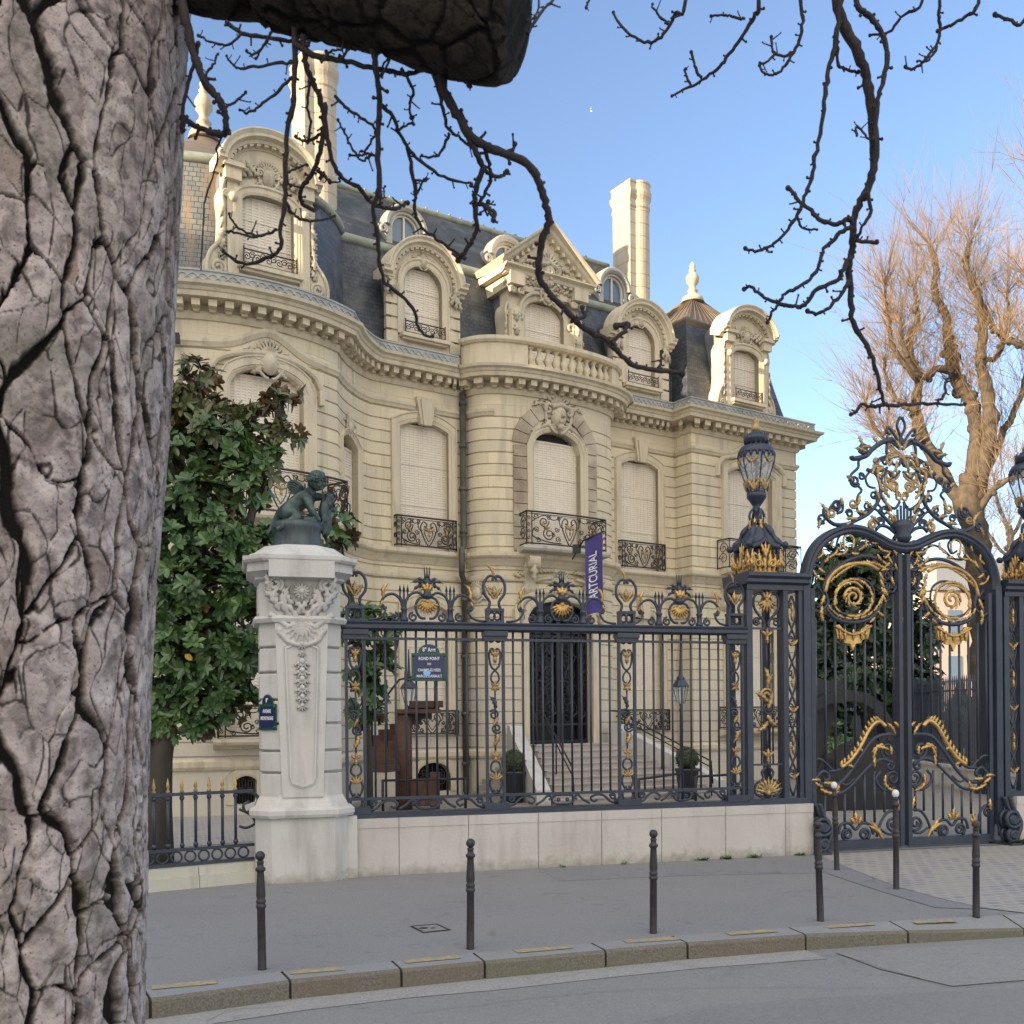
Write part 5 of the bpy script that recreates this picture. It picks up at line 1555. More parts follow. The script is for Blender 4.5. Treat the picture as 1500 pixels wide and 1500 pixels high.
# ================================================================ GROUND, KERB, PILLAR, STREET THINGS
def poly_sheet(name, pts, z, m, uvw=False):
    me = bpy.data.meshes.new(name)
    me.from_pydata([(p[0], p[1], z) for p in pts], [], [tuple(range(len(pts)))]); me.materials.append(m); me.update()
    o = bpy.data.objects.new(name, me); COL.objects.link(o); return struct(o)
def asphalt(name, c1, c2, speck=.0, sc=.7):
    m, nt, b = new_mat(name); co = coords(nt)
    f, _ = noise_fac(nt, co, sc, .35, .68, 6); k = mixc(nt, f, c1, c2)
    f2, h = noise_fac(nt, co, 42, .38, .66, 6); k = mixc(nt, f2, k, tuple(x*1.32 for x in c1))
    f9, _ = noise_fac(nt, co, 75, .56, .70, 3); k = mixc(nt, f9, k, tuple(x*.66 for x in c1))
    st = coords(nt, (1,1,1)); f3, _ = noise_fac(nt, st, 2.2, .60, .72, 8, 1.5)
    mu = N(nt, 'ShaderNodeMath', operation='MULTIPLY'); nt.links.new(f3, mu.inputs[0]); mu.inputs[1].default_value = .6
    k = mixc(nt, mu.outputs[0], k, tuple(x*.62 for x in c1))
    f8, _ = noise_fac(nt, co, 11, .52, .7, 7); mu8 = N(nt, 'ShaderNodeMath', operation='MULTIPLY'); nt.links.new(f8, mu8.inputs[0]); mu8.inputs[1].default_value = .35
    k = mixc(nt, mu8.outputs[0], k, tuple(x*1.25 for x in c2))
    if speck:
        v = N(nt, 'ShaderNodeTexVoronoi'); v.inputs['Scale'].default_value = 3.2; nt.links.new(co, v.inputs['Vector'])
        r = N(nt, 'ShaderNodeMapRange'); r.inputs['From Min'].default_value = .045; r.inputs['From Max'].default_value = .025
        nt.links.new(v.outputs['Distance'], r.inputs['Value'])
        k = mixc(nt, r.outputs[0], k, (.42,.42,.41))
    nt.links.new(k, b.inputs['Base Color']); b.inputs['Roughness'].default_value = .82
    _, h2 = noise_fac(nt, co, 260, 0, 1, 2)
    bump(nt, b, h2, .35, .006)
    return m
M['asphalt'] = asphalt('pavement_asphalt', (.195,.194,.200), (.225,.22,.22), 1)
M['asphalt2'] = asphalt('dark_asphalt_patch', (.18,.182,.197), (.21,.208,.215))
M['road'] = asphalt('road_asphalt', (.20,.20,.20), (.25,.243,.235), 0, .5)
M['gutterm'] = asphalt('gutter_concrete', (.29,.285,.275), (.24,.235,.225), 0, 2.0)
M['roadpatch'] = asphalt('road_repair', (.215,.213,.212), (.26,.252,.243), 0, .8)
M['seam'] = simple('tar_seam', (.15,.15,.15), .8, c2=(.195,.195,.19), scale=9)
M['roadpatch2'] = asphalt('road_repair_dark', (.18,.18,.182), (.225,.22,.215), 0, .6)
M['soil'] = simple('courtyard_gravel', (.30,.28,.25), .9, c2=(.24,.23,.21), scale=3, bs=.4, bscale=60)
def setts():
    m, nt, b = new_mat('granite_setts')
    tc = N(nt, 'ShaderNodeTexCoord'); mp = N(nt, 'ShaderNodeMapping'); mp.inputs['Rotation'].default_value = (0,0,math.radians(-18))
    nt.links.new(tc.outputs['Object'], mp.inputs['Vector'])
    w_ = N(nt, 'ShaderNodeTexNoise'); w_.inputs['Scale'].default_value = 3; nt.links.new(mp.outputs['Vector'], w_.inputs['Vector'])
    ad = N(nt, 'ShaderNodeVectorMath', operation='MULTIPLY_ADD'); ad.inputs[1].default_value = (.05,.05,0)
    nt.links.new(w_.outputs['Color'], ad.inputs[0]); nt.links.new(mp.outputs['Vector'], ad.inputs[2])
    br = N(nt, 'ShaderNodeTexBrick'); br.offset = .5
    for k, v in (('Scale',1), ('Mortar Size',.022), ('Mortar Smooth',.35), ('Bias',0), ('Brick Width',.21), ('Row Height',.15)): br.inputs[k].default_value = v
    br.inputs['Color1'].default_value = (.20,.205,.235,1); br.inputs['Color2'].default_value = (.30,.285,.275,1); br.inputs['Mortar'].default_value = (.40,.37,.33,1)
    nt.links.new(ad.outputs[0], br.inputs['Vector'])
    f, _ = noise_fac(nt, tc.outputs['Object'], 1.3, .4, .7, 6); k = mixc(nt, f, br.outputs['Color'], (.34,.32,.29))
    nt.links.new(k, b.inputs['Base Color']); b.inputs['Roughness'].default_value = .7
    bump(nt, b, br.outputs['Fac'], -.8, .03)
    return m
M['setts'] = setts()
def granite(name, c1, c2, c3):
    m, nt, b = new_mat(name); co = coords(nt)
    f, h = noise_fac(nt, co, 55, .4, .6, 3); k = mixc(nt, f, c1, c2)
    f2, _ = noise_fac(nt, co, 2.2, .45, .7, 6); k = mixc(nt, f2, k, c3)
    nt.links.new(k, b.inputs['Base Color']); b.inputs['Roughness'].default_value = .85
    bump(nt, b, h, .5, .012)
    return m
M['kerb'] = granite('kerb_granite', (.19,.175,.145), (.12,.11,.09), (.145,.14,.095))
M['kerb_top'] = granite('kerb_granite_worn', (.29,.295,.30), (.225,.23,.24), (.25,.25,.25))
M['kerb_red'] = granite('kerb_granite_reddish', (.19,.165,.14), (.125,.105,.088), (.15,.13,.10))
M['yellow'] = simple('worn_yellow_paint', (.46,.34,.11), .85, c2=(.27,.255,.215), scale=16, lo=.40, hi=.54)
poly_sheet('ground', [(-3000,-3000), (3000,-3000), (3000,3000), (-3000,3000)], -.165, M['road'])
# kerb line
KP = [ground(px, py) for px, py in ((220,1463), (425,1436), (588,1420), (710,1408), (887,1392), (1007,1381), (1180,1368), (1330,1358.5), (1500,1349))]
d0 = (KP[0]-KP[1]).normalized(); d1 = (KP[-1]-KP[-2]).normalized()
KL = [KP[0]+d0*12, KP[0]+d0*3.2, KP[0]+d0*1.6] + KP + [KP[-1]+d1*1.5, KP[-1]+d1*8, KP[-1]+d1*25]
def kz(px_i):   # kerb top drops towards the driveway
    return {0:0,1:0,2:0}.get(px_i, 0)
KZ = [0,0,0] + [0,0,0,0,0,0,-.005,-.035,-.075] + [-.10,-.10,-.10]
def nrm(i):
    a = KL[max(i-1,0)]; b = KL[min(i+1,len(KL)-1)]; t = (b-a).normalized(); return Vector((-t.y, t.x, 0))
KW = .33
kt = MB(); 
for i in range(len(KL)-1):
    a, b = KL[i], KL[i+1]; t = (b-a).normalized(); g = .012
    a2, b2 = a+t*g, b-t*g; na, nb_ = nrm(i), nrm(i+1)
    za, zb = KZ[i], KZ[i+1]
    jit = random.uniform(-.006,.006)
    r = .028
    def sec(p, n, z):
        f = n*jit
        return [p+f+Vector((0,0,-.3)), p+f+Vector((0,0,z-r)), p+f+n*r*.4+Vector((0,0,z-r*.3)), p+f+n*r*1.3+Vector((0,0,z+jit*.4)), p+n*KW+Vector((0,0,0)), p+n*KW+Vector((0,0,-.3))]
    m_ = 6
    rows = [sec(a2.lerp(b2, j/m_), na.lerp(nb_, j/m_), za+(zb-za)*j/m_) for j in range(m_+1)]
    o = len(kt.v)
    for R_ in rows: kt.v.extend([tuple(p) for p in R_])
    for j in range(m_):
        for k in range(5):
            kt.f.append((o+j*6+k, o+(j+1)*6+k, o+(j+1)*6+k+1, o+j*6+k+1)); kt.mi.append(1 if k >= 3 else (2 if i in (4, 5, 8) else 0)); kt.smooth.append(False)
    for q in (o, o+m_*6):
        kt.f.append(tuple(q+k for k in range(6))); kt.mi.append(0); kt.smooth.append(False)
struct(kt.build('kerb', [M['kerb'], M['kerb_top'], M['kerb_red']]))
# dark joint filler below the gaps
kj = MB()
for i in range(1, len(KL)-1):
    n = nrm(i); p = KL[i]
    t = Vector((n.y,-n.x,0))
    kj.hexa([p+n*.02-t*.02+Vector((0,0,-.3)), p+n*.02+t*.02+Vector((0,0,-.3)), p+n*KW+t*.02+Vector((0,0,-.3)), p+n*KW-t*.02+Vector((0,0,-.3)), p+n*.02-t*.02+Vector((0,0,KZ[i]-.03)), p+n*.02+t*.02+Vector((0,0,KZ[i]-.03)), p+n*KW+t*.02+Vector((0,0,KZ[i]-.012)), p+n*KW-t*.02+Vector((0,0,KZ[i]-.012))])
struct(kj.build('kerb_joint', M['dark']))
# pavement: from the kerb's back edge to the walls and beyond, dropping with the kerb at the driveway
pv = MB()
cols = []
for i in range(len(KL)):
    n = nrm(i); p = KL[i]+n*KW; z = KZ[i]
    cols.append([Vector((p.x,p.y,0)), p+n*.38, p+n*1.2, p+n*5+Vector((0,0,0)), p+n*9, p+n*60])
o = len(pv.v)
for c_ in cols: pv.v.extend([tuple(q) for q in c_])
for i in range(len(cols)-1):
    for k in range(5): pv.f.append((o+i*6+k, o+(i+1)*6+k, o+(i+1)*6+k+1, o+i*6+k+1)); pv.mi.append(0); pv.smooth.append(True)
struct(pv.build('pavement', M['asphalt']))
# road surface details
def strip_sheet(name, a_off, b_off, z, m, i0=0, i1=None):
    mb = MB(); pts = list(range(i0, i1 or len(KL)))
    o = 0
    for i in pts:
        n = nrm(i); j = .03*math.sin(i*2.3)
        mb.v += [tuple(KL[i]-n*a_off+Vector((0,0,z))), tuple(KL[i]-n*(b_off+j)+Vector((0,0,z)))]
    for k in range(len(pts)-1): mb.f.append((2*k, 2*k+1, 2*k+3, 2*k+2)); mb.mi.append(0); mb.smooth.append(False)
    return struct(mb.build(name, m))
strip_sheet('gutter_strip', -.05, .36, -.160, M['gutterm'], 0, 10)
poly_sheet('road_patch', [ground(px, py, -.16) for px, py in ((1225,1396), (1290,1420), (1395,1445), (1500,1436), (1700,1420), (1700,1380), (1500,1382), (1330,1388))], -.156, M['roadpatch'])
poly_sheet('road_patch', [ground(px, py, -.16) for px, py in ((880,1510), (960,1492), (1040,1474), (1180,1462), (1500,1447), (1900,1430), (1900,1600), (700,1600))], -.1595, M['roadpatch2'])
t = MB()
for L_ in ([(905,1396), (960,1406), (1060,1418), (1230,1398)], [(1230,1398), (1300,1420), (1390,1446)], [(600,1485), (800,1460), (1000,1447), (1390,1446), (1500,1436)], [(300,1497), (340,1480), (420,1474)]):
    P = [ground(x, y, -.156) for x, y in smooth(L_, 5)]
    P = [p+Vector((random.uniform(-.012,.012), random.uniform(-.012,.012), 0)) for p in P]
    for a, b in zip(P, P[1:]):
        n = (b-a).normalized(); n = Vector((-n.y,n.x,0))*.0028
        t.add([a-n, b-n, b+n, a+n], [(0,1,2,3)])
t.v = [(x, y, -.1525) for x, y, z in t.v]
struct(t.build('road_crack', M['seam']))
# pavement patches, seams and driveway
poly_sheet('pavement_patch', [ground(*p) for p in ((780,1268), (1183,1250.5), (1201,1254), (1248,1273), (1200,1279), (1000,1283), (820,1291))], .003, M['asphalt2'])
poly_sheet('pavement_patch', [ground(*p) for p in ((1201,1254), (1248,1274), (1318,1301), (1383,1318), (1441,1331), (1425,1332), (1370,1330), (1290,1306), (1215,1281), (1190,1262))], .006, M['asphalt2'])
poly_sheet('driveway', [ground(*p) for p in ((1190,1250), (1201,1254), (1248,1274), (1318,1301), (1383,1318), (1441,1331), (1500,1338), (1800,1345), (1800,1240), (1478,1238), (1335,1243), (1195,1248))], .009, M['setts'])
# courtyard
cA, cB = FF(U0-9, 0, -.3), FF(UR+40, 0, -.3)
poly_sheet('courtyard', [cA, cB, cB+Vector((0,60,0)), cA+Vector((-15,60,0))], .006, M['soil'])
poly_sheet('threshold', [FF(U1-.05,0,.2), FF(UR+.05,0,.2), FF(UR+.05,0,-.6), FF(U1-.05,0,-.6)], .018, M['asphalt2'])
poly_sheet('courtyard_path', [ground(*p) for p in ((120,1255), (380,1232), (380,1190), (120,1205))], .012, M['setts'])
# yellow marks on the kerb
ym = MB()
for a, b in (((222,1449),(318,1440)), ((425,1426.5),(505,1420.5)), ((594,1410.5),(674,1403)), ((757,1395.5),(838,1388.5)), ((917,1381),(995,1376)), ((1068,1369.5),(1138,1364.5)), ((1212,1358.5),(1280,1353.5)), ((1340,1351),(1400,1348))):
    p, q = ground(*a), ground(*b); t = (q-p).normalized(); n = Vector((-t.y,t.x,0))
    zo = -.0 if a[0] < 1100 else (-.006 if a[0] < 1300 else -.012)
    V = []; k_ = 26
    for j in range(k_+1):
        c = p.lerp(q, j/k_); V += [c-n*(.035+random.uniform(-.006,.004))+Vector((0,0,.006+zo)), c+n*(.10+random.uniform(-.009,.008))+Vector((0,0,.006+zo))]
    ym.add(V, [(2*j,2*j+2,2*j+3,2*j+1) for j in range(k_)])
struct(ym.build('kerb_marking', M['yellow']))
# utility cover
c = ground(630, 1360.5); t = MB()
pp = [ground(*p) for p in ((601,1357.5), (640,1354), (660,1363), (620,1367))]
cc = sum(pp, Vector())/4
for i in range(4):
    a, b = pp[i], pp[(i+1)%4]; ai, bi = a.lerp(cc,.13), b.lerp(cc,.13)
    t.hexa([a, b, bi, ai] + [p+Vector((0,0,.009)) for p in (a, b, bi, ai)])
cv = t.build('utility_cover', M['black']); tag(cv, 'small square metal utility cover set flush in the grey pavement', 'manhole cover')
t = MB(); q = [p.lerp(cc,.14)+Vector((0,0,.006)) for p in pp]; t.add(q, [(0,1,2,3)])
pl = t.build('cover_plate', M['asphalt'], cv)
t = MB(); t.ball(cc+Vector((-.07,.0,.006)), .05, 8, 4, 1, 1, .15); t.ball(cc+Vector((.03,0,.006)), .03, 8, 4, 1, 1, .15); t.build('lifting_hole', M['dark'], cv)
# ---------------------------------------------------------------- bollards
bprof = [(.041,0), (.038,.01), (.035,.54), (.043,.55), (.046,.562), (.043,.578), (.037,.583), (.041,.595), (.044,.607), (.041,.62), (.035,.628), (.041,.66), (.040,.70), (.031,.86), (.033,.872), (.043,.88), (.046,.893), (.043,.906), (.030,.915), (.028,.945), (.034,.955), (.030,.966), (.022,.972)]
pb = MB(); pb.lathe((0,0,0), bprof, 16); 
bb = MB(); bb.ball((0,0,1.012), .044, 14, 10)
proto = None
M['white_cap'] = simple('white_bollard_cap', (.72,.72,.7), .5)
M['rust_cap'] = simple('rusty_bollard', (.07,.042,.034), .7, c2=(.11,.06,.04), scale=16)
for px, py, h, lab, kind in ((384,1420,1.04,'dark iron bollard nearest the big tree trunk, in front of the stone pillar',0), (689,1390,1.05,'dark iron bollard beside the square utility cover',0), (957,1367,1.05,'dark iron bollard on the kerb in front of the middle of the low wall',0),
        (1202,1349,1.07,'dark ball-topped bollard in front of the right end of the low wall',0), (1430,1343,1.04,'rusty-topped bollard nearest the right edge on the paved driveway side',2), (1226,1275,1.25,'taller bollard with white knob, closest to the gate',1), (1313,1303,1.25,'taller white-knobbed bollard in front of the gate centre',1)):
    g = ground(px, py)
    r = thing('bollard', lab, 'bollard', g, 'iron bollards along the kerb' if kind != 1 else 'white-knobbed bollards before the gate')
    s_ = h/1.056
    for mb, nm, m in ((pb, 'post', M['bollard']), (bb, 'ball_finial', (M['bollard'], M['white_cap'], M['rust_cap'])[kind])):
        q = MB(); q.v = [(x+g.x, y+g.y, z*s_) for x, y, z in mb.v]; q.f = mb.f; q.mi = mb.mi; q.smooth = mb.smooth; q.build(nm, m, r)
    # slightly out of plumb, like the real ones
    r.rotation_euler = (random.uniform(-.012,.012), random.uniform(-.02,.012) if px < 1190 else -.022, random.uniform(0,6))
# ---------------------------------------------------------------- stone pillar
pc = at(441, 1290, 14.32); pc.z = 0
def FPL(x, z, d=0.0):
    p = pc.xy + GD*x + GN*d; return Vector((p.x, p.y, z))
def octo(w, c, z):
    return [FPL(x, z, d) for x, d in ((-w+c,w), (w-c,w), (w,w-c), (w,-w+c), (w-c,-w), (-w+c,-w), (-w,-w+c), (-w,w-c))]
def rz(py): return HC + (1052.6-py)/1500*13.78
PIL = thing('stone_pillar', 'carved pale stone pillar at the corner of the railings, with a bronze cherub on top', 'pillar', pc)
t = MB(); zp = rz(1197)
t.loft([octo(.62,.20,-.1), octo(.62,.20,zp-.01), octo(.60,.20,zp)])
t.fbox(FPL, .62, .74, -.1, zp-.02, .05, .42)
t.build('plinth', M['white'], PIL)
t = MB()
pr = [(.68,zp), (.70,zp+.04), (.70,zp+.10), (.66,zp+.14), (.62,zp+.15), (.60,zp+.20), (.56,zp+.27), (.55,zp+.30)]
t.loft([octo(w_, .24, z) for w_, z in pr]); t.build('base_moulding', M['white'], PIL)
gs_ = [rz(y) for y in (1170, 1132, 1100, 1060, 1025, 985, 948)]
z0 = zp+.29; z1 = rz(912)
lev = [(.545,z0)]
for g in gs_:
    lev += [(.545,g-.03), (.535,g-.015), (.50,g-.012), (.50,g+.012), (.535,g+.015), (.545,g+.03)]
lev += [(.545,z1), (.5,z1)]
t = MB(); t.loft([octo(w_, .22, z) for w_, z in lev]); t.build('rusticated_shaft', M['white'], PIL)
# tapered front panel
t = MB(); b0, b1 = .27, .35
t.poly(FPL, [(-b0,z0-.02), (b0,z0-.02), (b1,z1), (-b1,z1)], .4, .585)
pan = t.build('tapered_panel', M['white'], PIL)
t = MB(); zi0 = rz(1150); zi1 = rz(950)
ol = [(.21,zi1), (.155,zi0+.1), (.13,zi0+.03), (.06,zi0), (0,zi0-.02), (-.06,zi0), (-.13,zi0+.03), (-.155,zi0+.1), (-.21,zi1), (-.1,zi1+.05), (.1,zi1+.05)]
t.sweep(FPL, ol, [(-.012,.58), (-.008,.605), (.012,.605), (.02,.59), (.03,.60), (.04,.58)], closed=True)
t.build('panel_moulding', M['white'], pan)
t = MB()
for i in range(8):
    z = rz(943)-.0-i*.118; r = (.09,.07,.13,.13,.125,.12,.11,.09)[i]
    for a in (-150,-120,-90,-60,-30): t.leaf(FPL, 0, z, math.radians(a), r, r*.5, .60, .6)
    t.ball(FPL(0, z, .62), r*.32, 7, 5)
t.build('bellflower_garland', M['white'], pan)
# neck, frieze and shell
t = MB()
zn = rz(908); zf = rz(850)
t.loft([octo(w_, .24, z) for w_, z in ((.5,z1-.01), (.61,z1), (.63,z1+.05), (.60,z1+.09), (.545,z1+.10), (.545,zf), (.57,zf+.02))])
for i in range(9):
    for F in (lambda u, z, d=0: Vector((*(pc.xy-GD*.545-GD*d+GN*u), z)),):
        u = -.28+.07*i; t.fbox(F, u-.012, u+.012, z1+.14, zf-.05, 0, .02)
t.build('frieze', M['white'], PIL)
t = MB()
for i in range(13): t.leaf(FPL, 0, rz(866), 2*PI*i/13, .125, .06, .58, .5)
t.ball(FPL(0, rz(866), .61), .045, 8, 5)
for sg in (-1, 1):
    t.t2(FPL, [(sg*x, q) for x, q in spiral(.34, rz(856), .02, .10, 60, 1.5)], .03, .58)
    for k, (x, y, a, L_, cu) in enumerate(((.06,905,70,.4,-1.2), (.12,905,40,.42,1.0), (.2,898,60,.4,1.2), (.3,895,85,.36,-1), (.36,885,80,.3,.8), (.1,885,20,.3,1.4), (.42,870,100,.3,-.6), (.05,900,110,.24,.6))):
        t.leaf(FPL, sg*x, rz(y), math.radians(a) if sg > 0 else math.radians(180-a), L_, .14, .56, .6, cu*sg)
    t.t2(FPL, [(sg*x, q) for x, q in smooth([(.42,rz(900)), (.3,rz(908)), (.16,rz(918)), (.08,rz(905)), (.10,rz(896))], 4)], .045, .58)
for i in range(9):
    a = math.radians(200+140*i/8); t.leaf(FPL, 0, rz(912), a, .33-.03*abs(i-4)*.5, .13, .585, .45)
pts = [(.29*math.cos(math.radians(a))*(1+.06*math.cos(a*.16)), rz(920)+.23*math.sin(math.radians(a))) for a in range(180, 361, 9)]
t.t2(FPL, pts, .035, .60); t.poly(FPL, list(reversed(pts)), .5, .61)
t.build('carved_shell', M['white'], PIL)
t = MB()
zc = rz(850)
pr = [(.56,zc), (.60,zc+.02), (.60,zc+.05), (.66,zc+.09), (.70,zc+.11), (.70,zc+.22), (.74,zc+.23), (.76,zc+.26), (.76,zc+.31), (.70,zc+.32), (.66,zc+.35), (.60,zc+.38), (.47,zc+.49), (.44,zc+.50)]
t.loft([octo(w_, .24, z) for w_, z in pr]); t.fbox(FPL, -.43, .43, zc+.02, zc+.27, .5, .75)
t.build('cornice_cap', M['white'], PIL)
ztop = zc+.49
# ---------------------------------------------------------------- cherub
def sp(px, py, dd=0.0):
    a, b = ray(px, py); P = pc.xy + GN*dd
    u = (a*P.y-P.x)/(GD.x-a*GD.y); q = P+GD*u
    return Vector((q.x, q.y, HC+b*q.y))
ST = thing('cherub_statue', 'green bronze winged cherub leaning over a rock, on its round base on the stone pillar', 'statue', Vector((pc.x, pc.y, ztop)))
zs1 = sp(440, 797).z; zs2 = sp(440, 768).z
t = MB(); cst = sp(436, 790); 
t.lathe((cst.x, cst.y, ztop-.02), [(.37,0), (.37,.05), (.34,.07), (.325,.12), (.32,zs2-ztop-.09), (.35,zs2-ztop-.06), (.35,zs2-ztop), (.31,zs2-ztop+.03)], 24)
t.build('pedestal', M['bronze_base'], ST)
def lump(mb, c, rx, ry, rz_, sd, n=18, m=12, amp=.22):
    o = len(mb.v)
    for i in range(m+1):
        for k in range(n):
            a, b = PI*i/m, 2*PI*k/n
            d = Vector((math.sin(a)*math.cos(b), math.sin(a)*math.sin(b), -math.cos(a)))
            s_ = 1+amp*noise.noise(d*2.2+Vector((sd,0,0)))+amp*.5*noise.noise(d*5+Vector((sd,3,0)))
            mb.v.append((c[0]+d.x*rx*s_, c[1]+d.y*ry*s_, c[2]+d.z*rz_*s_))
    for i in range(m):
        for k in range(n): mb.f.append((o+i*n+k, o+i*n+(k+1)%n, o+(i+1)*n+(k+1)%n, o+(i+1)*n+k)); mb.mi.append(0); mb.smooth.append(True)
t = MB()
lump(t, sp(436, 772), .30, .26, .13, 1, amp=.4); lump(t, sp(455, 767, .05), .17, .18, .12, 5, amp=.4); lump(t, sp(413, 777), .15, .2, .08, 9, amp=.4)
lump(t, sp(476, 758, -.02), .085, .12, .30, 12, amp=.3); lump(t, sp(481, 735, -.02), .075, .10, .12, 14, amp=.3)
t.build('rock', M['bronze'], ST)
def skin_mesh(name, nodes, edges, m, parent, levels=2):
    me = bpy.data.meshes.new(name); o_ = BASE[parent.name]
    me.from_pydata([tuple(n_[0]-o_) for n_ in nodes], edges, [])
    ob = bpy.data.objects.new(name, me); COL.objects.link(ob)
    sk = ob.modifiers.new('s', 'SKIN'); sk.use_smooth_shade = True
    for i, n_ in enumerate(nodes):
        sv = me.skin_vertices[0].data[i]; sv.radius = (n_[1], n_[1]); sv.use_root = (i == 0)
    sb = ob.modifiers.new('b', 'SUBSURF'); sb.levels = levels; sb.render_levels = levels
    dg = bpy.context.evaluated_depsgraph_get()
    nm = bpy.data.meshes.new_from_object(ob.evaluated_get(dg)); nm.name = name
    ob.modifiers.clear(); ob.data = nm; nm.materials.clear(); nm.materials.append(m)
    for p in nm.polygons: p.use_smooth = True
    ob.parent = parent; BASE[ob.name] = o_
    return ob
nd = [(sp(420,748,.0),.14), (sp(434,739,.02),.135), (sp(448,729,.03),.13), (sp(457,717,.05),.06), (sp(460,709,.07),.05),
      (sp(413,755,-.08),.105), (sp(404,767,-.1),.07), (sp(396,779,-.1),.045), (sp(390,783,-.08),.03),
      (sp(424,753,.12),.12), (sp(438,757,.20),.095), (sp(424,766,.24),.058), (sp(411,772,.24),.04), (sp(405,776,.26),.03),
      (sp(450,729,.13),.075), (sp(456,747,.2),.058), (sp(468,764,.17),.034),
      (sp(461,727,-.06),.066), (sp(476,729,.0),.05), (sp(486,742,.05),.034)]
ed = [(0,1), (1,2), (2,3), (3,4), (0,5), (5,6), (6,7), (7,8), (0,9), (9,10), (10,11), (11,12), (12,13), (2,14), (14,15), (15,16), (2,17), (17,18), (18,19)]
body = skin_mesh('body', nd, ed, M['bronze'], ST)
hb_ = MB(); hc = sp(464, 705, .10)
lump(hb_, hc, .128, .128, .135, 3, 20, 14, .03)
fx = (GD*.8+GN*.6).normalized(); fx3 = Vector((fx.x, fx.y, -.35)).normalized(); sd3 = Vector((-fx.y, fx.x, 0)); up3 = fx3.cross(sd3)*-1
if up3.z < 0: up3 = -up3
hb_.ball(hc+fx3*.115-up3*.01, .028, 8, 6); hb_.ball(hc+fx3*.10-up3*.075, .03, 8, 6); hb_.ball(hc+fx3*.07+sd3*.05-up3*.04, .045, 8, 6); hb_.ball(hc+fx3*.07-sd3*.05-up3*.04, .045, 8, 6)
hb_.tube([hc+fx3*.105+up3*.035+sd3*.07, hc+fx3*.122+up3*.04, hc+fx3*.105+up3*.035-sd3*.07], .016, 6)
hb_.tube([hc+fx3*.112-up3*.05+sd3*.025, hc+fx3*.118-up3*.052, hc+fx3*.112-up3*.05-sd3*.025], .01, 6)
hb_.build('head', M['bronze'], ST)
hh = MB()
for i in range(70):
    a = random.uniform(0, 2*PI); b = random.uniform(-.15, 1)
    d = (sd3*math.cos(a)*math.sqrt(1-b*b) + fx3*math.sin(a)*math.sqrt(1-b*b)*.95 + up3*b)
    if d.dot(fx3) > .62 and b < .5: continue
    hh.ball(hc+d*.122, random.uniform(.026,.042), 7, 5)
hh.build('curly_hair', M['bronze'], ST)
for base, dirn, k in ((sp(470,766,.17), sp(476,770,.15)-sp(468,764,.17), 0), (sp(487,744,.05), sp(489,752,.05)-sp(486,742,.05), 1)):
    t = MB(); dirn = dirn.normalized(); sd_ = dirn.cross(Vector((GN.x,GN.y,0))).normalized()
    for f in range(4):
        p = base+sd_*(f-1.5)*.014; t.tube([p, p+dirn*.03, p+dirn*.05+Vector((0,0,-.015))], [.009,.008,.006], 5)
    t.tube([base-sd_*.03, base-sd_*.045+dirn*.025], [.01,.007], 5); t.build('fingers', M['bronze'], ST)
t = MB()
for dd, dx in ((.10, 0), (-.12, 3)):
    P = [sp(x+dx, y, dd) for x, y in ((450,722), (443,714), (436,706), (428,702), (421,706), (420,713), (427,720), (437,724), (446,729))]
    b_ = [p-Vector((GN.x,GN.y,0))*.04 for p in P]; n = len(P)
    t.add(P+b_, [tuple(range(n)), tuple(reversed(range(n,2*n)))]+[(i,(i+1)%n,n+(i+1)%n,n+i) for i in range(n)])
    for i in range(6): t.tube([sp(447+dx-i*1, 719+i*1.2, dd+.012), sp(432+dx-i*1.2, 706+i*3.2, dd+.02), sp(423+dx-i*.2, 706+i*3, dd+.01)], [.012,.016,.006], 5)
t.build('wing', M['bronze'], ST)
# ---------------------------------------------------------------- street signs
def text_mesh(s, F, cx, cz, size, d, m, name, parent, sx=1.0, rot=0):
    cu = bpy.data.curves.new('txt', 'FONT'); cu.body = s; cu.size = size; cu.align_x = 'CENTER'; cu.align_y = 'CENTER'; cu.resolution_u = 3; cu.extrude = .002; cu.offset = size*.012
    ob = bpy.data.objects.new('txt', cu); COL.objects.link(ob)
    me = bpy.data.meshes.new_from_object(ob.evaluated_get(bpy.context.evaluated_depsgraph_get()))
    bpy.data.objects.remove(ob); bpy.data.curves.remove(cu)
    mb = MB(); ca, sa = math.cos(rot), math.sin(rot)
    mb.add([F(cx+(v.co.x*sx*ca-v.co.y*sa), cz+(v.co.x*sx*sa+v.co.y*ca), d+v.co.z) for v in me.vertices], [tuple(p.vertices) for p in me.polygons])
    bpy.data.meshes.remove(me)
    return mb.build(name, m, parent)
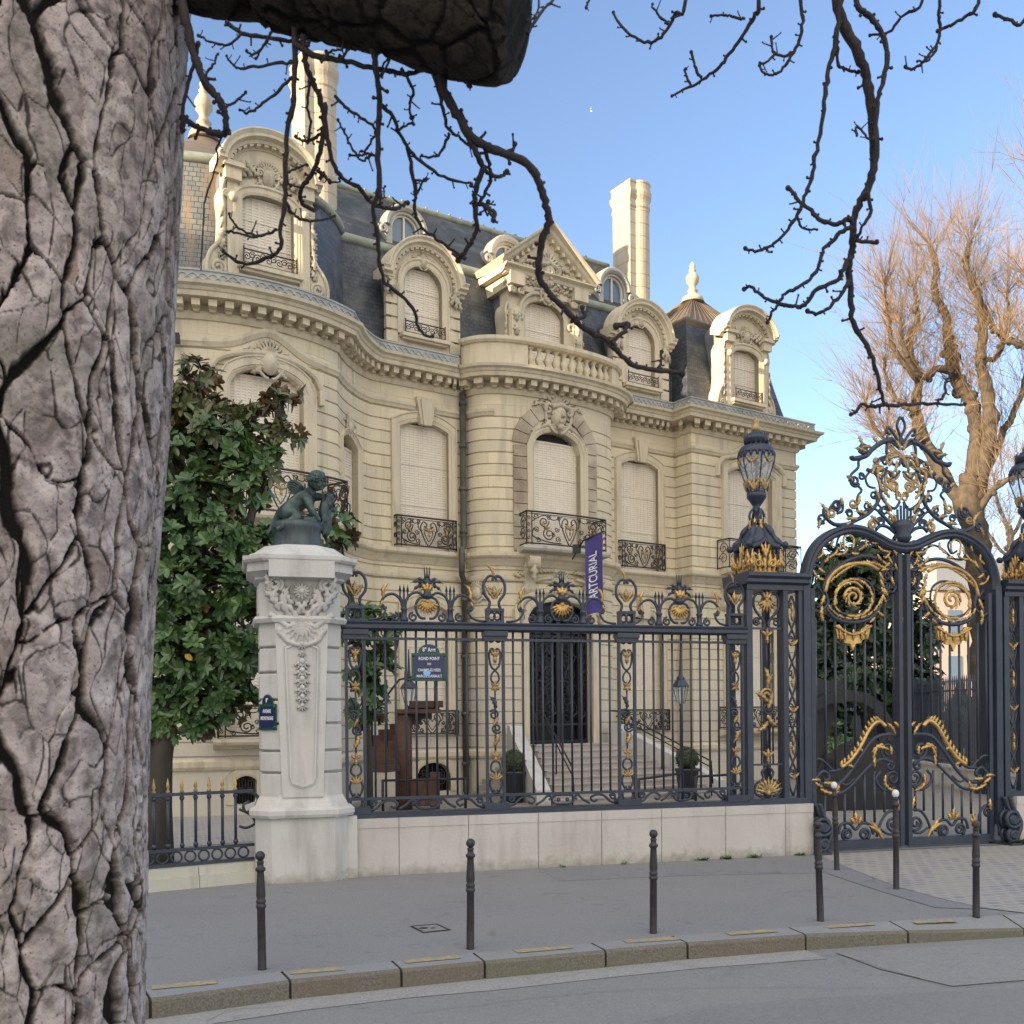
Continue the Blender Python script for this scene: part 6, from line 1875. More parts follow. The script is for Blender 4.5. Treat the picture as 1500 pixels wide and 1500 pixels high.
def plaque(F, x0, x1, z0, z1, ah, d, label, lines, top, root_loc, sx=1.0, studs=True):
    r = thing('street_sign', label, 'street sign', root_loc)
    cx = (x0+x1)/2; w_ = x1-x0; h = z1-z0
    ar = [(cx+w_*.31*math.cos(math.radians(a)), z1+ah*math.sin(math.radians(a))) for a in range(0, 181, 12)]
    t = MB(); t.fbox(F, x0, x1, z0, z1, d-.02, d); t.poly(F, ar, d-.02, d-.001)
    for x in (x0+.035*sx, x1-.035*sx):
        for z in (z0+.035, z1-.035): t.ball(F(x, z, d), .022, 8, 5)
    t.build('green_frame', M['sign_green'], r)
    t = MB(); b_ = w_*.06; t.fbox(F, x0+b_, x1-b_, z0+.03, z1-.03, d-.005, d+.004)
    ar2 = [(cx+w_*.25*math.cos(math.radians(a)), z1+.012+ah*.78*math.sin(math.radians(a))) for a in range(0, 181, 12)]
    t.poly(F, ar2, d-.005, d+.003); t.build('blue_panel', M['sign_blue'], r)
    text_mesh(top, F, cx, z1+ah*.36, ah*.62, d+.006, M['letter'], 'lettering', r, sx)
    for s, zf, sz in lines: text_mesh(s, F, cx, z0+h*zf, h*sz, d+.007, M['letter'], 'lettering', r, sx)
    return r
a0, z0 = fp(601.5, 998); a1, z1 = fp(652, 957.5)
sg = plaque(FF, a0, a1, z0, z1, fp(626,944)[1]-z1, .09, 'blue enamel street plaque with green frame and pale sticker, fixed to the iron railing', [('ROND POINT',.80,.155), ('DES',.61,.10), ('CHAMPS-ÉLYSÉES',.39,.135), ('MARCEL DASSAULT',.175,.13)], '8ᵉ Arrt', FF((a0+a1)/2, z0, .09), .80)
t = MB(); sx_, sz_ = fp(623.5, 987)
t.poly(FF, [(sx_+.05*math.cos(a)*(1+.2*math.sin(3*a)), sz_+.045*math.sin(a)*(1+.15*math.cos(2*a))) for a in [2*PI*i/14 for i in range(14)]], .095, .103); t.build('sticker', M['sticker'], sg)
t = MB()
for x in (a0+.12, a1-.12): t.fbox(FF, x-.02, x+.02, z0+.03, z1-.03, .015, .072)
t.build('bracket', M['black'], sg)
# plaque on the pillar's splayed left face
ch0 = FPL(-.545, 0, .325); ch1 = FPL(-.325, 0, .545)
cd = (ch1-ch0).normalized(); cn = Vector((cd.y, -cd.x, 0)); cm = (ch0+ch1)/2
def FCH(x, z, d=0.0): p = cm+cd*x+cn*d; return Vector((p.x, p.y, z))
plaque(FCH, -.15, .15, rz(1069), rz(1031), .13, .03, 'small street plaque on the splayed left face of the stone pillar', [('AVENUE',.72,.2), ('MONTAIGNE',.45,.2)], '8ᵉ', FCH(0, rz(1069), .03), .55)
# ---------------------------------------------------------------- low railing on the left
ra = ground(100, 1318); rb = ground(378, 1291.5)
rd = (rb-ra).normalized(); rn = Vector((rd.y, -rd.x, 0)); RLn = (rb-ra).length
def FR(u, z, d=0.0): p = ra+rd*u+rn*d; return Vector((p.x, p.y, z))
t = MB()
for i in range(3):
    a, b = RLn*i/3, RLn*(i+1)/3; t.fbox(FR, a+.004, b-.004, -.1, .16, -.38, .05); t.fbox(FR, a+.004, b-.004, .16, .27, -.33, .0)
tag(t.build('kerb_wall', M['moss']), 'low mossy stone step under the short railing left of the pillar', 'wall')
RL = thing('low_railing', 'waist-high blue-grey railing with bronze-tipped spikes left of the pillar', 'railing', FR(RLn/2, .27))
t = MB(); zr0 = .27
for z in (zr0+.03, zr0+.22, 1.22): t.fbox(FR, 0, RLn, z-.02, z+.02, -.19, -.13)
t.build('rail', M['iron'], RL)
n = int(RLn/.178)
for i in range(n):
    u = RLn-.25-i*.178
    t = MB(); t.tube([FR(u, zr0+.22, -.16), FR(u, 1.22, -.16)], .02, 8); 
    for z in (zr0+.25, 1.14): t.lathe(FR(u, z, -.16), [(.02,0), (.034,.02), (.034,.04), (.02,.06)], 8)
    b_ = t.build('baluster', M['iron'], RL)
    g = MB(); g.lathe(FR(u, 1.24, -.16), [(.02,0), (.03,.02), (.012,.05), (.026,.08), (.022,.1), (.002,.2)], 8); g.build('spike', M['oldgold'], b_)
t = MB(); u = .1
while u < RLn-.05:
    t.t2(FR, arcpts(u, zr0+.125, .07, .07, 0, 360, 14), .014, -.16, 5); u += .178
t.build('scroll_band', M['iron'], RL); t = MB()
t.t2(FR, smooth([(RLn-.28,1.22), (RLn-.1,1.22), (RLn+.06,1.14), (RLn+.02,1.0), (RLn-.1,.93), (RLn-.14,1.03), (RLn-.06,1.08)], 4), .022, -.16)
t.t2(FR, smooth([(RLn-.2,.98), (RLn-.05,.9), (RLn+.02,.78), (RLn-.1,.72), (RLn-.2,.75)], 4), .02, -.16)
t.build_each('end_scroll', M['iron'], RL, 0)
# ---------------------------------------------------------------- banners
def banner(name, lab, corners, Y, m, text=None):
    P = [at(x, y, Y+dy) for x, y, dy in corners]   # tl, tr, br, bl
    r = thing(name, lab, 'banner', P[0])
    def F(u, z, d=0):
        top = P[0].lerp(P[1], u); bot = P[3].lerp(P[2], u); p = bot.lerp(top, z)
        nn = (P[1]-P[0]).cross(P[3]-P[0]).normalized()
        if nn.y > 0: nn = -nn
        return p + nn*(d + .025*math.sin(u*5+z*4)*(1-z*.5))
    t = MB(); nu, nv = 8, 16
    for dd in (0, -.008):
        o = len(t.v)
        for i in range(nu+1):
            for j in range(nv+1): t.v.append(tuple(F(i/nu, j/nv, dd)))
        for i in range(nu):
            for j in range(nv): t.f.append((o+i*(nv+1)+j, o+(i+1)*(nv+1)+j, o+(i+1)*(nv+1)+j+1, o+i*(nv+1)+j+1)); t.mi.append(0); t.smooth.append(True)
    t.build('cloth', m, r)
    return r, F, P
r, F, P = banner('banner', 'purple vertical banner with white lettering hanging from the central balcony', ((856.5,791,0), (882.5,779,-.35), (883,895,-.35), (859.5,901,0)), 27.6, M['purple'])
wv = (P[1]-P[0]).length; hv = (P[0]-P[3]).length
F2 = lambda x, z, d=0: F(x/wv, z/hv, d)
text_mesh('ARTCURIAL', F2, wv*.47, hv*.49, .40, .012, M['letter'], 'lettering', r, .56*hv/1.95, PI/2)
t = MB(); e = (P[1]-P[0]).normalized()
t.tube([P[0]-e*.35+Vector((0,.9,-.25)), P[0]-e*.06, P[1]+e*.06], .022, 6); t.build('pole', M['black'], r)
t = MB(); t.box(P[0]-e*.25+Vector((0,.3,-.1)), .22, .2, .22); t.build('bracket', M['black'], r)
r, F, P = banner('banner', 'dark navy banner with a pale bottom rod, half hidden behind the foreground trunk', ((215,1050,0), (252,1060,0), (248,1122,0), (215,1124,0)), 20.5, M['navy'])
t = MB(); t.tube([P[3], P[2]], .02, 6); t.tube([P[2], P[2]+Vector((.02,0,-.12)), P[2]+Vector((.03,.02,-.38))], [.02,.03,.012], 6); t.build('rod', M['letter'], r)
# ---------------------------------------------------------------- courtyard things
def box_ball(px, pyb, Y, r_, lab):
    c = at(px, pyb, Y); c.z = .01
    root = thing('potted_box_ball', lab, 'potted plant', c, 'clipped box balls flanking the steps')
    t = MB(); t.lathe(c, [(.20,0), (.22,.02), (.30,.72), (.33,.74), (.33,.80), (.28,.80), (.27,.72)], 18); t.build('planter', M['pot'], root)
    l = MB(); rnd = random.Random(px)
    cc_ = c+Vector((0,0,.80+r_*.8))
    for i in range(1500):
        d = Vector((rnd.gauss(0,1), rnd.gauss(0,1), rnd.gauss(0,1))).normalized()
        p = cc_+d*r_*rnd.uniform(.82,1.02); a = Vector((rnd.gauss(0,1), rnd.gauss(0,1), rnd.gauss(0,1))).normalized(); b = a.cross(d).normalized()
        l.add([p-a*.03, p+b*.015, p+a*.03, p-b*.015], [(0,1,2,3)])
    l.ball(cc_, r_*.84, 12, 8)
    l.build('clipped_crown', M['box'], root)
M['box'] = simple('box_foliage', (.04,.065,.025), .6, c2=(.075,.085,.03), scale=5)
box_ball(753, 1160, 26.2, .31, 'clipped box ball in a dark tapered planter left of the entrance steps')
box_ball(1007, 1155, 26.8, .31, 'clipped box ball in a dark tapered planter right of the entrance steps')
def yard_lamp(px, Y, ztop_, lab):
    c = at(px, 1000, Y); c.z = 0
    root = thing('courtyard_lamp', lab, 'street lamp', c, 'lanterns in the courtyard')
    t = MB(); t.lathe(c, [(.12,0), (.12,.1), (.07,.14), (.06,.6), (.045,.65), (.035,2.3), (.05,2.33), (.03,2.4), (.05,2.5)], 10); t.build('post', M['iron'], root)
    t = MB(); z0 = 2.5
    g = MB(); g.lathe((c.x,c.y,z0), [(.09,0), (.19,.42)], 6, smooth=False); g.build('glass', M['lampglass'], root)
    for k in range(6):
        a = k*PI/3; t.tube([(c.x+.095*math.cos(a), c.y+.095*math.sin(a), z0), (c.x+.195*math.cos(a), c.y+.195*math.sin(a), z0+.42)], .012, 4)
    t.lathe((c.x,c.y,z0+.42), [(.22,0), (.22,.03), (.14,.14), (.10,.18), (.11,.22), (.05,.3), (.035,.5), (.015,ztop_-z0-.42)], 6, smooth=False)
    t.build('lantern_frame', M['iron'], root)
yard_lamp(997, 26.0, 4.25, 'black courtyard lantern on a post right of the entrance steps')
yard_lamp(599, 25.5, 3.9, 'black courtyard lantern partly hidden behind the blue plaque on the railing')
def barrier(P, lab):
    W_ = [ground(x, y) if z is None else at(x, y, z) for x, y, z in P]
    W_ = [Vector((p.x, p.y, 0)) for p in W_]
    root = thing('pipe_barrier', lab, 'barrier', W_[0], 'low black barriers in the courtyard')
    for p in W_:
        t = MB(); t.tube([p, p+Vector((0,0,.78))], .035, 8); t.build('post', M['black'], root)
    t = MB()
    t.tube([p+Vector((0,0,.76)) for p in W_], .03, 8); t.build('rail', M['black'], root)
barrier([(561,1180,23.5), (682,1178,24.0)], 'low black barrier in front of the rusty spiral stair')
barrier([(936,1170,23.2), (1000,1168,25.5)], 'low black barrier between the steps and the courtyard lamp')
barrier([(1019,1160,24.0), (1075,1160,24.8)], 'low black barrier below the right pavilion')
# corten spiral stair
c = at(592, 1185, 24.2); c.z = 0
CO = thing('spiral_stair_sculpture', 'rust-brown spiral stair sculpture standing behind the railing', 'sculpture', c)
t = MB(); t.lathe(c, [(.20,0), (.20,2.35), (.17,2.36)], 20); t.build('column', M['rust'], CO)
for i in range(12):
    a0 = math.radians(250-i*19); a1 = a0-math.radians(30); z = .95+i*.135
    t = MB()
    V = [(c.x+math.cos(a)*r_, c.y+math.sin(a)*r_, zz) for zz in (z, z+.16) for a, r_ in ((a0,.17), (a0,.95), (a1,.95), (a1,.17))]
    t.add(V, [(3,2,1,0), (4,5,6,7), (0,1,5,4), (1,2,6,5), (2,3,7,6), (3,0,4,7)]); t.build('tread', M['rust'], CO)
t = MB(); p = c+Vector((.35,.1,2.35)); t.box(p, 1.0, .7, .1); t.build('platform', M['rust'], CO)
t = MB(); t.box(c+Vector((.72,.15,.45)), .22, .22, .9); t.box(c+Vector((.4,0,.42)), .8, .2, .62); t.build('foot_block', M['rust'], CO)
t = MB()
for x in (-.75,-.4,0.05,.75): t.tube([c+Vector((x,.05,1.3 if x < 0 else 2.3)), c+Vector((x,.05,3.1 if x < 0 else 3.3))], .025, 6)
t.tube([c+Vector((-.8,.05,2.2)), c+Vector((-.1,.05,3.1)), c+Vector((.75,.05,3.3))], .025, 6)
t.t2(lambda u, z, d=0: c+Vector((u,d,z)), spiral(-.6, 3.55, .05, .3, 0, 1.5), .03, .1); t.t2(lambda u, z, d=0: c+Vector((u,d,z)), smooth([(-.3,3.5), (-.15,3.9), (-.1,4.3)], 4), .03, .1)
t.build('handrail', M['black'], CO)
# black steel sculpture beyond the gate
def sc6(L_): return [(1060+x/3.41, 940+y/3.41) for x, y in L_]
YS = 23.4
def FS(u, z, d=0.0): return Vector((u, YS-d+.18*(u-8), z))
def s2(L_):
    out = []
    for x, y in sc6(L_):
        a, b = ray(x, y); Yy = (YS-1.44)/(1-.18*a); out.append((a*Yy, HC+b*Yy))
    return out
b_ = s2([(480,835)])[0]
SCU = thing('black_steel_sculpture', 'large black curved steel sculpture in the drive behind the gate', 'sculpture', FS(b_[0]+1, 0))
t = MB(); t.poly(FS, [(x, max(0.0, z) if i < 2 else z) for i, (x, z) in enumerate(s2([(478,842), (852,842), (858,560), (800,520), (740,480), (640,520), (560,590), (505,690)]))][::-1], -.9, .1); t.build('slab', M['black'], SCU)
t = MB(); t.sweep(FS, s2([(430,330), (520,285), (620,268), (700,280), (760,320), (800,380), (835,450)]), [(-.12,-.5), (-.12,.1), (.12,.1), (.12,-.5), (-.12,-.5)]); t.build('arc', M['black'], SCU)
t = MB(); t.poly(FS, s2([(420,480), (412,90), (430,130), (470,170), (530,190), (600,195), (640,230), (600,300), (560,420), (520,560), (470,640)])[::-1], -.8, -.3); t.build('curved_plate', M['black'], SCU)
# inner railing on white wall running away from the gate
i0, i1 = Vector((12.45,24.5)), Vector((13.9,47.0)); idr = (i1-i0).normalized(); iL = (i1-i0).length; inr = Vector((-idr.y, idr.x))
def FI(u, z, d=0.0): p = i0+idr*u+inr*d; return Vector((p.x, p.y, z))
t = MB()
for k in range(9): a = iL*k/9; t.fbox(FI, a+.01, a+iL/9-.01, 0, .62, -.2, .15)
t.fbox(FI, 0, iL, .62, .70, -.25, .2)
tag(t.build('garden_wall', M['white']), 'low white wall receding into the garden behind the gate', 'wall')
IR = thing('garden_railing', 'dark spiked railing on the low white garden wall behind the gate', 'railing', FI(0, .7))
t = MB(); u = .1
while u < iL: t.tube([FI(u, .7, 0), FI(u, 3.1, 0)], .022, 4); t.tube([FI(u, 3.1, 0), FI(u, 3.28, 0)], [.03,.004], 4); u += .15
t.build('bar_panel', M['iron'], IR); t = MB()
for z in (.85, 2.85): t.fbox(FI, 0, iL, z-.025, z+.025, -.03, .03)
for k in range(8): t.fbox(FI, k*iL/7-.05, k*iL/7+.05, .7, 3.2, -.05, .05)
t.build('rail', M['iron'], IR)
# far building, pale, sunlit above the garden
c = at(1400, 920, 75); FB1 = thing('apartment_building', 'pale sunlit building glimpsed through the right gate leaf', 'building', (c.x, c.y, 0))
M['far'] = simple('pale_render', (.52,.41,.35), .85, c2=(.46,.37,.32), scale=.5)
M['farroof'] = simple('far_zinc_roof', (.25,.27,.30), .6)
t = MB(); t.box((c.x+4, c.y+6, 5.5), 16, 12, 11, .25); t.build('wall', M['far'], FB1)
t = MB(); t.box((c.x+4, c.y+6, 11.2), 16.6, 12.6, .4, .25); t.box((c.x+4, c.y+6, 12.4), 14.5, 10.5, 2.2, .25); t.build('roof', M['farroof'], FB1)
for k in range(6):
    for j in range(3):
        u = -6.4+2.5*k; p = Vector((c.x+4+math.cos(.25)*u+math.sin(.25)*6.02, c.y+6+math.sin(.25)*u-math.cos(.25)*6.02, 2+3.3*j))
        t = MB(); t.box(p, 1.1, .12, 2.0, .25); t.build('window', M['glass'], FB1)
# weeds along the wall
def tuft(px, py, n, s_, lab):
    g = FF(fp(px, py)[0], 0, .19); t = MB(); rnd = random.Random(px*3)
    for i in range(n):
        a = rnd.uniform(0,2*PI); L_ = s_*rnd.uniform(.5,1.2); o = Vector((rnd.gauss(0,s_*.5)*GD.x*1.3, rnd.gauss(0,s_*.15), 0)); o.y += o.x*.27
        d = Vector((math.cos(a)*L_, math.sin(a)*L_-.3*L_, L_*rnd.uniform(.4,1))); sdv = Vector((-math.sin(a), math.cos(a), 0))*L_*.22
        p = g+o; t.add([p, p+d*.5+sdv, p+d, p+d*.5-sdv], [(0,1,2,3)])
    ob = t.build('weed', M['weed']); tag(ob, lab, 'weed', 'weeds at the wall foot')
M['weed'] = simple('weed_leaf', (.06,.14,.03), .6, c2=(.10,.19,.04), scale=8)
for px, py, n, s_, lab in ((818,1267.5,14,.05,'tiny weed at the foot of the low wall, leftmost of the weeds'), (905,1262.5,16,.05,'tiny weed at the wall foot between the second and third bollards'), (1022,1256.5,40,.07,'green weed at the wall foot right of the third bollard'), (1056,1255,45,.07,'green weed at the wall foot, between two slab joints near the wall end'), (1096,1253.5,45,.07,'broad green weed near the right end of the low wall'), (1162,1251,40,.06,'green weed by the last slab of the low wall'), (1478,1240,160,.14,'bushy weed at the foot of the wall right of the gate')):
    tuft(px, py, n, s_, lab)
# gull
c = at(866, 163, 70); t = MB()
t.tube([c+Vector((-.12,0,-.02)), c, c+Vector((.16,0,.0)), c+Vector((.26,0,-.02))], [.03,.07,.06,.02], 8)
for sg in (-1, 1): t.add([c+Vector((.06,0,.04)), c+Vector((-.06,0,.04)), c+Vector((-.12,sg*.3,.22)), c+Vector((-.05,sg*.6,.30)), c+Vector((.03,sg*.3,.24))], [(0,1,2,3,4)])
t.v = [(c.x+(x-c.x)*.5, c.y+(y-c.y)*.5, c.z+(z-c.z)*.5) for x, y, z in t.v]
tag(t.build('gull', M['letter']), 'tiny white gull flying high in the blue sky', 'bird')
# ================================================================ TREES
def bark_mat(name, plate, plate2, crack, inner, moss=None):
    m, nt, b = new_mat(name); co = coords(nt)
    at_ = N(nt, 'ShaderNodeVertexColor'); at_.layer_name = 'bark'
    sp_ = N(nt, 'ShaderNodeSeparateColor'); nt.links.new(at_.outputs['Color'], sp_.inputs['Color'])
    k = mixc(nt, sp_.outputs['Green'], plate, plate2)
    f2, _ = noise_fac(nt, co, 24, .44, .62, 8, .6)
    k = mixc(nt, f2, k, tuple(x*.58 for x in plate))
    f6, _ = noise_fac(nt, co, 9, .50, .72, 7); k = mixc(nt, f6, k, plate2)
    k = mixc(nt, sp_.outputs['Blue'], k, inner)
    f5, _ = noise_fac(nt, co, 3.1, .50, .70, 7)
    mu = N(nt, 'ShaderNodeMath', operation='MULTIPLY'); nt.links.new(f5, mu.inputs[0]); mu.inputs[1].default_value = .6
    k = mixc(nt, mu.outputs[0], k, tuple(x*y for x, y in zip(plate, (.55,.66,.52))))
    f7, _ = noise_fac(nt, co, 120, .60, .72, 2); k = mixc(nt, f7, k, tuple(x*.4 for x in plate))
    k = mixc(nt, sp_.outputs['Red'], crack, k)
    if moss:
        g = N(nt, 'ShaderNodeNewGeometry'); sx = N(nt, 'ShaderNodeSeparateXYZ'); nt.links.new(g.outputs['Normal'], sx.inputs[0])
        _, h = noise_fac(nt, co, 7, 0, 1, 6)
        ad = N(nt, 'ShaderNodeMath', operation='ADD'); nt.links.new(sx.outputs['Z'], ad.inputs[0]); nt.links.new(h, ad.inputs[1])
        r = N(nt, 'ShaderNodeMapRange'); r.inputs['From Min'].default_value = .62; r.inputs['From Max'].default_value = 1.0
        nt.links.new(ad.outputs[0], r.inputs['Value']); k = mixc(nt, r.outputs[0], k, moss)
    nt.links.new(k, b.inputs['Base Color']); b.inputs['Roughness'].default_value = .92; b.inputs['Specular IOR Level'].default_value = .2
    _, h1 = noise_fac(nt, co, 48, 0, 1, 10); n1 = bump(nt, b, h1, .9, .012)
    _, h2 = noise_fac(nt, co, 210, 0, 1, 4); bump(nt, b, h2, .4, .004, n1)
    return m
M['bark'] = bark_mat('plated_bark', (.31,.252,.24), (.66,.565,.54), (.013,.011,.010), (.33,.25,.20))
M['limb'] = bark_mat('shaded_limb_bark', (.028,.023,.019), (.045,.037,.03), (.008,.007,.006), (.04,.03,.02), (.07,.08,.014))  # near-black base colour holds the shade of the limb's underside; moss on top
M['twig'] = simple('dark_twig', (.020,.014,.018), .8, c2=(.04,.03,.03), scale=20, bs=.3, bscale=80)
def interp(T, x):
    for (a, b), (c, d) in zip(T, T[1:]):
        if x <= c: return b+(d-b)*max(0, (x-a))/(c-a)
    return T[-1][1]
EDGE = [(-900,330), (-300,292), (0,272), (150,265), (300,258), (450,251), (600,244), (800,226), (1000,214), (1200,209), (1500,205), (2400,190)]
TY = 2.6
def trunk_axis(z):
    py = CY-(z-HC)/TY*1500
    e = interp(EDGE, py); a, _ = ray(e, py)
    R_ = .42 + (.10*max(0, (1.0-z))**1.5 if z < 1 else 0) + (.05*max(0, z-4.0) if z > 4 else 0)
    return Vector((a*TY - R_*1.06 + .004, TY, z)), R_
def hsh(p): return (math.sin(p.x*12.9898+p.y*78.233+p.z*37.719)*43758.5453) % 1
def sst(a, b, x):
    t = min(1, max(0, (x-a)/(b-a))); return t*t*(3-2*t)
def edge(q, fx, fz, dv):
    # metres along the bark to the nearest cell border, how level that border's normal is, the two cells
    d, pts = noise.voronoi(q)
    n = pts[1]-pts[0]; L = n.length or 1e-6; n = n/L
    e = (d[1]*d[1]-d[0]*d[0])/(2*L)
    g = Vector((n.x*fx, n.y*fx, n.z*fz)); g = g - dv*g.dot(dv); G = g.length
    if G < fz*.45: return .05, 0, pts[0], pts[1]
    return e/G, 1-(g.z/G)**2, pts[0], pts[1]
def bark_h(p, fx, fz, seed, dv):
    # flat flaky plates, parted by dark furrows that run mostly upwards; some flakes have dropped off
    wv = noise.noise_vector(Vector((p.x*3.0+seed, p.y*3.0, p.z*2.0)))*.075 + noise.noise_vector(Vector((p.x*10+seed, p.y*10, p.z*8)))*.024
    q = Vector(((p.x+wv.x)*fx+seed, (p.y+wv.y)*fx, (p.z+wv.z*1.3)*fz))
    jag = .0042*noise.noise(p*22)+.0040*noise.noise(p*52)+.0024*noise.noise(p*115)
    e, hor, c0, c9 = edge(q, fx, fz, dv); c1 = hsh(c0)
    w1 = (.0042+.0145*hsh(c0+c9)**1.5)*(.25+1.0*hor)*(.75+.7*max(-.6, noise.noise(p*6)))
    g1 = sst(w1*.55, w1*1.0+.0022, e+jag)
    f2x, f2z = fx*2.3, fz*2.7
    q2 = Vector((q.x*2.3, q.y*2.3, q.z*2.7))+wv*4+Vector((5.1,2,0)); e2, h2, k0, k9 = edge(q2, f2x, f2z, dv); c2 = hsh(k0); k2 = hsh(k0+Vector((3.3,1.7,9.1)))
    st = hsh(k0+k9)
    g2 = sst(.0004, .0034, e2+jag*.5) if st > .30 else 1.0
    gone = sst(.001, .006, e2+jag)*(.35+.65*c1) if (k2 > .93 and c2 < .8) else 0.0
    q3 = q2*2.4+wv*9; d3, p3 = noise.voronoi(q3); c3 = hsh(p3[0])
    n = noise.noise(p*19)*.5+noise.noise(p*47)*.4
    h = .030*g1 + g1*(.010*c1+.009*c2+.003*c3-.006*(1-g2)-.010*gone+min(.006, e*.25)) + .0016*n
    return h, max(0, min(1, g1*(.14+.86*g2))), .15*c1+.5*c2*c2+.35*c3*c3, gone*g1
def bark_tube(name, axis, ts, angs, fx, fz, seed, m, parent, hs_=1.0, cap=False):
    rows = []; cols = []
    V = []; C = []
    for t in ts:
        c, R_, A, B = axis(t)
        for a in angs:
            d = A*math.cos(a)+B*math.sin(a)
            p = c+d*R_
            h, g, cell, gone = bark_h(p, fx, fz, seed, d)
            V.append(p+d*((h-.030)*hs_)); C.append((g, cell, gone))
    n = len(angs); Fc = []
    for i in range(len(ts)-1):
        for k in range(n): Fc.append((i*n+k, i*n+(k+1)%n, (i+1)*n+(k+1)%n, (i+1)*n+k))
    if cap: Fc.append(tuple((len(ts)-1)*n+k for k in range(n)))
    me = bpy.data.meshes.new(name); o_ = BASE[parent.name]
    me.from_pydata([tuple(v-o_) for v in V], [], Fc); me.materials.append(m)
    ca = me.color_attributes.new('bark', 'FLOAT_COLOR', 'POINT'); dat = []
    for g, cell, gone in C: dat.extend((g, cell, gone, 1))
    ca.data.foreach_set('color', dat)
    me.polygons.foreach_set('use_smooth', [True]*len(me.polygons))
    ob = bpy.data.objects.new(name, me); COL.objects.link(ob); ob.parent = parent; BASE[ob.name] = o_
    return ob
tb, _ = trunk_axis(0.0)
TREE = thing('plane_tree', 'huge nearby tree with thick plated bark and bare twigs hanging from a sawn-off limb', 'tree', Vector((tb.x, tb.y, -.16)))
angs = [math.radians(-125+ (160+0)*i/640) for i in range(641)] + [math.radians(35+200*i/50) for i in range(1, 50)]
zs_t = [-.16+i*.03 for i in range(50)] + [1.34+i*.0041 for i in range(680)] + [4.13+i*.03 for i in range(60)]
def ax_t(z):
    c, R_ = trunk_axis(z); return c, R_, Vector((1,0,0)), Vector((0,1,0))
bark_tube('trunk', ax_t, zs_t, angs, 8.8, 3.2, 3.3, M['bark'], TREE, .5, True)
LP_ = smooth([(60,-120,2.62), (180,-95,2.6), (300,-52,2.55), (400,-38,2.5), (480,-22,2.45), (600,-3,2.4), (690,22,2.36), (735,29,2.34), (760,33,2.33)], 20)
LPT = [at(x, y, Y) for x, y, Y in LP_]
LRA = [(0,.12), (300,.108), (395,.098), (402,.116), (480,.118), (560,.122), (620,.134), (690,.134), (735,.129), (752,.117), (761,.07)]
def ax_l(i):
    p = LPT[i]; t = (LPT[min(i+1,len(LPT)-1)]-LPT[max(i-1,0)]).normalized()
    A = t.cross(Vector((0,0,1))).normalized(); return p, interp(LRA, LP_[i][0]), A, t.cross(A)
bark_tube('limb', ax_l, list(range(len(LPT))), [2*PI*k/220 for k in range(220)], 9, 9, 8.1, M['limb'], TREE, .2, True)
OV = [(150,-330,2.65), (330,-440,2.7), (600,-400,2.75), (900,-260,2.8), (1100,-150,2.85), (1240,-75,2.9), (1400,-95,3.0), (1560,-60,3.1), (1700,20,3.2)]
def ov_at(x):
    ys = interp([(a, b) for a, b, c in OV], x); Ys = interp([(a, c) for a, b, c in OV], x); return (x, ys, Ys)
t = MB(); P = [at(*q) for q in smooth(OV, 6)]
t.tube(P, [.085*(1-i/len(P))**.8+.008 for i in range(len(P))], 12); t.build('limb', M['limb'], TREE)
rb_ = random.Random(11)
def branch(pts, w0, w1, Y0=2.6, Y1=3.0, bud=True, name='branch'):
    p = []
    n0 = len(pts)
    for i, q in enumerate(pts):
        Y = q[2] if len(q) > 2 else Y0+(Y1-Y0)*i/(n0-1)
        p.append((q[0], q[1], Y))
    s_ = smooth(p, 5); mb = MB(); n = len(s_)
    P = []; R_ = []
    for i, (x, y, Y) in enumerate(s_):
        jx, jy = rb_.gauss(0,.9), rb_.gauss(0,.9)
        P.append(at(x+jx, y+jy, Y)); w = (w0+(w1-w0)*i/(n-1))*rb_.uniform(.88,1.16)
        R_.append(w*.5*Y/1500)
    mb.tube(P, R_, 7)
    # spur buds and stubs
    k = 2
    while k < n-1:
        t_ = (P[k]-P[k-1]).normalized()
        sd_ = t_.cross(Vector((rb_.gauss(0,.3), 1, rb_.gauss(0,.3)))).normalized()*rb_.choice((-1,1))
        L_ = rb_.uniform(.004,.011) if rb_.random() < .84 else rb_.uniform(.014,.028)
        d = (sd_+t_*rb_.uniform(-.1,.8)).normalized()
        r = min(R_[k]*.6, .0045)
        mb.tube([P[k], P[k]+d*L_, P[k]+d*(L_+.005)+Vector((0,0,.002))], [r, r*.75, r*.9], 5)
        if rb_.random() < .5: mb.ball(P[k]+d*(L_+.005)+Vector((0,0,.002)), r*1.2, 6, 4)
        k += rb_.choice((2,3,4,5))
    if bud: mb.ball(P[-1], R_[-1]*1.6, 6, 5)
    mb.build(name, M['twig'], TREE)
B_ = branch
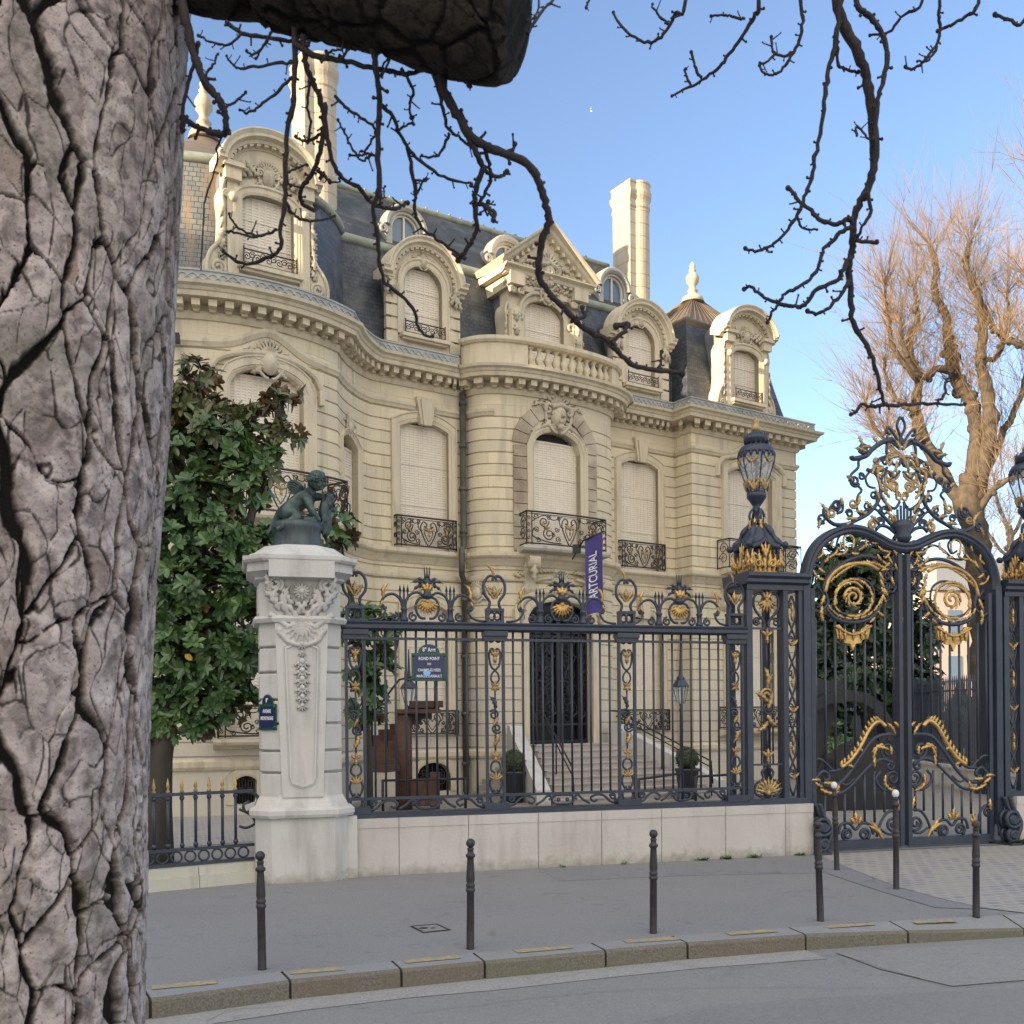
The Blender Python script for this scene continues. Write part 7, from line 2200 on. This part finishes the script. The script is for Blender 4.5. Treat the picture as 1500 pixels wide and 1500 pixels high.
# right-hand hanging stems
B_([ov_at(1228)]+[(1225,0), (1243,50), (1262,90), (1272,130), (1278,180), (1281,230), (1273,270), (1257,300), (1250,330), (1247,370), (1244,400), (1246,440), (1250,472), (1268,505), (1283,540), (1290,575), (1295,592)], 17, 5, 2.9, 3.3)
B_([(1295,592), (1278,596), (1262,592), (1254,602), (1248,607)], 5.5, 4, 3.3, 3.3); B_([(1295,592), (1315,594), (1345,592), (1380,592), (1412,593)], 6, 4, 3.3, 3.4); B_([(1372,592), (1384,575), (1384,560), (1392,552)], 4.5, 3.5, 3.35, 3.35)
B_([ov_at(1248)]+[(1255,5), (1272,22), (1290,45), (1299,80), (1295,110), (1288,140), (1284,170), (1281,205)], 9, 6, 2.9, 3.0)
B_([ov_at(1233)]+[(1230,20), (1222,70), (1212,110), (1207,160), (1196,220), (1188,260), (1178,290), (1168,315), (1150,340), (1130,360), (1110,368), (1092,365)], 8, 4, 2.9, 3.1)
B_([(1168,315), (1172,330), (1185,336), (1196,336)], 4, 3, 3.05, 3.05); B_([(1228,60), (1228,95), (1240,102), (1258,106)], 5, 4, 2.95, 3); B_([(1118,362), (1128,370)], 3.5, 3, 3.1, 3.1)
B_([(1250,322), (1240,322), (1222,328), (1200,320), (1180,303), (1165,287), (1155,275)], 8, 5, 3.05, 3.1)
B_([(1248,332), (1225,345), (1205,370), (1195,400), (1170,420), (1150,430), (1140,445), (1130,460), (1125,472)], 6.5, 4, 3.05, 3.15)
B_([(1247,375), (1232,398), (1228,410), (1195,425), (1182,445), (1168,449), (1150,447), (1120,435), (1100,420), (1090,424)], 7.5, 4.5, 3.1, 3.2); B_([(1244,412), (1232,430), (1215,450), (1195,460), (1182,455)], 6, 4.5, 3.12, 3.15)
B_([(1271,280), (1274,310), (1262,335), (1255,350)], 6, 4, 3.05, 3.1); B_([(1252,352), (1270,354), (1285,355)], 6, 5, 3.1, 3.1); B_([(1254,198), (1256,185), (1268,200), (1277,205)], 4, 3, 3, 3)
B_([ov_at(1120)]+[(1112,0), (1105,25), (1085,55), (1065,85), (1045,105), (1015,125), (985,140)], 7, 3.5, 2.9, 3.1); B_([(1092,28), (1075,25), (1060,22), (1041,24)], 4, 3, 3, 3.05); B_([(1027,115), (1018,97), (1013,76)], 4.5, 4, 3.05, 3.05); B_([(1012,124), (1005,110), (1003,100)], 4, 3, 3.1, 3.1)
B_([ov_at(1175)]+[(1172,0), (1177,30), (1168,65), (1152,92), (1138,108), (1120,108), (1112,95)], 6, 3.5, 2.9, 3.0); B_([(1164,75), (1145,82), (1132,75), (1130,56)], 4.5, 3.5, 3, 3); B_([(1136,78), (1122,92), (1113,92)], 4, 3, 3, 3)
B_([ov_at(1008)]+[(1005,0), (990,20), (975,45), (957,62), (935,58), (912,40), (898,18)], 6, 3.5, 2.85, 3.0); B_([(978,35), (965,22), (955,8)], 4, 3, 2.95, 2.95)
B_([ov_at(1375)]+[(1376,0), (1376,30), (1374,60), (1352,90), (1338,100), (1325,98)], 5.5, 3.5, 3, 3.1); B_([ov_at(1440)]+[(1432,5), (1412,25), (1390,38), (1374,46)], 6, 4, 3.0, 3.1); B_([ov_at(1360)]+[(1350,2), (1325,20), (1300,48), (1275,52)], 5, 3.5, 3, 3.1); B_([ov_at(1540), (1500,30), (1478,28), (1458,22)], 5.5, 4.5, 3.05, 3.1); B_([(1372,70), (1360,88), (1345,90)], 4, 3, 3.1, 3.1)
# left and middle stems hanging from the sawn limb
B_([(640,85), (650,130), (668,165), (690,200), (715,215), (745,227), (775,242), (790,270), (800,300), (803,325), (795,350), (790,380), (790,405), (805,430), (830,455), (855,480), (885,495), (905,515), (930,535), (960,542), (1000,545)], 14, 6.5, 2.42, 2.9)
B_([(905,512), (898,500), (912,488), (922,474), (902,478)], 6, 7, 2.8, 2.82); B_([(966,541), (968,528), (969,516)], 5, 4, 2.88, 2.88); B_([(845,472), (856,462), (853,452)], 6, 5, 2.75, 2.75); B_([(728,220), (748,222), (754,212)], 6, 5, 2.55, 2.55)
B_([(660,150), (682,192), (698,225), (706,245), (698,275), (695,300), (698,330), (692,352), (680,370), (673,382)], 10, 6, 2.46, 2.7); B_([(708,210), (716,240), (719,262), (710,282), (702,298)], 6, 5, 2.55, 2.6); B_([(702,298), (716,305), (725,312), (722,322)], 6, 6, 2.6, 2.6); B_([(706,240), (722,258), (736,258), (742,252)], 6, 5, 2.56, 2.56); B_([(722,318), (712,300), (715,294)], 5, 4, 2.6, 2.6)
B_([(630,95), (640,125), (650,160), (655,185), (672,200), (690,215)], 6, 4, 2.42, 2.55); B_([(658,195), (650,215), (635,230), (618,228)], 4.5, 3, 2.5, 2.6)
B_([(545,70), (552,110), (556,150), (553,202), (555,275), (546,305), (552,340), (556,380), (564,413), (582,428), (607,455), (614,483), (634,494)], 9, 4, 2.42, 2.85); B_([(553,270), (562,290), (563,272)], 3.5, 2.5, 2.6, 2.6); B_([(552,232), (540,225), (525,228), (512,226)], 4, 3, 2.6, 2.6); B_([(552,190), (540,215), (530,222)], 4, 3, 2.55, 2.6)
B_([(554,150), (575,170), (585,195), (605,225), (635,250), (662,264), (692,268)], 6.5, 3.5, 2.5, 2.7); B_([(597,215), (604,255), (609,290), (607,310), (620,335), (642,352), (662,366), (680,378)], 6, 4, 2.6, 2.75); B_([(605,300), (620,266), (625,262)], 3.5, 3, 2.65, 2.65); B_([(605,262), (615,265), (624,263)], 3.5, 3, 2.62, 2.62)
B_([(588,100), (598,118), (605,135), (600,152), (602,172)], 5, 4, 2.45, 2.55); B_([(585,190), (598,182), (606,180)], 4, 3, 2.55, 2.55)
B_([(432,40), (432,90), (431,147), (421,187), (419,245), (418,293), (411,333), (411,363), (395,376), (363,387), (342,379), (326,368)], 9, 4, 2.45, 2.75); B_([(407,336), (377,347), (350,342), (333,340)], 4.5, 3, 2.65, 2.7); B_([(377,347), (350,335), (340,322), (335,314)], 4, 3, 2.68, 2.7); B_([(419,295), (425,308), (440,320), (465,324), (490,316)], 5, 3, 2.6, 2.7); B_([(418,255), (435,246), (450,240)], 4, 3, 2.6, 2.62)
B_([(444,50), (447,90), (457,118), (470,150), (473,192), (466,230), (455,258), (440,278), (444,298), (460,308), (465,302)], 9, 5, 2.45, 2.75); B_([(472,195), (455,206), (440,205), (432,200)], 5, 3.5, 2.6, 2.6); B_([(475,150), (478,190), (484,225), (498,257), (525,275), (545,298), (565,305), (583,305), (596,297)], 7, 5, 2.5, 2.75); B_([(455,115), (450,150), (455,185), (450,210)], 5, 3.5, 2.5, 2.6); B_([(465,250), (480,262), (484,268)], 5, 5, 2.7, 2.7); B_([(460,245), (474,255), (470,262)], 4, 4, 2.7, 2.7)
B_([(262,-20), (275,40), (285,80), (300,120), (318,142), (328,162), (332,186), (328,196), (315,196), (300,190), (282,182), (268,174)], 13, 7, 2.4, 2.6); B_([(290,60), (284,90), (274,130), (267,165), (266,195)], 7, 4, 2.45, 2.55); B_([(330,158), (346,148), (362,135)], 4.5, 3.5, 2.55, 2.6); B_([(328,196), (318,215), (317,240), (300,300), (294,395)], 3.5, 2, 2.6, 2.7); B_([(300,112), (312,95), (318,80)], 4, 3, 2.5, 2.5); B_([(275,170), (270,185), (268,192)], 5, 4, 2.55, 2.55)
B_([(330,30), (355,48), (392,55), (430,60)], 6, 6, 2.45, 2.5); B_([(430,65), (465,82), (500,88), (540,98), (570,104), (600,108), (632,98)], 9, 6, 2.46, 2.5); B_([(430,112), (405,135), (380,155), (362,166), (352,160)], 5, 3, 2.5, 2.6); B_([(430,90), (400,94), (365,100), (345,98), (332,84)], 5, 3, 2.48, 2.55); B_([(395,55), (380,75), (370,80), (362,76)], 4, 3, 2.48, 2.5); B_([(400,45), (385,68), (375,86)], 4, 3, 2.45, 2.5); B_([(355,48), (335,65), (312,62), (290,52)], 4, 3, 2.46, 2.52)
B_([(490,140), (510,160), (530,172), (552,190)], 5, 4, 2.5, 2.55); B_([(500,88), (510,72), (515,60)], 5, 4, 2.46, 2.44); B_([(470,92), (485,75), (500,72), (505,58)], 4, 3, 2.46, 2.44); B_([(545,225), (530,235), (515,215), (505,195), (495,175)], 4, 3, 2.6, 2.55); B_([(772,50), (790,20), (805,5), (822,-10)], 5, 4, 2.35, 2.4); B_([(862,-40), (862,0), (858,12)], 4, 3, 2.8, 2.8); B_([(770,30), (784,25), (789,5), (790,-30)], 3.5, 3, 2.34, 2.4); B_([(690,105), (684,118), (688,124)], 6, 5, 2.4, 2.42); B_([(610,-20), (560,110), (565,88)], 4, 3, 2.4, 2.5)
# ---------------------------------------------------------------- evergreen magnolias
def leaf_mat(name, c1, c2, under, rough=.32):
    m, nt, b = new_mat(name); co = coords(nt)
    f, _ = noise_fac(nt, co, 2.6, .38, .66, 3); k = mixc(nt, f, c1, c2)
    oi = N(nt, 'ShaderNodeNewGeometry'); 
    rr = N(nt, 'ShaderNodeMapRange'); rr.inputs['To Min'].default_value = .6; rr.inputs['To Max'].default_value = 1.5
    nt.links.new(oi.outputs['Random Per Island'], rr.inputs['Value'])
    mm = N(nt, 'ShaderNodeMix', data_type='RGBA', blend_type='MULTIPLY'); mm.inputs[0].default_value = 1
    nt.links.new(k, mm.inputs[6]); nt.links.new(rr.outputs[0], mm.inputs[7])
    k = mixc(nt, oi.outputs['Backfacing'], mm.outputs[2], under)
    nt.links.new(k, b.inputs['Base Color']); b.inputs['Roughness'].default_value = rough; b.inputs['Specular IOR Level'].default_value = .6
    return m
M['mag'] = leaf_mat('magnolia_leaf', (.042,.10,.034), (.085,.155,.045), (.11,.08,.035))
M['magtop'] = leaf_mat('magnolia_leaf_bronze', (.06,.105,.036), (.11,.105,.042), (.14,.08,.035))
M['yellowleaf'] = simple('yellowed_leaf', (.5,.3,.04), .5)
M['evergreen'] = leaf_mat('evergreen_leaf', (.018,.042,.018), (.035,.06,.022), (.03,.04,.018), .4)
M['trunkdark'] = simple('dark_trunk', (.045,.04,.034), .9, c2=(.07,.062,.05), scale=6, bs=.5, bscale=30, stretch=(1,1,.3))
def whorl(mb, p, ax, n, L, W, rnd):
    ax = ax.normalized(); a = ax.orthogonal().normalized(); b = ax.cross(a)
    q0 = rnd.uniform(0, 6.28)
    for i in range(n):
        q = q0+i*2.4; d = (a*math.cos(q)+b*math.sin(q)); up = rnd.uniform(.05,.85)
        d1 = (d+ax*up).normalized(); s_ = ax.cross(d).normalized(); l = L*rnd.uniform(.7,1.15); w = W*rnd.uniform(.8,1.2)*.5
        nr = d1.cross(s_); nr = nr if nr.dot(ax) > 0 else -nr
        o = p+ax*rnd.uniform(-.03,.05)*L*3; dr = Vector((0,0,-rnd.uniform(.0,.16)*l))
        P_ = []
        for f_, wf, dz in ((.0,.12,0), (.22,.72,.02), (.52,1.0,.14), (.80,.78,.5), (1.0,.0,1.0)):
            P_.append((o+d1*l*f_+dr*dz, w*wf))
        V = [P_[0][0]]+[c+s_*h_+nr*h_*.3 for c, h_ in P_[1:4]]+[P_[4][0]]+[c-s_*h_+nr*h_*.3 for c, h_ in reversed(P_[1:4])]
        f = [(0,7,6,5,4), (0,4,3,2,1)]
        n_ = (V[6]-V[0]).cross(V[4]-V[0])
        if n_.dot(nr) < 0: f = [tuple(reversed(x)) for x in f]
        mb.add([tuple(x) for x in V], f)
def crown(clusters, Y, rnd, dens, L, W, rel=1.0):
    mb = MB()
    for px, py, rx, ry, *dy in clusters:
        c = at(px, py, Y+(dy[0] if dy else 0)); ax_ = rx*Y/1500; az_ = ry*Y/1500; ay_ = (ax_+az_)*.5*rel
        vol = ax_*az_*ay_
        for i in range(int(dens*(ax_*az_+ax_*ay_)*1.0)):
            d = Vector((rnd.gauss(0,1), rnd.gauss(0,1), rnd.gauss(0,1))).normalized(); r = rnd.random()**.42
            p = c+Vector((d.x*ax_*r, d.y*ay_*r, d.z*az_*r))
            whorl(mb, p, d+Vector((rnd.gauss(0,.3), rnd.gauss(0,.3)-.25, .45)), rnd.choice((6,7,8,9)), L, W, rnd)
    return mb
rm = random.Random(5)
g = at(228, 1270, 15.6); g.z = 0
MG = thing('magnolia_tree', 'dense evergreen magnolia with glossy leaves behind the short railing, left of the pillar', 'tree', g)
low = crown([(225,620,35,40), (262,668,50,45), (330,655,50,35), (385,672,32,26), (352,712,48,36), (282,742,70,50), (240,800,60,60), (330,800,60,45), (385,800,28,40), (300,868,75,50), (240,900,60,60), (362,880,32,40), (300,950,75,48), (355,955,42,36), (240,985,50,50), (310,1020,60,34), (345,1030,30,28), (280,1060,40,22), (388,850,20,30), (225,1050,30,40), (310,1068,14,10), (385,905,14,20)], 15.6, rm, 125, .20, .088)
low.build('crown', M['mag'], MG)
top_ = crown([(290,552,30,26), (262,590,36,26), (318,600,30,22), (350,605,24,16), (240,575,24,22), (400,588,26,14), (418,575,18,12), (385,610,26,18), (430,570,10,8), (412,640,24,13), (432,638,12,9), (300,632,46,28), (360,640,30,22), (255,640,30,22), (395,690,12,16)], 15.6, rm, 120, .19, .080)
top_.build('bronze_top_leaves', M['magtop'], MG)
t = MB()
t.tube([g+Vector((0,0,-.1)), at(232,1180,15.6), at(236,1110,15.6), at(245,1050,15.6)], [.28,.2,.17,.15], 12)
t.tube([at(240,1105,15.6), at(225,1050,15.6), at(215,990,15.7)], [.14,.12,.1], 8)
for L_ in ([(245,1050), (270,950), (290,850), (300,740), (295,640), (290,560)], [(262,985), (320,900), (350,820), (372,740), (385,690), (402,640), (425,632)], [(372,740), (380,690), (405,620), (415,580)], [(245,1040), (310,1030), (350,1000)], [(300,740), (250,690), (245,600)]):
    t.tube([at(x,y,15.6) for x, y in smooth(L_, 4)], [.09*(1-i/(len(L_)*4))+.012 for i in range(len(smooth(L_,4)))], 6)
t.build('trunk', M['trunkdark'], MG)
t = MB(); whorl(t, at(282,968,14.5), Vector((0,-1,.3)), 1, .17, .08, rm); t.build_each('yellow_leaf', M['yellowleaf'], MG)
g = at(540, 1200, 17.6); g.z = 0
M2_ = thing('magnolia_tree', 'smaller magnolia with sparse glossy leaves seen through the railing right of the pillar', 'tree', g)
mb = crown([(535,905,40,16), (522,930,22,26), (555,945,24,26), (530,985,26,28), (560,990,22,20), (525,1040,20,34), (550,1035,14,26), (575,915,20,12), (500,770,20,24,-.4), (492,800,22,16,-.4), (508,785,12,20,-.4), (483,760,8,20,-.4)], 17.6, rm, 95, .19, .085)
mb.build('crown', M['mag'], M2_)
t = MB(); t.tube([g, at(540,1100,17.6), at(532,1000,17.6), at(520,900,17.6), at(505,830,17.4), at(497,780,17.2)], [.09,.07,.06,.05,.035,.015], 7)
for x, y in ((560,985), (558,940), (575,910), (522,1045)): t.tube([at(535,1040,17.6), at((535+x)/2+5,(1040+y)/2-20,17.6), at(x,y,17.6)], [.03,.02,.01], 5)
t.build('trunk', M['trunkdark'], M2_)
def big_green(name, lab, base, clusters, Y, dens, L, W, m, cat='tree'):
    gq = at(*base, Y); gq.z = 0
    r = thing(name, lab, cat, gq)
    crown(clusters, Y, rm, dens, L, W).build('crown', m, r)
    c = clusters[len(clusters)//2]
    t = MB(); t.tube([gq, at((base[0]+c[0])/2, 1000, Y), at(c[0], c[1], Y)], [.3,.22,.08], 8)
    for q in clusters[::2]: t.tube([at((base[0]+c[0])/2, 1010, Y), at((c[0]+q[0])/2, (c[1]+q[1])/2+10, Y), at(q[0], q[1], Y)], [.12,.09,.03], 6)
    t.build('trunk', M['trunkdark'], r)
    return r
big_green('evergreen_tree', 'dark glossy evergreen tree behind the left gate leaf', (1285,1130), [(1215,850,38,50), (1265,830,55,42), (1315,830,35,40), (1230,920,55,55), (1290,910,60,60), (1345,930,30,55), (1240,1000,60,50), (1310,1010,60,50), (1350,1000,26,45), (1205,960,30,60), (1215,1060,35,40), (1330,1070,36,35)], 36, 62, .30, .14, M['evergreen'])
big_green('evergreen_shrub', 'low dark shrub in the garden behind the right gate leaf', (1430,1090), [(1400,1060,35,40), (1440,1070,35,35), (1380,1090,40,25), (1470,1050,35,45), (1500,1060,40,60)], 44, 50, .34, .15, M['evergreen'], 'shrub')
big_green('evergreen_shrub', 'green bush at the foot of the black sculpture behind the gate', (1200,1160), [(1195,1100,26,34), (1225,1085,26,24), (1190,1140,20,24), (1245,1105,22,20)], 27.5, 70, .2, .07, M['mag'], 'shrub')
# ---------------------------------------------------------------- pollarded bare trees
M['treebark'] = simple('tan_tree_bark', (.125,.093,.062), .9, c2=(.055,.046,.038), scale=5, bs=1.0, bscale=11)
M['shoot'] = simple('orange_winter_shoots', (.30,.205,.115), .8, c2=(.19,.135,.085), scale=2)
M['shootgrey'] = simple('grey_winter_shoots', (.14,.115,.10), .8, c2=(.18,.145,.12), scale=2)
def bare_tree(lab, base, limbs, Y, seed, nsh, Lsh, mshoot, r0):
    rnd = random.Random(seed)
    gq = at(*base, Y); gq.z = 0; r = thing('pollarded_tree', lab, 'tree', gq)
    tr = MB(); sh = MB()
    k = Y/1500
    def sh_(p, d, L_, r_, lev):
        pts = [p]; q = p; dd = d.normalized()
        for i in range(4):
            dd = (dd+Vector((rnd.gauss(0,.15), rnd.gauss(0,.15), .09+rnd.gauss(0,.12)))).normalized(); q = q+dd*L_/4; pts.append(q)
        sh.tube(pts, [r_*(1-.2*i) for i in range(5)], 3, False)
        if lev:
            for i in range(rnd.choice((3,4,5))):
                j = rnd.choice((1,1,2,2,3)); sh_(pts[j], (pts[j]-pts[j-1]).normalized()+Vector((rnd.gauss(0,.42), rnd.gauss(0,.42), rnd.gauss(.12,.3))), L_*rnd.uniform(.35,.7), r_*.6, lev-1)
    for pts, w0, w1, dy in limbs:
        n0 = len(pts); s_ = smooth([(x, y, Y+dy*i/(n0-1)) for i, (x, y) in enumerate(pts)], 4); n = len(s_)
        P = [at(x+rnd.gauss(0,1), y+rnd.gauss(0,1), yy) for x, y, yy in s_]
        R_ = [(w0+(w1-w0)*i/(n-1))*(.5 if w0 > 50 else .33)*k*rnd.uniform(.85,1.15) for i in range(n)]
        tr.tube(P, R_, 9)
        if w0 > 50: continue
        for i in range(int(n*.25), n):
            f = i/n
            if rnd.random() < .5: tr.ball(P[i]+Vector((rnd.gauss(0,.5),rnd.gauss(0,.5),rnd.gauss(0,.5)))*R_[i], R_[i]*rnd.uniform(.8,1.1), 7, 5)
            for _ in range(nsh if i < n-1 else nsh*5):
                t_ = (P[i]-P[i-1]).normalized() if i else Vector((0,0,1))
                d = t_*rnd.uniform(0,.7)+Vector((rnd.gauss(0,.75), rnd.gauss(0,.75), rnd.uniform(.1,1.2)))
                sh_(P[i], d, Lsh*rnd.uniform(.3,1.15), rnd.uniform(.005,.012), 1)
    tr.build('trunk', M['treebark'], r); sh.build('twig_crown', mshoot, r)
bare_tree('pollarded bare tree with sunlit orange shoots rising behind the gate', (1450,1120), [
    ([(1450,1135), (1448,1060), (1446,980), (1444,900), (1438,830), (1428,775), (1420,730), (1419,700)], 52, 30, 0),
    ([(1414,735), (1424,690), (1432,650), (1428,605), (1412,572), (1396,540), (1390,500), (1385,460), (1370,430), (1372,390), (1362,360)], 40, 10, .8),
    ([(1422,760), (1441,680), (1450,620), (1446,570), (1436,530), (1440,480), (1430,430), (1416,390), (1420,352)], 38, 9, -.8),
    ([(1420,735), (1458,660), (1484,605), (1502,560), (1508,500)], 20, 9, 1),
    ([(1424,765), (1452,720), (1480,702), (1510,690)], 18, 10, -1.5),
    ([(1424,775), (1392,712), (1357,650), (1342,600), (1345,560), (1332,505), (1345,470), (1340,420)], 34, 8, 1.2),
    ([(1396,545), (1372,540), (1357,552), (1337,540), (1322,502), (1318,470)], 18, 8, -1),
    ([(1342,600), (1318,590), (1300,560), (1296,530)], 14, 7, .5),
    ([(1425,420), (1442,452), (1455,482), (1475,497), (1505,507)][::-1], 16, 10, 0),
    ([(1392,705), (1350,690), (1310,660), (1280,625), (1268,585)], 16, 6, 1.0),
    ([(1345,560), (1310,510), (1300,460), (1296,420)], 12, 6, -1.0),
    ([(1350,640), (1325,650), (1305,630), (1290,640)], 12, 7, .6),
    ([(1436,530), (1462,520), (1478,480), (1475,430)], 14, 7, 1),
    ], 30.0, 3, 6, 2.5, M['shoot'], .6)
bare_tree('bare twiggy tree reaching in above the bare pollarded tree, mostly out of view', (1620,1120), [
    ([(1620,1130), (1610,900), (1600,700), (1590,560)], 60, 40, 0),
    ([(1590,560), (1570,480), (1550,420), (1530,360), (1520,300), (1512,240)], 26, 9, 0),
    ([(1590,560), (1560,520), (1530,505), (1500,506), (1475,498)], 20, 10, 0),
    ([(1560,450), (1535,440), (1512,425), (1500,400)], 14, 8, 0),
    ], 28.0, 9, 3, 2.3, M['shoot'], .6)
bare_tree('small grey bare tree behind the right gate pier', (1478,1100), [
    ([(1478,1120), (1480,1000), (1476,900), (1480,820), (1478,770)], 22, 14, 0),
    ([(1478,775), (1462,740), (1455,700)], 9, 5, 0), ([(1480,790), (1500,750), (1510,700)], 9, 5, 0), ([(1478,820), (1455,790), (1440,770)], 8, 5, 0), ([(1476,880), (1450,850), (1440,820)], 8, 5, 0)], 40.0, 21, 4, 2.6, M['shootgrey'], .3)
# trees screening the far end of the garden
big_green('evergreen_tree', 'dark evergreen seen through the openwork of the right gate pier', (1520,1110), [(1490,900,30,50), (1540,880,50,60), (1490,980,40,50), (1550,990,50,60), (1500,1040,50,40)], 48, 44, .36, .16, M['evergreen'])
# ================================================================ LIGHT, SKY, CAMERA
# tall block across the avenue to the left, whose shade lies over street and facade
SUN_AZ = Vector((-.808, -.589)).normalized(); SUN_EL = 12.0
nb_c = Vector((-58, -16, 0))
NB = thing('neighbour_building', 'plain stone apartment block across the avenue, beyond the big plated tree trunk', 'building', nb_c)
t = MB(); t.box(nb_c+Vector((0,0,11.75)), 16, 96, 23.5); t.build('wall', M['far'], NB)
t = MB()
t.loft([[nb_c+Vector((x*8.2, y*48.2, 23.5)) for x, y in ((-1,-1),(1,-1),(1,1),(-1,1))], [nb_c+Vector((x*5, y*46, 25.5)) for x, y in ((-1,-1),(1,-1),(1,1),(-1,1))]]); t.build('roof', M['farroof'], NB)
w0_ = MB(); w0_.box(nb_c+Vector((8.05,0,3)), .12, 1.3, 2.2)
for k in range(16):
    for j in range(5):
        q = MB(); q.box(nb_c+Vector((8.03, -29+k*3.9, 3+j*3.7)), .12, 1.3, 2.2); q.build('window', M['glass'], NB)
W = bpy.data.worlds.new('World'); S.world = W; W.use_nodes = True
nt = W.node_tree; bg = nt.nodes['Background']
sky = nt.nodes.new('ShaderNodeTexSky'); sky.sky_type = 'NISHITA'; sky.sun_disc = False
sky.sun_elevation = math.radians(SUN_EL); sky.sun_rotation = math.atan2(SUN_AZ.x, SUN_AZ.y)
sky.altitude = 50; sky.air_density = 1.0; sky.dust_density = .7; sky.ozone_density = 1.7
# unseen pale glow added to the sky behind the viewer to brighten the shade
tcw = nt.nodes.new('ShaderNodeTexCoord')
dt = nt.nodes.new('ShaderNodeVectorMath'); dt.operation = 'DOT_PRODUCT'; dt.inputs[1].default_value = Vector((-.12, -.86, .48)).normalized()
nt.links.new(tcw.outputs['Generated'], dt.inputs[0])
mr = nt.nodes.new('ShaderNodeMapRange'); mr.interpolation_type = 'SMOOTHSTEP'; mr.inputs['From Min'].default_value = .12; mr.inputs['From Max'].default_value = .62
nt.links.new(dt.outputs['Value'], mr.inputs['Value'])
cn = nt.nodes.new('ShaderNodeTexNoise'); cn.inputs['Scale'].default_value = 3.2; cn.inputs['Detail'].default_value = 6
nt.links.new(tcw.outputs['Generated'], cn.inputs['Vector'])
cr = nt.nodes.new('ShaderNodeMapRange'); cr.inputs['From Min'].default_value = .3; cr.inputs['From Max'].default_value = .6; cr.inputs['To Min'].default_value = .45
nt.links.new(cn.outputs['Fac'], cr.inputs['Value'])
cm = nt.nodes.new('ShaderNodeMath'); cm.operation = 'MULTIPLY'; nt.links.new(mr.outputs[0], cm.inputs[0]); nt.links.new(cr.outputs[0], cm.inputs[1])
mxs = nt.nodes.new('ShaderNodeMix'); mxs.data_type = 'RGBA'; nt.links.new(cm.outputs[0], mxs.inputs[0]); tn = nt.nodes.new('ShaderNodeMix'); tn.data_type = 'RGBA'; tn.blend_type = 'MULTIPLY'; tn.inputs[0].default_value = 1
nt.links.new(sky.outputs['Color'], tn.inputs[6]); tn.inputs[7].default_value = (.86, .86, .97, 1)
nt.links.new(tn.outputs[2], mxs.inputs[6])
SKY_FILL = 5.0  # strength of the added glow
mxs.inputs[7].default_value = (SKY_FILL*1.0, SKY_FILL*.955, SKY_FILL*.88, 1)
nt.links.new(mxs.outputs[2], bg.inputs['Color']); bg.inputs['Strength'].default_value = .12
sl = bpy.data.lights.new('sun', 'SUN'); sl.energy = 3.6; sl.angle = math.radians(.5); sl.color = (1, .80, .56)
so_ = bpy.data.objects.new('sun', sl); COL.objects.link(so_)
Ld = Vector((SUN_AZ.x*math.cos(math.radians(SUN_EL)), SUN_AZ.y*math.cos(math.radians(SUN_EL)), math.sin(math.radians(SUN_EL))))
so_.rotation_euler = Ld.to_track_quat('Z', 'Y').to_euler(); so_.location = (-30, -10, 40)
cam = bpy.data.cameras.new('camera'); co_ = bpy.data.objects.new('camera', cam); COL.objects.link(co_)
cam.sensor_width = 36; cam.lens = 36.0*FPX/1500; cam.shift_y = (CY-750)/1500; cam.clip_end = 5000; cam.clip_start = .05
ca, sa = math.cos(ROLL), math.sin(ROLL)
right = Vector((ca, 0, -sa)); up = Vector((sa, 0, ca)); back = Vector((0, -1, 0))
mx = Matrix((( right.x, up.x, back.x, 0), (right.y, up.y, back.y, 0), (right.z, up.z, back.z, HC), (0,0,0,1)))
co_.matrix_world = mx
cam.dof.use_dof = True; cam.dof.focus_distance = 20.0; cam.dof.aperture_fstop = 11.0
S.camera = co_
vs = S.view_settings; vs.view_transform = 'Standard'; vs.look = 'None'; vs.gamma = 1; vs.exposure = 1.66
vs.use_white_balance = True; vs.white_balance_temperature = 6800; vs.white_balance_tint = 10
S.render.resolution_x = S.render.resolution_y = 1024
S.cycles.max_bounces = 8; S.cycles.diffuse_bounces = 4; S.cycles.glossy_bounces = 3; S.cycles.transparent_max_bounces = 8
S.cycles.use_denoising = True
